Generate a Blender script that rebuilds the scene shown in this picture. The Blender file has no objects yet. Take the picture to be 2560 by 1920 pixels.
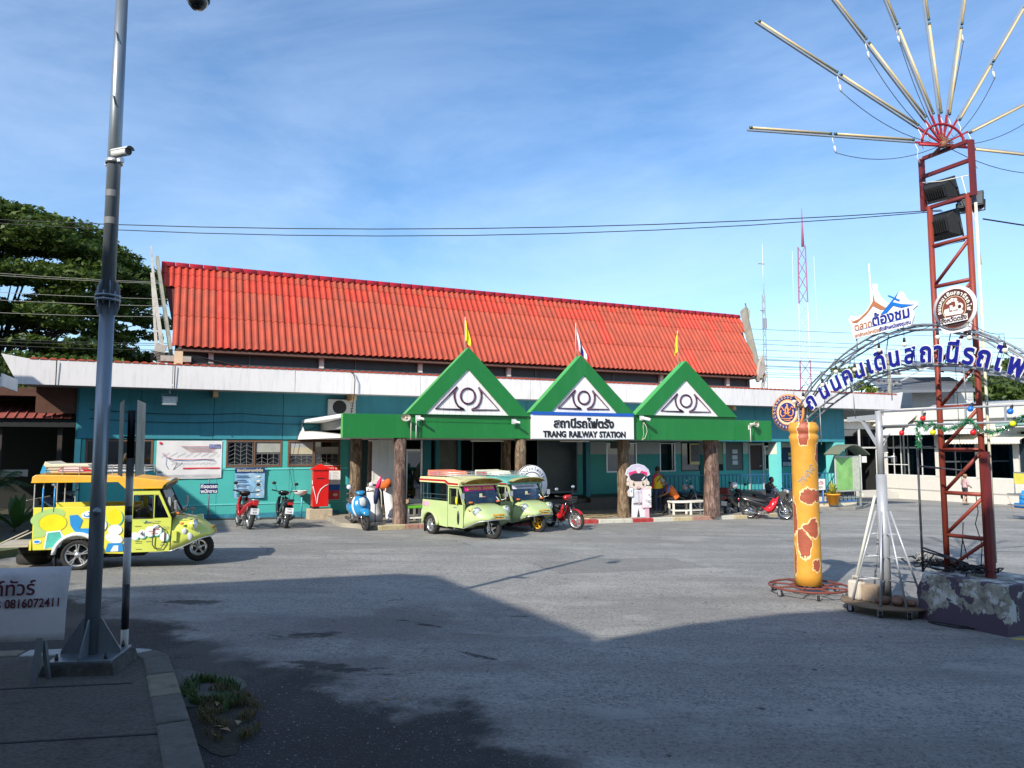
import bpy, bmesh, math, random
import numpy as np
from mathutils import Vector, Matrix, Euler, noise
R = math.radians
rnd = random.Random(7)
SC = bpy.context.scene
COL = SC.collection

# ------------------------------------------------------------------ camera
CAM_H = 1.90
PITCH = 4.903
cd = bpy.data.cameras.new('camera')
cam = bpy.data.objects.new('camera', cd); COL.objects.link(cam)
cam.location = (0, 0, CAM_H)
cam.rotation_euler = (R(90 + PITCH), 0, 0)
cd.sensor_fit = 'HORIZONTAL'; cd.sensor_width = 36.0
cd.lens = 36.0 * 1850 / 2560
cd.clip_start = 0.05; cd.clip_end = 3000
SC.camera = cam

# ------------------------------------------------------------------ light and exposure
SUN_EL, SUN_AZ = 34.0, 211.0          # azimuth clockwise from +Y
SUN_STRENGTH, SKY_STRENGTH, EXPOSURE = 4.6, 0.15, 0.42
SC.view_settings.view_transform = 'Standard'
SC.view_settings.look = 'None'
SC.view_settings.exposure = EXPOSURE
SC.view_settings.gamma = 1.0
SC.view_settings.use_curve_mapping = False
SC.render.engine = 'CYCLES'
SC.cycles.max_bounces = 7
SC.cycles.transparent_max_bounces = 12
SC.cycles.caustics_reflective = False
SC.cycles.caustics_refractive = False
sd = bpy.data.lights.new('sun', 'SUN'); sd.energy = SUN_STRENGTH; sd.angle = R(0.53); sd.color = (1.0, 0.93, 0.82)
sun = bpy.data.objects.new('sun', sd); COL.objects.link(sun)
SD = Vector((math.sin(R(SUN_AZ)) * math.cos(R(SUN_EL)), math.cos(R(SUN_AZ)) * math.cos(R(SUN_EL)), math.sin(R(SUN_EL))))
sun.rotation_euler = SD.to_track_quat('Z', 'Y').to_euler()
sun.location = (0, 0, 40)

W = bpy.data.worlds.new('World'); SC.world = W; W.use_nodes = True
nt = W.node_tree; nt.nodes.clear()
N_ = lambda t, k: t.nodes.new(k)
wo = N_(nt, 'ShaderNodeOutputWorld'); bg = N_(nt, 'ShaderNodeBackground')
sky = N_(nt, 'ShaderNodeTexSky'); sky.sky_type = 'NISHITA'; sky.sun_disc = False
sky.sun_elevation = R(SUN_EL); sky.sun_rotation = R(SUN_AZ)
sky.altitude = 20; sky.air_density = 1.0; sky.dust_density = 0.7; sky.ozone_density = 3.0
tc = N_(nt, 'ShaderNodeTexCoord'); mp = N_(nt, 'ShaderNodeMapping')
mp.inputs['Scale'].default_value = (1.2, 2.1, 3.4); mp.inputs['Rotation'].default_value = (0.35, 0.25, 0.5)
n1 = N_(nt, 'ShaderNodeTexNoise'); n1.inputs['Scale'].default_value = 1.15; n1.inputs['Detail'].default_value = 9; n1.inputs['Roughness'].default_value = 0.62
n1.inputs['Distortion'].default_value = 0.6
cr = N_(nt, 'ShaderNodeValToRGB'); cr.color_ramp.elements[0].position = 0.38; cr.color_ramp.elements[1].position = 0.95
cr.color_ramp.elements[1].color = (0.40, 0.40, 0.40, 1); cr.color_ramp.elements[0].color = (0, 0, 0, 1)
mx = N_(nt, 'ShaderNodeMix'); mx.data_type = 'RGBA'
hs = N_(nt, 'ShaderNodeHueSaturation'); hs.inputs['Saturation'].default_value = 1.14; hs.inputs['Value'].default_value = 1.06; hs.inputs['Hue'].default_value = .500
nt.links.new(tc.outputs['Generated'], mp.inputs['Vector']); nt.links.new(mp.outputs[0], n1.inputs['Vector'])
nt.links.new(n1.outputs['Fac'], cr.inputs[0]); nt.links.new(cr.outputs[0], mx.inputs[0])
nt.links.new(sky.outputs[0], hs.inputs['Color']); nt.links.new(hs.outputs[0], mx.inputs[6])
mx.inputs[7].default_value = (6.4, 7.4, 8.8, 1)
nt.links.new(mx.outputs[2], bg.inputs[0]); bg.inputs[1].default_value = SKY_STRENGTH
nt.links.new(bg.outputs[0], wo.inputs[0])

# ------------------------------------------------------------------ frames of the place
def gz(x, y): return -(0.0197 * y + 0.0141 * x)       # the yard falls gently to the back and to the right
U = Vector((0.91169, 0.41088, 0)); NV = Vector((0.41088, -0.91169, 0))
PHI = math.atan2(U.y, U.x)
O = Vector((-2.636, 21.204, 0))
def S(u, v, z=0.0):                                     # station frame to world; v counts towards the yard
    p = O + U * u + NV * v; return Vector((p.x, p.y, z))
def gs(u, v): p = S(u, v); return gz(p.x, p.y)

# ------------------------------------------------------------------ mesh builder
class MB:
    def __init__(s): s.v = []; s.f = []; s.m = []; s.s = []
    def add(s, vs, fs, mi=0, sm=False, M=None):
        b = len(s.v)
        if M is not None: vs = [M @ Vector(p) for p in vs]
        s.v += [tuple(p) for p in vs]
        for f in fs: s.f.append(tuple(i + b for i in f)); s.m.append(mi); s.s.append(sm)
        return s
    def box(s, x0, x1, y0, y1, z0, z1, mi=0, M=None):
        vs = [(x0,y0,z0),(x1,y0,z0),(x1,y1,z0),(x0,y1,z0),(x0,y0,z1),(x1,y0,z1),(x1,y1,z1),(x0,y1,z1)]
        return s.add(vs, [(0,3,2,1),(4,5,6,7),(0,1,5,4),(1,2,6,5),(2,3,7,6),(3,0,4,7)], mi, False, M)
    def bar(s, p, q, w, h=None, mi=0, up=(0,0,1)):     # rectangular bar from p to q
        p = Vector(p); q = Vector(q); d = (q - p); L = d.length; d.normalize(); h = h or w
        upv = Vector(up)
        if abs(d.dot(upv)) > .98: upv = Vector((0, 1, 0))
        a = d.cross(upv).normalized(); b = a.cross(d)
        M = Matrix((( d.x, a.x, b.x, p.x), (d.y, a.y, b.y, p.y), (d.z, a.z, b.z, p.z), (0,0,0,1)))
        return s.box(0, L, -w/2, w/2, -h/2, h/2, mi, M)
    def tube(s, pts, r, n=8, mi=0, caps=True, sm=True):
        pts = [Vector(p) for p in pts]; k = len(pts)
        rs = r if isinstance(r, (list, tuple)) else [r] * k
        t0 = (pts[1] - pts[0]).normalized()
        a = t0.cross(Vector((0, 0, 1)))
        if a.length < 1e-3: a = t0.cross(Vector((0, 1, 0)))
        a.normalize(); vs = []
        for i, p in enumerate(pts):
            if i == 0: t = t0
            elif i == k - 1: t = (pts[i] - pts[i-1]).normalized()
            else:
                t = ((pts[i+1] - pts[i]).normalized() + (pts[i] - pts[i-1]).normalized())
                t = t.normalized() if t.length > 1e-6 else (pts[i+1] - pts[i]).normalized()
            a = (a - t * a.dot(t))
            a = a.normalized() if a.length > 1e-6 else t.orthogonal().normalized()
            b = t.cross(a)
            for j in range(n):
                an = 2 * math.pi * j / n
                vs.append(p + (a * math.cos(an) + b * math.sin(an)) * rs[i])
        fs = []
        for i in range(k - 1):
            for j in range(n):
                fs.append((i*n + j, i*n + (j+1) % n, (i+1)*n + (j+1) % n, (i+1)*n + j))
        s.add(vs, fs, mi, sm)
        if caps:
            s.add(vs[:n], [tuple(range(n))[::-1]], mi); s.add(vs[-n:], [tuple(range(n))], mi)
        return s
    def lathe(s, prof, n=16, mi=0, M=None, sm=True, axis='z', a0=0, a1=2*math.pi):
        vs = []; full = abs(a1 - a0 - 2*math.pi) < 1e-6; nn = n if full else n + 1
        for (r, h) in prof:
            for j in range(nn):
                an = a0 + (a1 - a0) * j / n; c, d = r*math.cos(an), r*math.sin(an)
                vs.append((c, d, h) if axis == 'z' else ((c, h, d) if axis == 'y' else (h, c, d)))
        fs = []
        for i in range(len(prof) - 1):
            for j in range(n):
                j2 = (j + 1) % nn if full else j + 1
                f = (i*nn + j, i*nn + j2, (i+1)*nn + j2, (i+1)*nn + j)
                fs.append(f if axis != 'y' else f[::-1])
        return s.add(vs, fs, mi, sm, M)
    def sphere(s, c, r, n=10, mi=0, sc=(1,1,1), sm=True, M=None):
        vs = []; fs = []
        for i in range(n + 1):
            th = math.pi * i / n
            for j in range(2*n):
                ph = math.pi * j / n
                vs.append((c[0] + r*sc[0]*math.sin(th)*math.cos(ph), c[1] + r*sc[1]*math.sin(th)*math.sin(ph), c[2] + r*sc[2]*math.cos(th)))
        for i in range(n):
            for j in range(2*n):
                fs.append((i*2*n + j, (i+1)*2*n + j, (i+1)*2*n + (j+1) % (2*n), i*2*n + (j+1) % (2*n)))
        return s.add(vs, fs, mi, sm, M)
    def prism(s, poly, t0, t1, mi=0, axis='y', M=None, sm=False):
        # poly in the plane normal to axis; 'y': (x,z), 'z': (x,y), 'x': (y,z)
        def P(p, t): return (p[0], t, p[1]) if axis == 'y' else ((p[0], p[1], t) if axis == 'z' else (t, p[0], p[1]))
        n = len(poly); vs = [P(p, t0) for p in poly] + [P(p, t1) for p in poly]
        area = sum(poly[i][0]*poly[(i+1) % n][1] - poly[(i+1) % n][0]*poly[i][1] for i in range(n))
        ccw = area > 0
        if axis == 'y': ccw = not ccw
        front = tuple(range(n, 2*n)); back = tuple(range(n))[::-1]
        if not ccw: front, back = front[::-1], back[::-1]
        if t1 < t0: front, back = front[::-1], back[::-1]
        s.add(vs, [front, back], mi, False, M)
        s.add(vs, [(i, (i+1) % n, n + (i+1) % n, n + i) for i in range(n)], mi, sm, M)
        return s
    def loft(s, secs, mi=0, closed=True, caps=True, sm=True):
        n = len(secs[0]); vs = [p for q in secs for p in q]; fs = []
        for i in range(len(secs) - 1):
            for j in range(n if closed else n - 1):
                fs.append((i*n + j, i*n + (j+1) % n, (i+1)*n + (j+1) % n, (i+1)*n + j))
        s.add(vs, fs, mi, sm)
        if caps and closed:
            s.add(secs[0], [tuple(range(n))[::-1]], mi); s.add(secs[-1], [tuple(range(n))], mi)
        return s
    def build(s, name, mats, parent=None, bevel=0, loc=None, rot=None, fix=True):
        me = bpy.data.meshes.new(name)
        me.from_pydata(s.v, [], s.f)
        mats = mats if isinstance(mats, (list, tuple)) else [mats]
        for m in mats: me.materials.append(m)
        me.polygons.foreach_set('material_index', s.m); me.polygons.foreach_set('use_smooth', s.s)
        if fix and len(s.f) < 20000:
            bm = bmesh.new(); bm.from_mesh(me)
            bmesh.ops.remove_doubles(bm, verts=bm.verts, dist=1e-5)
            bmesh.ops.recalc_face_normals(bm, faces=bm.faces); bm.to_mesh(me); bm.free()
        me.update()
        o = bpy.data.objects.new(name, me); COL.objects.link(o)
        if parent is not None: o.parent = parent
        if loc is not None: o.location = loc
        if rot is not None: o.rotation_euler = rot
        if bevel:
            b = o.modifiers.new('edge', 'BEVEL'); b.width = bevel; b.segments = 2; b.limit_method = 'ANGLE'; b.angle_limit = R(40)
        return o

def thing(name, label, cat, loc=(0,0,0), rz=0.0, group=None):
    o = bpy.data.objects.new(name, None); COL.objects.link(o); o.location = loc; o.rotation_euler = (0, 0, rz)
    o.empty_display_size = .2
    o['label'] = label; o['category'] = cat
    if group: o['group'] = group
    return o
def tag(o, label, cat, group=None):
    o['label'] = label; o['category'] = cat
    if group: o['group'] = group
    return o
def struct(o, kind='structure'): o['kind'] = kind; return o
def copy_tree(o, parent=None, **kw):
    c = o.copy(); COL.objects.link(c)
    if parent is not None: c.parent = parent
    for ch in list(o.children): copy_tree(ch, c)
    return c

# ------------------------------------------------------------------ materials
MATS = {}
def M(name, col, rough=.6, metal=0.0, var=.10, scale=6.0, bump=0.0, bscale=40.0, dirt=0.0, dcol=(.06,.05,.04), dscale=2.5, coat=0.0,
      spec=.5, drip=0.0, coord='Object', emit=None, trans=0.0, alpha=1.0, stretch=(1,1,1)):
    if name in MATS: return MATS[name]
    m = bpy.data.materials.new(name); m.use_nodes = True; t = m.node_tree; t.nodes.clear(); L = t.links.new
    out = N_(t, 'ShaderNodeOutputMaterial'); b = N_(t, 'ShaderNodeBsdfPrincipled')
    b.inputs['Roughness'].default_value = rough; b.inputs['Metallic'].default_value = metal
    b.inputs['Coat Weight'].default_value = coat; b.inputs['Specular IOR Level'].default_value = spec
    b.inputs['Coat Roughness'].default_value = .08
    b.inputs['Transmission Weight'].default_value = trans; b.inputs['Alpha'].default_value = alpha
    L(b.outputs[0], out.inputs[0])
    tcn = N_(t, 'ShaderNodeTexCoord'); mpn = N_(t, 'ShaderNodeMapping'); mpn.inputs['Scale'].default_value = stretch
    L(tcn.outputs[coord], mpn.inputs[0])
    oi = N_(t, 'ShaderNodeObjectInfo')
    a = N_(t, 'ShaderNodeVectorMath'); a.operation = 'ADD'; L(mpn.outputs[0], a.inputs[0]); L(oi.outputs['Random'], a.inputs[1])
    src = a.outputs[0]
    n = N_(t, 'ShaderNodeTexNoise'); n.inputs['Scale'].default_value = scale; n.inputs['Detail'].default_value = 6; n.inputs['Roughness'].default_value = .6
    L(src, n.inputs['Vector'])
    mr = N_(t, 'ShaderNodeMapRange'); mr.inputs[1].default_value = .25; mr.inputs[2].default_value = .75
    mr.inputs[3].default_value = 1 - var; mr.inputs[4].default_value = 1 + var; L(n.outputs['Fac'], mr.inputs[0])
    mul = N_(t, 'ShaderNodeMix'); mul.data_type = 'RGBA'; mul.blend_type = 'MULTIPLY'; mul.inputs[0].default_value = 1
    mul.inputs[6].default_value = (*col, 1); L(mr.outputs[0], mul.inputs[7])
    cur = mul.outputs[2]
    if dirt or drip:
        n2 = N_(t, 'ShaderNodeTexNoise'); n2.inputs['Scale'].default_value = dscale; n2.inputs['Detail'].default_value = 9; n2.inputs['Roughness'].default_value = .68
        m2 = N_(t, 'ShaderNodeMapping'); m2.inputs['Scale'].default_value = (1, 1, 1) if not drip else (3.0, 3.0, .35)
        L(src, m2.inputs[0]); L(m2.outputs[0], n2.inputs['Vector'])
        r2 = N_(t, 'ShaderNodeValToRGB'); r2.color_ramp.elements[0].position = .50; r2.color_ramp.elements[1].position = .74
        L(n2.outputs['Fac'], r2.inputs[0])
        k = N_(t, 'ShaderNodeMath'); k.operation = 'MULTIPLY'; k.inputs[1].default_value = max(dirt, drip); L(r2.outputs[0], k.inputs[0])
        d = N_(t, 'ShaderNodeMix'); d.data_type = 'RGBA'; L(k.outputs[0], d.inputs[0]); L(cur, d.inputs[6]); d.inputs[7].default_value = (*dcol, 1)
        cur = d.outputs[2]
        rr = N_(t, 'ShaderNodeMapRange'); rr.inputs[3].default_value = rough; rr.inputs[4].default_value = min(1, rough + .3); L(k.outputs[0], rr.inputs[0]); L(rr.outputs[0], b.inputs['Roughness'])
    L(cur, b.inputs['Base Color'])
    if bump:
        n3 = N_(t, 'ShaderNodeTexNoise'); n3.inputs['Scale'].default_value = bscale; n3.inputs['Detail'].default_value = 5; L(src, n3.inputs['Vector'])
        bp = N_(t, 'ShaderNodeBump'); bp.inputs['Strength'].default_value = bump; bp.inputs['Distance'].default_value = .02
        L(n3.outputs['Fac'], bp.inputs['Height']); L(bp.outputs[0], b.inputs['Normal'])
    if emit: b.inputs['Emission Color'].default_value = (*emit[:3], 1); b.inputs['Emission Strength'].default_value = emit[3]
    MATS[name] = m; return m

def glass(name, tint=(.5,.55,.55), rough=.02, mixv=.35):     # thin window glass: reflects the yard, lets the room show
    if name in MATS: return MATS[name]
    m = bpy.data.materials.new(name); m.use_nodes = True; t = m.node_tree; t.nodes.clear(); L = t.links.new
    out = N_(t, 'ShaderNodeOutputMaterial'); g = N_(t, 'ShaderNodeBsdfGlossy'); tr = N_(t, 'ShaderNodeBsdfTransparent')
    g.inputs['Roughness'].default_value = rough; g.inputs[0].default_value = (.9,.95,1,1); tr.inputs[0].default_value = (*tint, 1)
    fr = N_(t, 'ShaderNodeFresnel'); fr.inputs[0].default_value = 1.5
    ad = N_(t, 'ShaderNodeMath'); ad.operation = 'MULTIPLY_ADD'; ad.inputs[1].default_value = 1.0; ad.inputs[2].default_value = mixv * .2; L(fr.outputs[0], ad.inputs[0])
    mi = N_(t, 'ShaderNodeMixShader'); L(ad.outputs[0], mi.inputs[0]); L(tr.outputs[0], mi.inputs[1]); L(g.outputs[0], mi.inputs[2]); L(mi.outputs[0], out.inputs[0])
    MATS[name] = m; return m

def leafmat(name, c1, c2, trans=.35, dark=None):
    if name in MATS: return MATS[name]
    m = bpy.data.materials.new(name); m.use_nodes = True; t = m.node_tree; t.nodes.clear(); L = t.links.new
    out = N_(t, 'ShaderNodeOutputMaterial'); g = N_(t, 'ShaderNodeNewGeometry')
    r = N_(t, 'ShaderNodeValToRGB'); r.color_ramp.elements[0].color = (*c1, 1); r.color_ramp.elements[1].color = (*c2, 1)
    L(g.outputs['Random Per Island'], r.inputs[0])
    d = N_(t, 'ShaderNodeBsdfPrincipled'); d.inputs['Roughness'].default_value = .55; L(r.outputs[0], d.inputs['Base Color'])
    tl = N_(t, 'ShaderNodeBsdfTranslucent'); L(r.outputs[0], tl.inputs[0])
    mi = N_(t, 'ShaderNodeMixShader'); mi.inputs[0].default_value = trans; L(d.outputs[0], mi.inputs[1]); L(tl.outputs[0], mi.inputs[2]); L(mi.outputs[0], out.inputs[0])
    MATS[name] = m; return m

black = M('black_rubber', (.018,.018,.018), .75, var=.2)
bplast = M('black_plastic', (.02,.02,.022), .38, var=.15)
chrome = M('chrome', (.75,.75,.76), .18, 1.0, var=.05)
galv = M('galvanised_steel', (.25,.29,.32), .33, .55, var=.22, scale=3, dirt=.35, dcol=(.25,.26,.28), dscale=4, stretch=(3,3,.6))
alu = M('brushed_aluminium', (.62,.64,.65), .35, .8, var=.1)
white = M('white_paint', (.78,.78,.76), .5, var=.05, dirt=.25, dcol=(.4,.38,.34))
pwhite = M('white_print', (.8,.8,.8), .5, var=.03)
dark = M('dark_interior', (.012,.014,.015), .8)

# ------------------------------------------------------------------ lettering
def letters(body, size, mat, parent, loc, name='lettering', thick=.004, bold=0.0, align='CENTER', spacing=1.0, rot=(0,0,0), xs=1.0, tilt=0.0, word=1.0):
    c = bpy.data.curves.new(name, 'FONT'); c.body = body; c.size = size; c.extrude = thick / 2; c.offset = bold
    c.align_x = align; c.align_y = 'CENTER'; c.space_character = spacing; c.space_word = word; c.resolution_u = 3
    tmp = bpy.data.objects.new('tmp', c); COL.objects.link(tmp)
    me = bpy.data.meshes.new_from_object(tmp.evaluated_get(bpy.context.evaluated_depsgraph_get()))
    bpy.data.objects.remove(tmp); bpy.data.curves.remove(c)
    T = Matrix.Rotation(R(90), 4, 'X') @ Matrix.Rotation(tilt, 4, 'Z') @ Matrix.Diagonal((xs, 1, 1, 1))
    me.transform(T); me.materials.clear(); me.materials.append(mat); me.name = name
    o = bpy.data.objects.new(name, me); COL.objects.link(o)
    if parent is not None: o.parent = parent
    o.location = loc; o.rotation_euler = rot
    return o

# ================================================================== GROUND
def asphalt_material():
    m = bpy.data.materials.new('asphalt'); m.use_nodes = True; t = m.node_tree; t.nodes.clear(); L = t.links.new
    out = N_(t, 'ShaderNodeOutputMaterial'); b = N_(t, 'ShaderNodeBsdfPrincipled'); L(b.outputs[0], out.inputs[0])
    tcn = N_(t, 'ShaderNodeTexCoord'); P = tcn.outputs['Object']
    def noise_(sc, det=4, ro=.6, st=None, dist=0.0):
        n = N_(t, 'ShaderNodeTexNoise'); n.inputs['Scale'].default_value = sc; n.inputs['Detail'].default_value = det; n.inputs['Roughness'].default_value = ro; n.inputs['Distortion'].default_value = dist
        if st:
            q = N_(t, 'ShaderNodeMapping'); q.inputs['Scale'].default_value = st[:3]; q.inputs['Location'].default_value = st[3:] if len(st) > 3 else (0,0,0); L(P, q.inputs[0]); L(q.outputs[0], n.inputs['Vector'])
        else: L(P, n.inputs['Vector'])
        return n.outputs['Fac']
    def ramp(x, a, c, lo=0.0, hi=1.0):
        r = N_(t, 'ShaderNodeMapRange'); r.interpolation_type = 'SMOOTHSTEP'; r.inputs[1].default_value = a; r.inputs[2].default_value = c; r.inputs[3].default_value = lo; r.inputs[4].default_value = hi; L(x, r.inputs[0]); return r.outputs[0]
    def math_(op, a, c):
        q = N_(t, 'ShaderNodeMath'); q.operation = op
        for i, x in enumerate((a, c)):
            if isinstance(x, (int, float)): q.inputs[i].default_value = x
            else: L(x, q.inputs[i])
        return q.outputs[0]
    def mixc(f, a, c):
        q = N_(t, 'ShaderNodeMix'); q.data_type = 'RGBA'
        if isinstance(f, (int, float)): q.inputs[0].default_value = f
        else: L(f, q.inputs[0])
        for i, x in ((6, a), (7, c)):
            if isinstance(x, tuple): q.inputs[i].default_value = (*x, 1)
            else: L(x, q.inputs[i])
        return q.outputs[2]
    sep = N_(t, 'ShaderNodeSeparateXYZ'); L(P, sep.inputs[0]); X, Y = sep.outputs[0], sep.outputs[1]
    base = mixc(ramp(noise_(.35, 5), .3, .7), (.30, .293, .27), (.40, .39, .358))
    base = mixc(ramp(noise_(1.4, 6, .7, (1,.5,1)), .5, .75, 0, .45), base, (.165, .16, .152))
    # aggregate grains: pale and dark stones of the worn surface
    g1 = noise_(36, 4, .85); base = mixc(ramp(g1, .53, .64, 0, .75), base, (.60, .59, .55))
    g2 = noise_(26, 4, .85, (1,1,1,5,3,0)); base = mixc(ramp(g2, .50, .62, 0, .8), base, (.09, .092, .095))
    trk = ramp(noise_(.5, 4, .6, (.25,1.6,1,3,9,0)), .42, .62, 0, .42); base = mixc(trk, base, (.17, .165, .155))
    base = mixc(ramp(noise_(5, 5, .7, (.7,1.3,1,1,4,0)), .52, .66, 0, .35), base, (.15, .146, .14)); base = mixc(ramp(noise_(1.1, 6, .65, (.5,1,1,8,2,0)), .54, .66, 0, .4), base, (.47, .455, .42))
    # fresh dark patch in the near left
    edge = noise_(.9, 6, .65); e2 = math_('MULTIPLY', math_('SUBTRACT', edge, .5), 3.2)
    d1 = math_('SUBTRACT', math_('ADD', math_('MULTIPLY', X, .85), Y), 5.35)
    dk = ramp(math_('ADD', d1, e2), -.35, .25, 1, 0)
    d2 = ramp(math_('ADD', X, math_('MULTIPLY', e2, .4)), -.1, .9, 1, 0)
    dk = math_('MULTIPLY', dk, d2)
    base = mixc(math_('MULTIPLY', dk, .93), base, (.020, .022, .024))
    sp = noise_(48, 3, .8, (1,1,1,9,1,0)); base = mixc(math_('MULTIPLY', ramp(sp, .60, .66, 0, .8), dk), base, (.26, .27, .27))
    # brownish worn tongue between old and new
    wn = ramp(noise_(.55, 5, .6, (1,.8,1,2,7,0)), .48, .6)
    near = math_('MULTIPLY', ramp(Y, 5.0, 7.0), ramp(Y, 9.5, 11.0, 1, 0)); near = math_('MULTIPLY', near, ramp(X, .0, 1.2, 1, 0))
    base = mixc(math_('MULTIPLY', math_('MULTIPLY', wn, near), .45), base, (.14, .125, .12))
    # broken dark holes
    ho = ramp(noise_(.8, 7, .7, (.7,1.5,1,4,2,0)), .63, .67); base = mixc(math_('MULTIPLY', math_('MULTIPLY', ho, near), .8), base, (.022, .022, .022))
    for (sx, sy, ra, rb_, an_) in ((-2.28,8.25,.50,.17,.1),(-1.62,7.0,.62,.15,-.25),(-4.3,10.0,.55,.16,.05),(-1.1,8.9,.35,.06,-.6),(-.35,7.5,.30,.05,-.7)):
        dx = math_('SUBTRACT', X, sx); dy = math_('SUBTRACT', Y, sy); c_, s_ = math.cos(an_), math.sin(an_)
        ex = math_('DIVIDE', math_('ADD', math_('MULTIPLY', dx, c_), math_('MULTIPLY', dy, s_)), ra); ey = math_('DIVIDE', math_('SUBTRACT', math_('MULTIPLY', dy, c_), math_('MULTIPLY', dx, s_)), rb_)
        rr_ = math_('ADD', math_('ADD', math_('MULTIPLY', ex, ex), math_('MULTIPLY', ey, ey)), math_('MULTIPLY', math_('SUBTRACT', noise_(3.2, 8, .75, (1,1.8,1,sx,sy,0)), .47), 8.0))
        base = mixc(ramp(rr_, .3, 1.3, .82, 0), base, (.022, .023, .024))
    # small oil spots
    vo = N_(t, 'ShaderNodeTexVoronoi'); vo.inputs['Scale'].default_value = 2.3; q = N_(t, 'ShaderNodeMapping'); q.inputs['Scale'].default_value = (1, .75, 1); L(P, q.inputs[0]); L(q.outputs[0], vo.inputs['Vector'])
    sb = ramp(noise_(.5, 3), .40, .5); base = mixc(math_('MULTIPLY', ramp(vo.outputs['Distance'], .04, .085, .8, 0), sb), base, (.03, .03, .032))
    for (sx, sy, ra, rb_, an_, cl_) in ((2.0,14.2,1.5,.75,.35,(.16,.157,.15)),(-3.2,16.8,2.2,.6,.42,(.19,.185,.17)),(9.5,19.5,2.4,.9,.4,(.19,.185,.175))):
        dx = math_('SUBTRACT', X, sx); dy = math_('SUBTRACT', Y, sy); c_, s_ = math.cos(an_), math.sin(an_)
        ex = math_('ABSOLUTE', math_('DIVIDE', math_('ADD', math_('MULTIPLY', dx, c_), math_('MULTIPLY', dy, s_)), ra), 0); ey = math_('ABSOLUTE', math_('DIVIDE', math_('SUBTRACT', math_('MULTIPLY', dy, c_), math_('MULTIPLY', dx, s_)), rb_), 0)
        rr_ = math_('ADD', math_('MAXIMUM', ex, ey), math_('MULTIPLY', math_('SUBTRACT', noise_(3, 5), .5), .25))
        base = mixc(ramp(rr_, .97, 1.0, .42, 0), base, cl_); base = mixc(ramp(math_('ABSOLUTE', math_('SUBTRACT', rr_, 1.0), 0), .0, .022, .6, 0), base, (.06, .06, .06))
    # cracks
    vc = N_(t, 'ShaderNodeTexVoronoi'); vc.feature = 'DISTANCE_TO_EDGE'; vc.inputs['Scale'].default_value = .33
    wv = N_(t, 'ShaderNodeVectorMath'); wv.operation = 'ADD'; nn = N_(t, 'ShaderNodeTexNoise'); nn.inputs['Scale'].default_value = 1.2; nn.inputs['Detail'].default_value = 6; L(P, nn.inputs['Vector'])
    sc_ = N_(t, 'ShaderNodeVectorMath'); sc_.operation = 'SCALE'; sc_.inputs['Scale'].default_value = 1.6; L(nn.outputs['Color'], sc_.inputs[0]); L(P, wv.inputs[0]); L(sc_.outputs[0], wv.inputs[1]); L(wv.outputs[0], vc.inputs['Vector'])
    ck = math_('MULTIPLY', ramp(vc.outputs['Distance'], .0, .0035, .55, 0), ramp(noise_(.4, 3, .5, (1,1,1,3,3,3)), .56, .62))
    base = mixc(ck, base, (.03, .03, .03))
    L(base, b.inputs['Base Color']); b.inputs['Roughness'].default_value = .82; b.inputs['Specular IOR Level'].default_value = .35
    bp = N_(t, 'ShaderNodeBump'); bp.inputs['Strength'].default_value = 1.0; bp.inputs['Distance'].default_value = .02
    hh = math_('ADD', math_('MULTIPLY', g1, 1.0), math_('MULTIPLY', g2, -1.0)); L(hh, bp.inputs['Height']); L(bp.outputs[0], b.inputs['Normal'])
    return m
mb = MB(); xs = [-300,-120,-60,-30,-12,0,12,30,60,120,400]; ys = [-120,-40,-10,0,10,20,30,45,70,120,300]
for i in range(len(xs)-1):
    for j in range(len(ys)-1):
        mb.add([(xs[i],ys[j],gz(xs[i],ys[j])),(xs[i+1],ys[j],gz(xs[i+1],ys[j])),(xs[i+1],ys[j+1],gz(xs[i+1],ys[j+1])),(xs[i],ys[j+1],gz(xs[i],ys[j+1]))], [(0,1,2,3)])
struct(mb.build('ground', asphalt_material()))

def slab(poly, top, bot, world=True, mi=0, mb=None):
    """horizontal slab following the yard's fall; poly of (x,y) in the world"""
    mb = mb or MB(); n = len(poly)
    vs = [(x, y, gz(x, y) + bot) for x, y in poly] + [(x, y, gz(x, y) + top) for x, y in poly]
    area = sum(poly[i][0]*poly[(i+1) % n][1] - poly[(i+1) % n][0]*poly[i][1] for i in range(n))
    fs = [tuple(range(n, 2*n)) if area > 0 else tuple(range(n, 2*n))[::-1]] + [((i, (i+1) % n, n + (i+1) % n, n + i) if area > 0 else (i, n + i, n + (i+1) % n, (i+1) % n)) for i in range(n)]
    return mb.add(vs, fs, mi)

conc = M('old_concrete', (.30,.285,.25), .85, var=.2, scale=3, bump=.5, bscale=30, dirt=.7, dcol=(.10,.09,.075), dscale=1.6)
concw = M('kerb_white', (.62,.60,.50), .8, var=.15, scale=9, bump=.5, dirt=.8, dcol=(.20,.16,.11), dscale=9)
concr = M('kerb_red', (.42,.035,.035), .75, var=.2, scale=9, bump=.4, dirt=.45, dcol=(.30,.22,.17), dscale=9)
concf = M('kerb_faded_red', (.40,.21,.16), .8, var=.2, scale=9, bump=.4, dirt=.7, dcol=(.45,.38,.28), dscale=8)
concy = M('kerb_cream', (.55,.46,.27), .8, var=.2, scale=9, bump=.4, dirt=.7, dcol=(.30,.22,.13), dscale=8)

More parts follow.
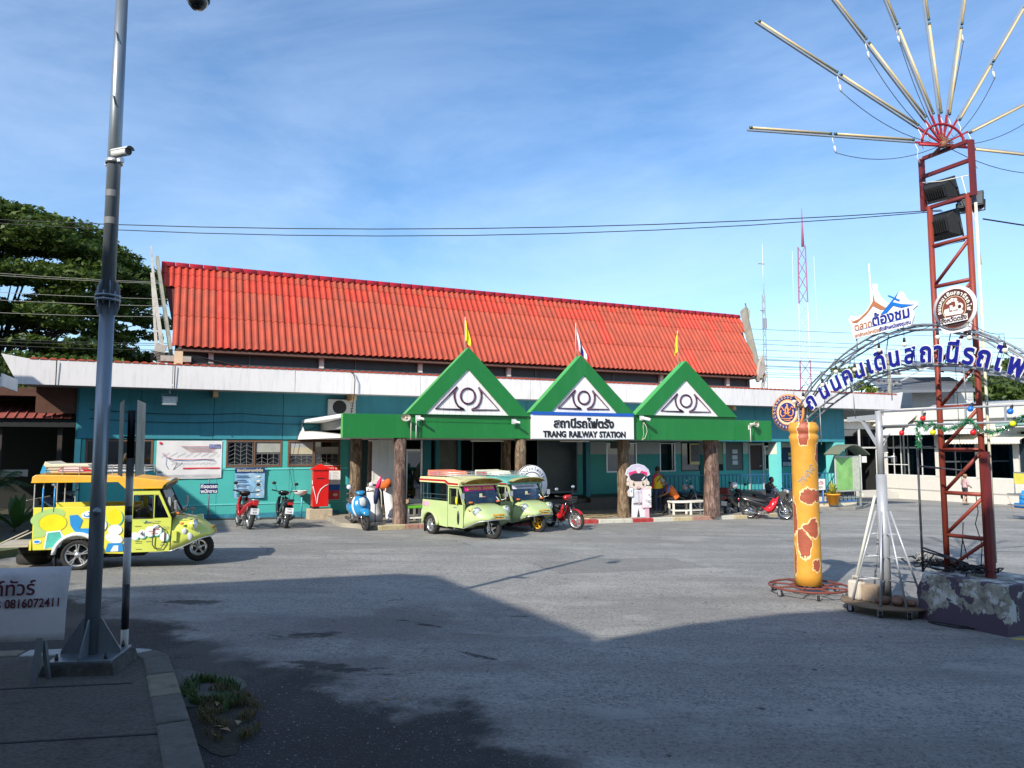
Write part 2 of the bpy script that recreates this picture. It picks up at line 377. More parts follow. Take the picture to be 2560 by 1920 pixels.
# station walkway with its kerb stones
front = [(-1.25,.25),(-.4,.08),(0,.02),(2.03,-.10),(4,-.15),(6,-.2),(7.33,-.25),(9.92,-.5),(12.86,-.75),(14.4,-1.2),(16.2,-3.4),(21.3,-3.7),(23,-4.6),(26,-6.7),(31,-10.4),(34.4,-12.6)]
poly = [tuple(S(u, v)[:2]) for u, v in front] + [tuple(S(34.4, -16)[:2]), tuple(S(2, -16)[:2]), tuple(S(-1.05,-6)[:2]), tuple(S(-1.9,-4.6)[:2]), tuple(S(-2.0,-1.0)[:2])]
cp = []
for (x, y) in poly: cp.append((x, y))
walk = slab(cp, .12, -.2).build('walkway', M('walkway_concrete', (.33,.30,.24), .7, var=.18, scale=2, bump=.25, dirt=.6, dcol=(.16,.13,.09), dscale=1.2)); struct(walk)
def kerb_run(pts, step, mats, parent, w=.16, h=.125, name='kerb_stone', gap=.008):
    P = [Vector(p) for p in pts]; seg = []; k = 0
    for i in range(len(P) - 1):
        a, b = P[i], P[i+1]; L = (b - a).length; n = max(1, round(L / step)); d = (b - a) / n
        for j in range(n): seg.append((a + d*j, a + d*(j+1)))
    for i, (a, b) in enumerate(seg):
        d = (b - a).normalized(); nrm = Vector((-d.y, d.x)) * w
        a2, b2 = a + d*gap, b - d*gap
        q = [tuple(a2 - nrm*.15), tuple(b2 - nrm*.15), tuple(b2 + nrm), tuple(a2 + nrm)]
        o = slab(q, h, -.1).build(name, mats(i), parent, bevel=.02); k += 1
kerb_run([S(u,v)[:2] for u,v in front[:10]], 1.0, lambda i: [concy,concf,concf,concr,concf,concw,concr,concw,concr,concw,concf,concy,concf,concw,concy,concf][i % 16] if i < 5 or i > 10 else ([concr,concw][(i+1) % 2]), walk)
kerb_run([S(u,v)[:2] for u,v in front[9:]], 2.0, lambda i: conc, walk, w=.2, h=.128)
# diamond floor tiles just inside the kerb
tl = [M('floor_tile_cream', (.62,.52,.30), .3, var=.08, dirt=.3, dcol=(.2,.15,.1)), M('floor_tile_brown', (.22,.15,.10), .3, var=.1, dirt=.3)]
base_tile = MB().box(-.192,.192,-.192,.192,0,.014); tile_mesh = {}; a_ = .40
for i in range(-2, 30):
    for j in range(-2, 30):
        u = 5.0 + (i - j) * a_ * .7071; v = -.5 - (i + j) * a_ * .7071
        if not (3.7 < u < 10.6): continue
        lim = np.interp(u, [2,4,6,7.33,9.92,12.86], [-.10,-.15,-.2,-.25,-.5,-.75]) - .45
        if v > lim or v < -2.9: continue
        w = S(u, v); ang = PHI + R(45)
        if (i % 2) not in tile_mesh: tile_mesh[i % 2] = base_tile.build('floor_tile', tl[i % 2], fix=False)
        src = tile_mesh[i % 2]; o = src if src.parent is None else src.copy()
        if o is not src: COL.objects.link(o)
        o.parent = walk; o.location = (w.x, w.y, gz(w.x, w.y) + .118); o.rotation_euler = (R(-1.1), R(.8), ang)
# drain channel and dark gutter at the foot of the left wall
mb = MB(); q = [tuple(S(u, v)[:2]) for u, v in ((-9,-4.25),(-2.5,-4.25),(-2.5,-4.7),(-9,-4.7))]
struct(slab(q, .03, -.1).build('gutter_strip', M('wet_gutter', (.05,.05,.045), .8, var=.3, bump=.5)))
# planted verge on the far left
q = [tuple(S(u, v)[:2]) for u, v in ((-24,-1.2),(-24,3.4),(-13,3.6),(-9.6,3.9),(-8.9,3.0),(-8.8,-1.0),(-8.95,-4.6),(-9.0,-12),(-24,-12))]
struct(slab(q, .10, -.1).build('verge', M('verge_soil', (.07,.06,.04), .9, var=.3, bump=.8, dirt=.6, dcol=(.06,.09,.02), dscale=3)))
q = [tuple(S(u, v)[:2]) for u, v in ((-16,3.6),(-13,3.9),(-9.5,4.3),(-8.7,3.2),(-8.9,3.0),(-9.6,3.75),(-13,3.45),(-16,3.2))]
struct(slab(q, .14, -.1).build('verge_kerb', M('mossy_kerb', (.10,.12,.05), .9, var=.3, bump=.6, dirt=.5, dcol=(.12,.2,.03), dscale=4)))

# near pavement island
KS = .942
isl = [(a*KS, b*KS) for a, b in [(-3.95,7.55),(-3.55,7.50),(-3.33,7.30),(-3.02,6.75),(-2.36,5.55),(-1.90,4.70),(-1.2,3.2),(-.9,1.0),(-9,1.0),(-9,7.15),(-5.5,7.25)]]
pv = M('dark_pavement', (.085,.078,.066), .9, var=.55, scale=34, bump=1.0, bscale=60, dirt=.6, dcol=(.03,.03,.028), dscale=2)
island = slab(isl, .11, -.1).build('pavement', pv); struct(island)
kp = M('kerb_worn_pale', (.115,.108,.092), .88, var=.25, scale=7, bump=.7, bscale=50, dirt=.75, dcol=(.06,.06,.045), dscale=6)
kpw = M('kerb_worn_white', (.42,.42,.39), .85, var=.2, scale=7, bump=.5, dirt=.8, dcol=(.12,.11,.09), dscale=7)
kpy = M('kerb_worn_yellow', (.19,.17,.12), .88, var=.25, scale=7, bump=.6, dirt=.8, dcol=(.08,.075,.055), dscale=6)
kerb_run([Vector(p)*KS for p in [(-1.2,3.2),(-1.90,4.70),(-2.36,5.55),(-3.02,6.75),(-3.33,7.30),(-3.55,7.50),(-3.95,7.55),(-5.5,7.25),(-9,7.15)]], .72,
         lambda i: [kp,kpy,kp,kp,kpy,kp,kp,kpw,kpw,kpy,kpw,kpw,kp,kpw][i % 14], island, w=.19, h=.122)
for (a, b) in (((-3.02,6.05),(-5.9,5.4)),((-2.1,5.02),(-4.2,4.55))):           # cast joints across the island
    q = [(a[0],a[1]),(a[0],a[1]+.025),(b[0],b[1]+.025),(b[0],b[1])]
    o = slab(q[::-1], .114, .10).build('cast_joint', M('joint_dirt', (.02,.02,.018), .9), island)
# broken concrete apron with weeds beside the kerb
ap = []
for k in range(22):
    an = 2*math.pi*k/22; r = 1 + .22*math.sin(3*an+1) + .12*rnd.random()
    ap.append((-2.62 + .34*r*math.cos(an) - .20*r*math.sin(an)*.9, 6.35 + .62*r*math.sin(an)*.7 + .0))
struct(slab(ap, .018, -.05).build('broken_apron', M('apron_concrete', (.11,.11,.10), .9, var=.3, scale=9, bump=1.0, bscale=60, dirt=.5, dcol=(.05,.055,.04))))
q = []
for k in range(24):
    an = 2*math.pi*k/24; r = 1 + .18*math.sin(4*an) + .1*rnd.random()
    q.append((-2.18 + .27*r*math.cos(an) - .22*r*math.sin(an), 5.62 + .62*r*math.sin(an)))
struct(slab(q, .006, -.05).build('weed_bed', M('weed_soil', (.035,.034,.022), .95, var=.4, scale=12, bump=1.0)))
def blades(name, pts_fn, n, mats, h=(.03,.08), w=.006, label=None, cat=None):
    vs = []; fs = []; mi = []
    for i in range(n):
        x, y, z = pts_fn(); hh = rnd.uniform(*h); a = rnd.uniform(0, 6.283); lx, ly = math.cos(a)*hh*.7, math.sin(a)*hh*.7
        dx, dy = -math.sin(a)*w, math.cos(a)*w; b = len(vs)
        vs += [(x-dx,y-dy,z),(x+dx,y+dy,z),(x+dx*.8+lx*.4,y+dy*.8+ly*.4,z+hh*.7),(x-dx*.8+lx*.4,y-dy*.8+ly*.4,z+hh*.7),(x+lx,y+ly,z+hh)]
        fs += [(b,b+1,b+2,b+3),(b+3,b+2,b+4)]; mi += [0,0]
    me = bpy.data.meshes.new(name); me.from_pydata(vs, [], fs)
    for m in mats: me.materials.append(m)
    o = bpy.data.objects.new(name, me); COL.objects.link(o); o['kind'] = 'stuff'
    if label: tag(o, label, cat)
    return o
grassm = leafmat('weed_green', (.02,.07,.01), (.08,.14,.025)); dryg = leafmat('dry_grass', (.09,.085,.02), (.17,.13,.06))
def pt_weed(cx, cy, rx, ry):
    def f():
        while True:
            a, b = rnd.uniform(-1,1), rnd.uniform(-1,1)
            if a*a + b*b < 1 and noise.noise(Vector((cx+a*rx, cy+b*ry, 3))*6) > .02:
                x = cx + a*rx - b*ry*.42; y = cy + b*ry; return x, y, gz(x, y) + .015
    return f
blades('weeds', pt_weed(-2.42,6.10,.26,.42), 520, [grassm], (.03,.09), .006, 'green weeds growing through the broken concrete beside the near kerb', 'weeds')
blades('weeds', pt_weed(-2.12,5.70,.26,.60), 900, [dryg], (.02,.06), .005, 'dry yellowish grass spilling onto the dark asphalt beside the kerb', 'weeds')
for i in range(9):                                                             # fallen leaves
    x, y = [(-2.3,5.95),(-2.25,5.85),(-1.95,5.45),(-2.05,5.35),(-1.98,5.3),(-1.0,6.0),(-.85,6.02),(-2.55,6.5),(-2.0,5.2)][i]
    s = rnd.uniform(.03,.055); a = rnd.uniform(0,6.28); mb = MB()
    mb.add([(-s,0,0),(0,s*.45,.012),(s*1.1,0,.004),(0,-s*.45,.014)], [(0,1,2),(0,2,3)]); mb.add([(-s,0,-.002),(0,s*.45,.010),(s*1.1,0,.002),(0,-s*.45,.012)], [(0,2,1),(0,3,2)])
    o = mb.build('fallen_leaf', M('dead_leaf', (.35,.24,.14), .8, var=.2), loc=(x,y,gz(x,y)+.03), rot=(rnd.uniform(-.3,.3),rnd.uniform(-.3,.3),a), fix=False)
    tag(o, 'small dry brown leaf %s' % ['farthest from the kerb among the green weeds','beside another leaf among the green weeds','at the right rim of the dry grass','in the middle of the dry grass','just left of the middle leaf in the dry grass','lying alone on the open dark asphalt','lying close to its twin on the open dark asphalt','on the broken concrete apron by the kerb','nearest the camera beside the dry grass'][i], 'leaf', 'fallen leaves by the kerb')
def litter(n):
    vs = []; fs = []
    for i in range(n):
        x = rnd.uniform(-2.2, 5); y = rnd.uniform(4.2, 9.5) ; s = rnd.uniform(.004,.012) * (1.3 if rnd.random() < .15 else 1); z = gz(x,y) + .004; a = rnd.uniform(0,3.1); c, d = math.cos(a)*s, math.sin(a)*s; b = len(vs)
        vs += [(x-c,y-d,z-.004),(x+d*.6,y-c*.6,z+.002),(x+c,y+d,z-.004),(x-d*.6,y+c*.6,z+.004)]; fs += [(0+b,1+b,2+b,3+b)]
    me = bpy.data.meshes.new('grit'); me.from_pydata(vs, [], fs); me.materials.append(M('grit_stone', (.34,.33,.31), .8, var=.3)); o = bpy.data.objects.new('grit', me); COL.objects.link(o)
    o['kind'] = 'stuff'; tag(o, 'loose pale grit scattered over the near asphalt', 'grit')
litter(900)

# ================================================================== RAILWAY STATION (local x along the front, local y into the building, z up)
st = thing('railway_station', 'long turquoise railway station with steep red tiled roof and white eaves band', 'railway station', (O.x, O.y, 0), PHI)
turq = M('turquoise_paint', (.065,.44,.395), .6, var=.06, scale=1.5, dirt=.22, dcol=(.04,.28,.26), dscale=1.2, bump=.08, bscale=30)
turqd = M('shaded_teal_paint', (.035,.24,.30), .6, var=.1, scale=1.2, dirt=.3, dcol=(.02,.15,.19), dscale=2.0, drip=.45)  # darker turquoise copy; the eave's shade on the upper wall is in its colour
turqp = M('pale_turquoise_paint', (.16,.62,.60), .6, var=.05, dirt=.2, dcol=(.1,.3,.3))
cream = M('cream_paint', (.72,.66,.52), .6, var=.05, dirt=.2)
fasc = M('white_fascia_paint', (.68,.66,.655), .6, var=.04, scale=2, drip=.5, dcol=(.42,.39,.35), dscale=3.2)
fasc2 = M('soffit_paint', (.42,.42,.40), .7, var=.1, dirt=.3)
wood = M('brown_window_frame', (.16,.085,.05), .55, var=.2, scale=12, stretch=(1,1,.2))
roofm = M('red_roof_tile', (.37,.058,.026), .6, var=.22, scale=1.6, bump=.15, bscale=60, dirt=.35, dcol=(.36,.10,.065), dscale=1.1)
roofm2 = M('bright_red_roof_tile', (.47,.045,.020), .5, var=.2, scale=1.3, bump=.12, bscale=60, dirt=.2, dcol=(.5,.1,.07))
ridgem = M('crimson_ridge_tile', (.42,.012,.022), .5, var=.12, dirt=.2, dcol=(.3,.05,.05))
concg = M('weathered_concrete', (.25,.245,.20), .85, var=.2, scale=2.5, bump=.4, dirt=.75, dcol=(.13,.13,.11), dscale=2.2)
concw2 = M('flaking_white_concrete', (.40,.375,.33), .85, var=.1, scale=6, bump=.4, dirt=.85, dcol=(.16,.15,.12), dscale=4.5)
greenp = M('green_canopy_paint', (.008,.165,.030), .42, var=.07, scale=1.0, dirt=.3, dcol=(.04,.24,.09), dscale=1.3, drip=.3)
greene = M('light_green_edge_paint', (.10,.42,.10), .5, var=.05)
greenside = M('green_gable_side_paint', (.06,.36,.09), .45, var=.1, dirt=.3, dcol=(.2,.42,.2))
winglass = glass('window_glass', (.16,.19,.19), .02, .5)
curt = M('frosted_pane', (.36,.37,.33), .5, var=.1, dirt=.3)
railb = M('blue_rail_paint', (.02,.10,.24), .45, var=.1)

def wallp(name, x0, x1, y0, y1, z0, z1, mat, bevel=0): return MB().box(x0, x1, y0, y1, z0, z1).build(name, mat, st, bevel=bevel)
# --- left wall
WY = 4.7
wins = [(-8.77,-6.98,1.28,2.14),(-4.9,-3.2,1.28,2.13),(-3.02,-1.32,1.28,2.13)]
mb = MB(); mb.box(-9.0,-1.05,WY,WY+.18,-.8,1.28)
xx = -9.0
for (a, b, c, d) in wins: mb.box(xx, a, WY, WY+.18, 1.28, 2.15); xx = b
mb.box(xx,-1.05,WY,WY+.18,1.28,2.15); mb.build('wall', turq, st)
mb = MB(); mb.box(-9.05,-8.9,WY-.03,WY,-.8,2.15); mb.build('pilaster', turqp, st); MB().box(-5.02,-4.9,WY-.02,WY,1.2,2.15).build('pilaster', turqp, st)
mb = MB(); mb.box(-9.0,-1.05,WY-.02,WY,1.19,1.235); mb.box(-9.0,-1.05,WY-.02,WY,.10,.13); mb.build('wall_ledge', turqp, st)
for u in (-7.2,-5.15,-2.95,-1.62): MB().box(u-.006,u+.006,WY-.003,WY+.01,-.5,1.18).build('wall_joint', turqd, st)
MB().box(-8.9,-1.3,WY-.012,WY-.001,-.4,-.18).build('wall_base_stain', M('blue_base_paint', (.03,.22,.30), .7, var=.3, dirt=.6, dcol=(.03,.05,.05)), st)
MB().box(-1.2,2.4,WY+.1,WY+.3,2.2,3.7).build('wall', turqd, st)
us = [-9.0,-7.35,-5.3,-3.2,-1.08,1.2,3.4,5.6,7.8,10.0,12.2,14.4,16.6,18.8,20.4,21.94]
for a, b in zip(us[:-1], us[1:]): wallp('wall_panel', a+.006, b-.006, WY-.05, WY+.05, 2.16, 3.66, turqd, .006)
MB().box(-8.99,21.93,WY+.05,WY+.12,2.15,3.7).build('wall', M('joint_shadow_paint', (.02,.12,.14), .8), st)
def chevron_grille(parent, x0, x1, z0, z1, y):
    mb = MB(); n = 4; w = (x1-x0)/n
    for i in range(n+1): mb.box(x0+i*w-.006, x0+i*w+.006, y-.006, y+.006, z0, z1)
    for z in (z0+.02, z1-.02): mb.box(x0, x1, y-.006, y+.006, z-.008, z+.008)
    m = int((z1-z0)/.13)
    for i in range(n):
        for k in range(m):
            zz = z0 + .04 + k*.13; s_ = 1 if i % 2 == 0 else -1
            mb.bar((x0+i*w+.01, y, zz + (.08 if s_ < 0 else 0)), (x0+(i+1)*w-.01, y, zz + (.08 if s_ > 0 else 0)), .008)
    mb.build('grille', M('grey_grille', (.30,.30,.28), .5, .3), parent)
for i, (a, b, c, d) in enumerate(wins):
    mb = MB(); f = .055
    mb.box(a, b, WY-.02, WY+.08, c, c+f); mb.box(a, b, WY-.02, WY+.08, d-f, d); mb.box(a, a+f, WY-.02, WY+.08, c+f, d-f); mb.box(b-f, b, WY-.02, WY+.08, c+f, d-f)
    mid = (a+b)/2; mb.box(mid-f/2, mid+f/2, WY-.02, WY+.08, c+f, d-f); wf = mb.build('window', wood, st)
    for (p, q) in ((a+f, mid-f/2), (mid+f/2, b-f)):
        MB().box(p, q, WY+.045, WY+.05, c+f, d-f).build('pane', winglass, wf)
    hh = c + .46
    if i == 1: MB().box(mid+f, b-f, WY+.02, WY+.03, hh, d-f).build('blind', curt, wf)
    if i == 2:
        MB().box(a+f, mid-f, WY+.02, WY+.03, hh-.06, hh+.16).build('blind', M('cream_blind', (.5,.46,.34), .7), wf)
        MB().box(a+f, mid-f, WY+.02, WY+.03, hh+.16, d-f).build('awning_sheet', M('grey_sheet', (.38,.40,.42), .6, var=.3), wf)
        MB().box(mid+f, b-f, WY+.02, WY+.03, hh-.06, hh+.18).build('blind', curt, wf)
    if i: chevron_grille(wf, a+f+.03, mid-f, c+f, (d-f if i == 1 else hh-.08), WY+.012); chevron_grille(wf, mid+f, b-f-.03, c+f, hh-.02, WY+.012)
    else: MB().box(a+f, b-f, WY+.06, WY+.07, c+f, hh).build('blind', M('dark_blind', (.07,.09,.09), .7), wf)
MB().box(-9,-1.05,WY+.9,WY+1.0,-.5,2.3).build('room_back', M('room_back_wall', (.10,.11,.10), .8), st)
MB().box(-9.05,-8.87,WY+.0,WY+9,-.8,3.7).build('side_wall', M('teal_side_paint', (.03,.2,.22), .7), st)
# --- right part: recess behind pillars
BY = 6.3
back = MB(); back.box(8.4,22,BY,BY+.15,-.9,.86); back.box(8.4,22,BY,BY+.15,2.14,2.6)
ops = [(10.05,11.55),(12.74,13.55),(13.87,14.93),(15.5,16.2),(16.35,17.35),(17.7,18.52),(18.62,19.05)]
xx = 8.4
for a, b in ops: back.box(xx, a, BY, BY+.15, .86, 2.14); xx = b
back.box(xx, 22, BY, BY+.15, .86, 2.14); back.build('wall', turq, st)
mb = MB(); mb.box(8.4,22,BY-.006,BY,1.62,2.14); 
capm = M('upper_white_paint', (.55,.60,.58), .6, var=.05)
for a, b in zip([8.4]+[o_[1] for o_ in ops], [o_[0] for o_ in ops]+[22]):
    MB().box(a, b, BY-.008, BY-.001, 1.62, 2.13).build('wall_band', capm, st)
def dark_window(a, b, c, d, y=BY, fr=alu, f=.045):
    mb = MB(); mb.box(a,b,y-.02,y+.06,c,c+f); mb.box(a,b,y-.02,y+.06,d-f,d); mb.box(a,a+f,y-.02,y+.06,c+f,d-f); mb.box(b-f,b,y-.02,y+.06,c+f,d-f)
    w_ = mb.build('window', fr, st); MB().box(a+f,b-f,y+.03,y+.034,c+f,d-f).build('pane', winglass, w_)
    mb = MB(); n = int((b-a)/.045)
    for i in range(n): mb.box(a+f+i*(b-a-2*f)/n, a+f+(i+.55)*(b-a-2*f)/n, y+.12+.02*(i%2), y+.14+.02*(i%2), c+f, d-f)
    mb.build('curtain', M('green_curtain', (.07,.11,.09), .8, var=.3), w_)
dark_window(10.05,11.55,.86,2.1); dark_window(12.74,13.55,.86,2.1); dark_window(13.87,14.93,.86,2.12, fr=M('dark_frame', (.04,.05,.05), .5)); dark_window(18.62,19.05,.86,1.98)
pf = MB().box(14.3,14.93,BY-.06,BY-.02,1.15,2.08).build('framed_picture', M('gold_frame', (.42,.36,.16), .4, .4), st)
MB().box(14.36,14.9,BY-.065,BY-.06,1.28,2.02).build('picture_panel', M('dark_portrait_panel', (.03,.03,.04), .35, var=.6, scale=3, dirt=.5, dcol=(.18,.18,.19), dscale=3), pf)
MB().box(15.5,16.2,BY+.02,BY+.05,1.15,2.12).build('notice_panel', M('olive_panel', (.26,.27,.16), .6, var=.15), st)
MB().box(15.5,16.2,BY+.02,BY+.05,.86,1.15).build('notice_panel', dark, st)
gd = MB().box(16.35,17.35,BY+.04,BY+.08,-.2,2.12).build('grey_door', M('grey_door_paint', (.10,.11,.12), .5), st)
for (a, c) in ((16.75,1.62),(16.74,1.36),(16.75,1.12)): MB().box(a,a+.30,BY+.02,BY+.036,c,c+.19).build('notice_paper', M('paper', (.62,.63,.66), .7, var=.06, scale=20), gd)
bd = MB().box(17.74,18.48,BY+.02,BY+.07,-.2,2.0).build('brown_door', M('dark_brown_door', (.045,.018,.015), .5, var=.2), st)
mb = MB(); mb.sphere((18.38,BY,1.05),.035,6); mb.sphere((18.3,BY,1.05),.03,6); mb.build('door_knob', chrome, bd)
mb = MB(); mb.box(17.66,17.74,BY-.03,BY+.05,-.2,2.1); mb.box(18.48,18.56,BY-.03,BY+.05,-.2,2.1); mb.box(17.74,18.48,BY-.03,BY+.05,2.0,2.1); mb.build('door_frame', M('pale_frame', (.5,.55,.52), .6), bd)
ps = MB().box(19.68,20.55,BY-.03,BY-.01,1.0,1.9).build('poster', M('navy_poster', (.012,.035,.11), .45, var=.3, scale=3), st)
MB().box(20.05,20.4,BY-.036,BY-.031,1.52,1.66).build('print', M('poster_yellow', (.6,.6,.25), .5), ps); MB().box(20.05,20.4,BY-.036,BY-.031,1.34,1.46).build('print', pwhite, ps)
MB().box(19.7,20.5,BY-.036,BY-.031,1.03,1.22).build('print', M('poster_pale', (.35,.42,.5), .5, var=.5, scale=4), ps)
for x0 in (13.60, 17.43):                          # turquoise pillars with white heads, flush with the upper wall
    mb = MB(); mb.box(x0+.40,x0+.63,WY-.02,WY+.5,-.9,2.16); pl = mb.build('pillar', turqp, st)
    MB().box(x0+.392,x0+.40,WY+.0,WY+.5,1.6,2.155).build('white_head', M('pillar_white', (.74,.72,.62), .6, var=.05), pl)
MB().box(21.3,21.94,WY-.02,WY+.5,-.9,2.16).build('pillar', turqp, st)
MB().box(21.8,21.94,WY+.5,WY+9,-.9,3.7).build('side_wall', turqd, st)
# raised verandah floor and steps
MB().box(19.6,22.25,WY-.30,WY-.255,-1.0,-.30).build('plinth_wall', cream, st)
vf = M('verandah_floor', (.09,.08,.065), .5, var=.15, dirt=.5)
MB().box(8.2,22.2,WY-.25,BY,-.9,-.02).build('verandah_floor', vf, st, .01)
MB().box(-1.0,8.2,WY+.0,BY+4,-.8,-.06).build('verandah_floor', vf, st, .01)
MB().box(-1.0,8.2,WY-.42,WY,-.8,-.20).build('step', vf, st, .01); MB().box(-1.0,3.0,WY-.8,WY-.42,-.8,-.32).build('step', conc, st, .01)
# blue railings
def railing(x0, x1, y, z0=.02, z1=.76):
    mb = MB(); mb.box(x0,x1,y-.02,y+.02,z1-.04,z1); mb.box(x0,x1,y-.015,y+.015,z0+.04,z0+.07); r = mb.build('railing', railb, st)
    n = int((x1-x0)/.20)
    for i in range(n+1):
        x = x0 + (x1-x0)*i/n
        if i == 0: b0 = MB().box(-.013,.013,-.013,.013,0,z1-z0-.04).build('baluster', railb, r, loc=(x,y,z0)); 
        else: c = b0.copy(); COL.objects.link(c); c.location = (x,y,z0); c.parent = r
railing(10.8,13.95,WY-.05); railing(14.3,17.3,WY-.05); railing(18.1,21.2,WY-.05)
# --- dark booking hall behind the canopy
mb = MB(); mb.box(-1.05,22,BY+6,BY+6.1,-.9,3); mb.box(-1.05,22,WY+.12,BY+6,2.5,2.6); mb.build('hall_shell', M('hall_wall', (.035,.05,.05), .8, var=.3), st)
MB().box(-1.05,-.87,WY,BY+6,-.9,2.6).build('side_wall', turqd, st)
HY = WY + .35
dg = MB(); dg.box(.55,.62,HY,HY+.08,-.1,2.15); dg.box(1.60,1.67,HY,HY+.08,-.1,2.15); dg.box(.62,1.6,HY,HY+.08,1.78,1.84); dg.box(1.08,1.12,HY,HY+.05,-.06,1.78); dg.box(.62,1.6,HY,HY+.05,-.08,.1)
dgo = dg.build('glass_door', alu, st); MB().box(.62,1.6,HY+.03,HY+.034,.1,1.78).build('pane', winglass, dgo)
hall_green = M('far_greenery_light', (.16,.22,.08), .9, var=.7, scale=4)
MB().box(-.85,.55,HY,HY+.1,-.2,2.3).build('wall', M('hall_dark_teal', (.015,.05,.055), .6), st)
MB().box(.62,1.6,BY+2,BY+2.05,.45,1.6).build('greenery_light_panel', hall_green, st)  # flat panel; light from greenery beyond the hall is put into its colour
for (a, b) in ((1.68,1.98),(2.15,2.3),(3.0,3.12),(8.35,8.55)): MB().box(a,b,HY-.02,HY+.25,-.1,2.5).build('column', turqd, st)
MB().box(2.3,3.0,HY+.1,HY+.14,.1,2.2).build('notice_board', M('pale_notice', (.16,.17,.15), .7, var=.3, scale=5), st)
for x in (3.95,5.15): MB().box(x,x+.05,HY+1,HY+1.05,-.1,2.5).build('door_post', M('grey_steel_post', (.2,.22,.22), .5), st)
mur = MB().box(6.6,8.3,HY+.7,HY+.74,.18,2.2).build('mural_window', M('mural_dark', (.025,.045,.05), .3, var=.5, scale=1.5, dirt=.7, dcol=(.07,.12,.13), dscale=3.5), st)
mb = MB(); mb.box(6.55,8.35,HY+.66,HY+.7,.10,.18); mb.box(6.55,6.6,HY+.66,HY+.7,.18,2.2); mb.box(8.3,8.35,HY+.66,HY+.7,.18,2.2); mb.build('frame', M('grey_blue_frame', (.16,.26,.30), .5), mur)
hs_ = MB().box(8.62,9.45,3.6,3.66,1.86,2.12).build('hanging_sign', M('dark_hanging_sign', (.01,.012,.02), .4), st)
letters('→  ↑', .16, pwhite, hs_, (9.1,3.59,2.0), thick=.002)
# --- eaves: white fascia, soffit, low roof with red tile edge
FY = 3.5
ends = [-10.35,-6.5,-3.0,1.1,5.2,9.3,13.4,17.5,21.0,24.25]
for i, (a, b) in enumerate(zip(ends[:-1], ends[1:])):
    l0 = a + .006; l1 = b - .006; lt = l0 - (.42 if i == 0 else 0); rt = l1 + (.25 if i == len(ends)-2 else 0); tz = 4.33 + (.12 if False else 0)
    poly = [(l0,3.63),(l1,3.63),(rt,4.33 + (.14 if i == len(ends)-2 else 0)),(l1 - .6,4.33),(lt + .7,4.33),(lt,4.33 + (.12 if i == 0 else 0))]
    MB().prism(poly, FY, FY+.12, axis='y').build('fascia_panel', fasc, st, .008)
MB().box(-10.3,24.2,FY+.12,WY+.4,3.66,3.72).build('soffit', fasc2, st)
MB().box(-10.4,24.2,FY+.10,6.3,4.30,4.36).build('lower_roof', M('lower_roof_sheet', (.30,.06,.045), .6, var=.2, dirt=.5, dcol=(.1,.06,.05)), st)
mb = MB(); x = -10.0
while x < 24.1:
    pts = [(x + .1*math.cos(a)*1.0, 4.335 + .055*math.sin(a)) for a in [math.pi*k/5 for k in range(6)]]
    mb.prism(pts, FY-.02, FY+.5, axis='y'); x += .228
e = mb.build('roof_edge_tiles', roofm, st); e['kind'] = 'stuff'
for x in (-5.3,-1.1,3.0,14.65,19.05): MB().box(x-.07,x+.07,FY+.16,WY-.05,3.44,3.66).build('beam_end', M('raw_timber', (.42,.27,.13), .7, var=.2, dirt=.4), st, .006)
MB().box(-10.1,-9.05,WY+.1,WY+.2,2.9,3.66).build('side_board', M('brown_board', (.09,.035,.02), .7, var=.3), st)
# --- clerestory
MB().box(-6.5,18,6.45,6.5,4.3,5.35).build('clerestory_wall', M('clerestory_dark', (.035,.037,.04), .5, var=.3, scale=2), st)
MB().box(-6.2,17.6,6.22,6.45,4.3,4.66).build('clerestory_sill', M('grey_sill', (.34,.35,.33), .7, var=.15, dirt=.5), st)
MB().box(-6.25,17.7,6.18,6.24,4.64,4.70).build('gutter_pipe', M('dark_grey_gutter', (.06,.07,.08), .5), st)
for k in range(7): MB().box(-5.46+3.66*k,-5.30+3.66*k,6.28,6.45,4.66,5.2).build('clerestory_post', M('pinkish_white_post', (.62,.56,.50), .7, dirt=.4), st)
for k in range(22):
    if k % 3: MB().box(-6.2+1.22*k-.4,-6.17+1.22*k-.4,6.40,6.45,4.66,5.2).build('mullion', M('grey_mullion', (.13,.14,.14), .6), st)
# --- steep red roof: tiles laid one by one
E0, E1 = Vector((-6.36,6.0,5.19)), Vector((17.95,6.0,5.19)); R0, R1 = Vector((-7.04,8.2,8.36)), Vector((19.02,8.2,8.36))
sl = Vector((0, 8.2-6.0, 8.36-5.19)); SLN = sl.length; sd_ = sl.normalized(); nrm = Vector((0,-sd_.z,sd_.y))
rib = .2285; tw = rib*2
def tile_bm(length):
    prof = []
    for k in range(2):
        b = k*rib
        prof += [(b+.0,.0),(b+.045,.002),(b+.075,.04),(b+.105,.058),(b+.145,.058),(b+.175,.04),(b+.205,.002)]
    prof.append((tw+.002,0))
    mb = MB(); t = .022; n = len(prof)
    bot = [(p[0], -0.0, 0) for p in prof]
    def pt(p, s, off): q = sd_*s + nrm*(p[1]+off); return (p[0], q.y, q.z)
    vs = [pt(p,0,t) for p in prof] + [pt(p,length,.006) for p in prof] + [pt(p,0,0) for p in prof]
    fs = [(i, i+1, n+i+1, n+i) for i in range(n-1)]
    mb.add(vs, fs, 0, False); mb.add(vs, [(2*n+i, 2*n+i+1, i+1, i) for i in range(n-1)], 0)
    return mb
rows = [(0.0,1.43),(1.38,1.42),(2.75,.70),(3.40,.46)]
ncol = int((19.0+7.04)/tw)
tm = {}
for ri, (s0, ln) in enumerate(rows):
    for mat_i, mt in enumerate((roofm, roofm2)): tm[(ri, mat_i)] = None
rr = random.Random(3)
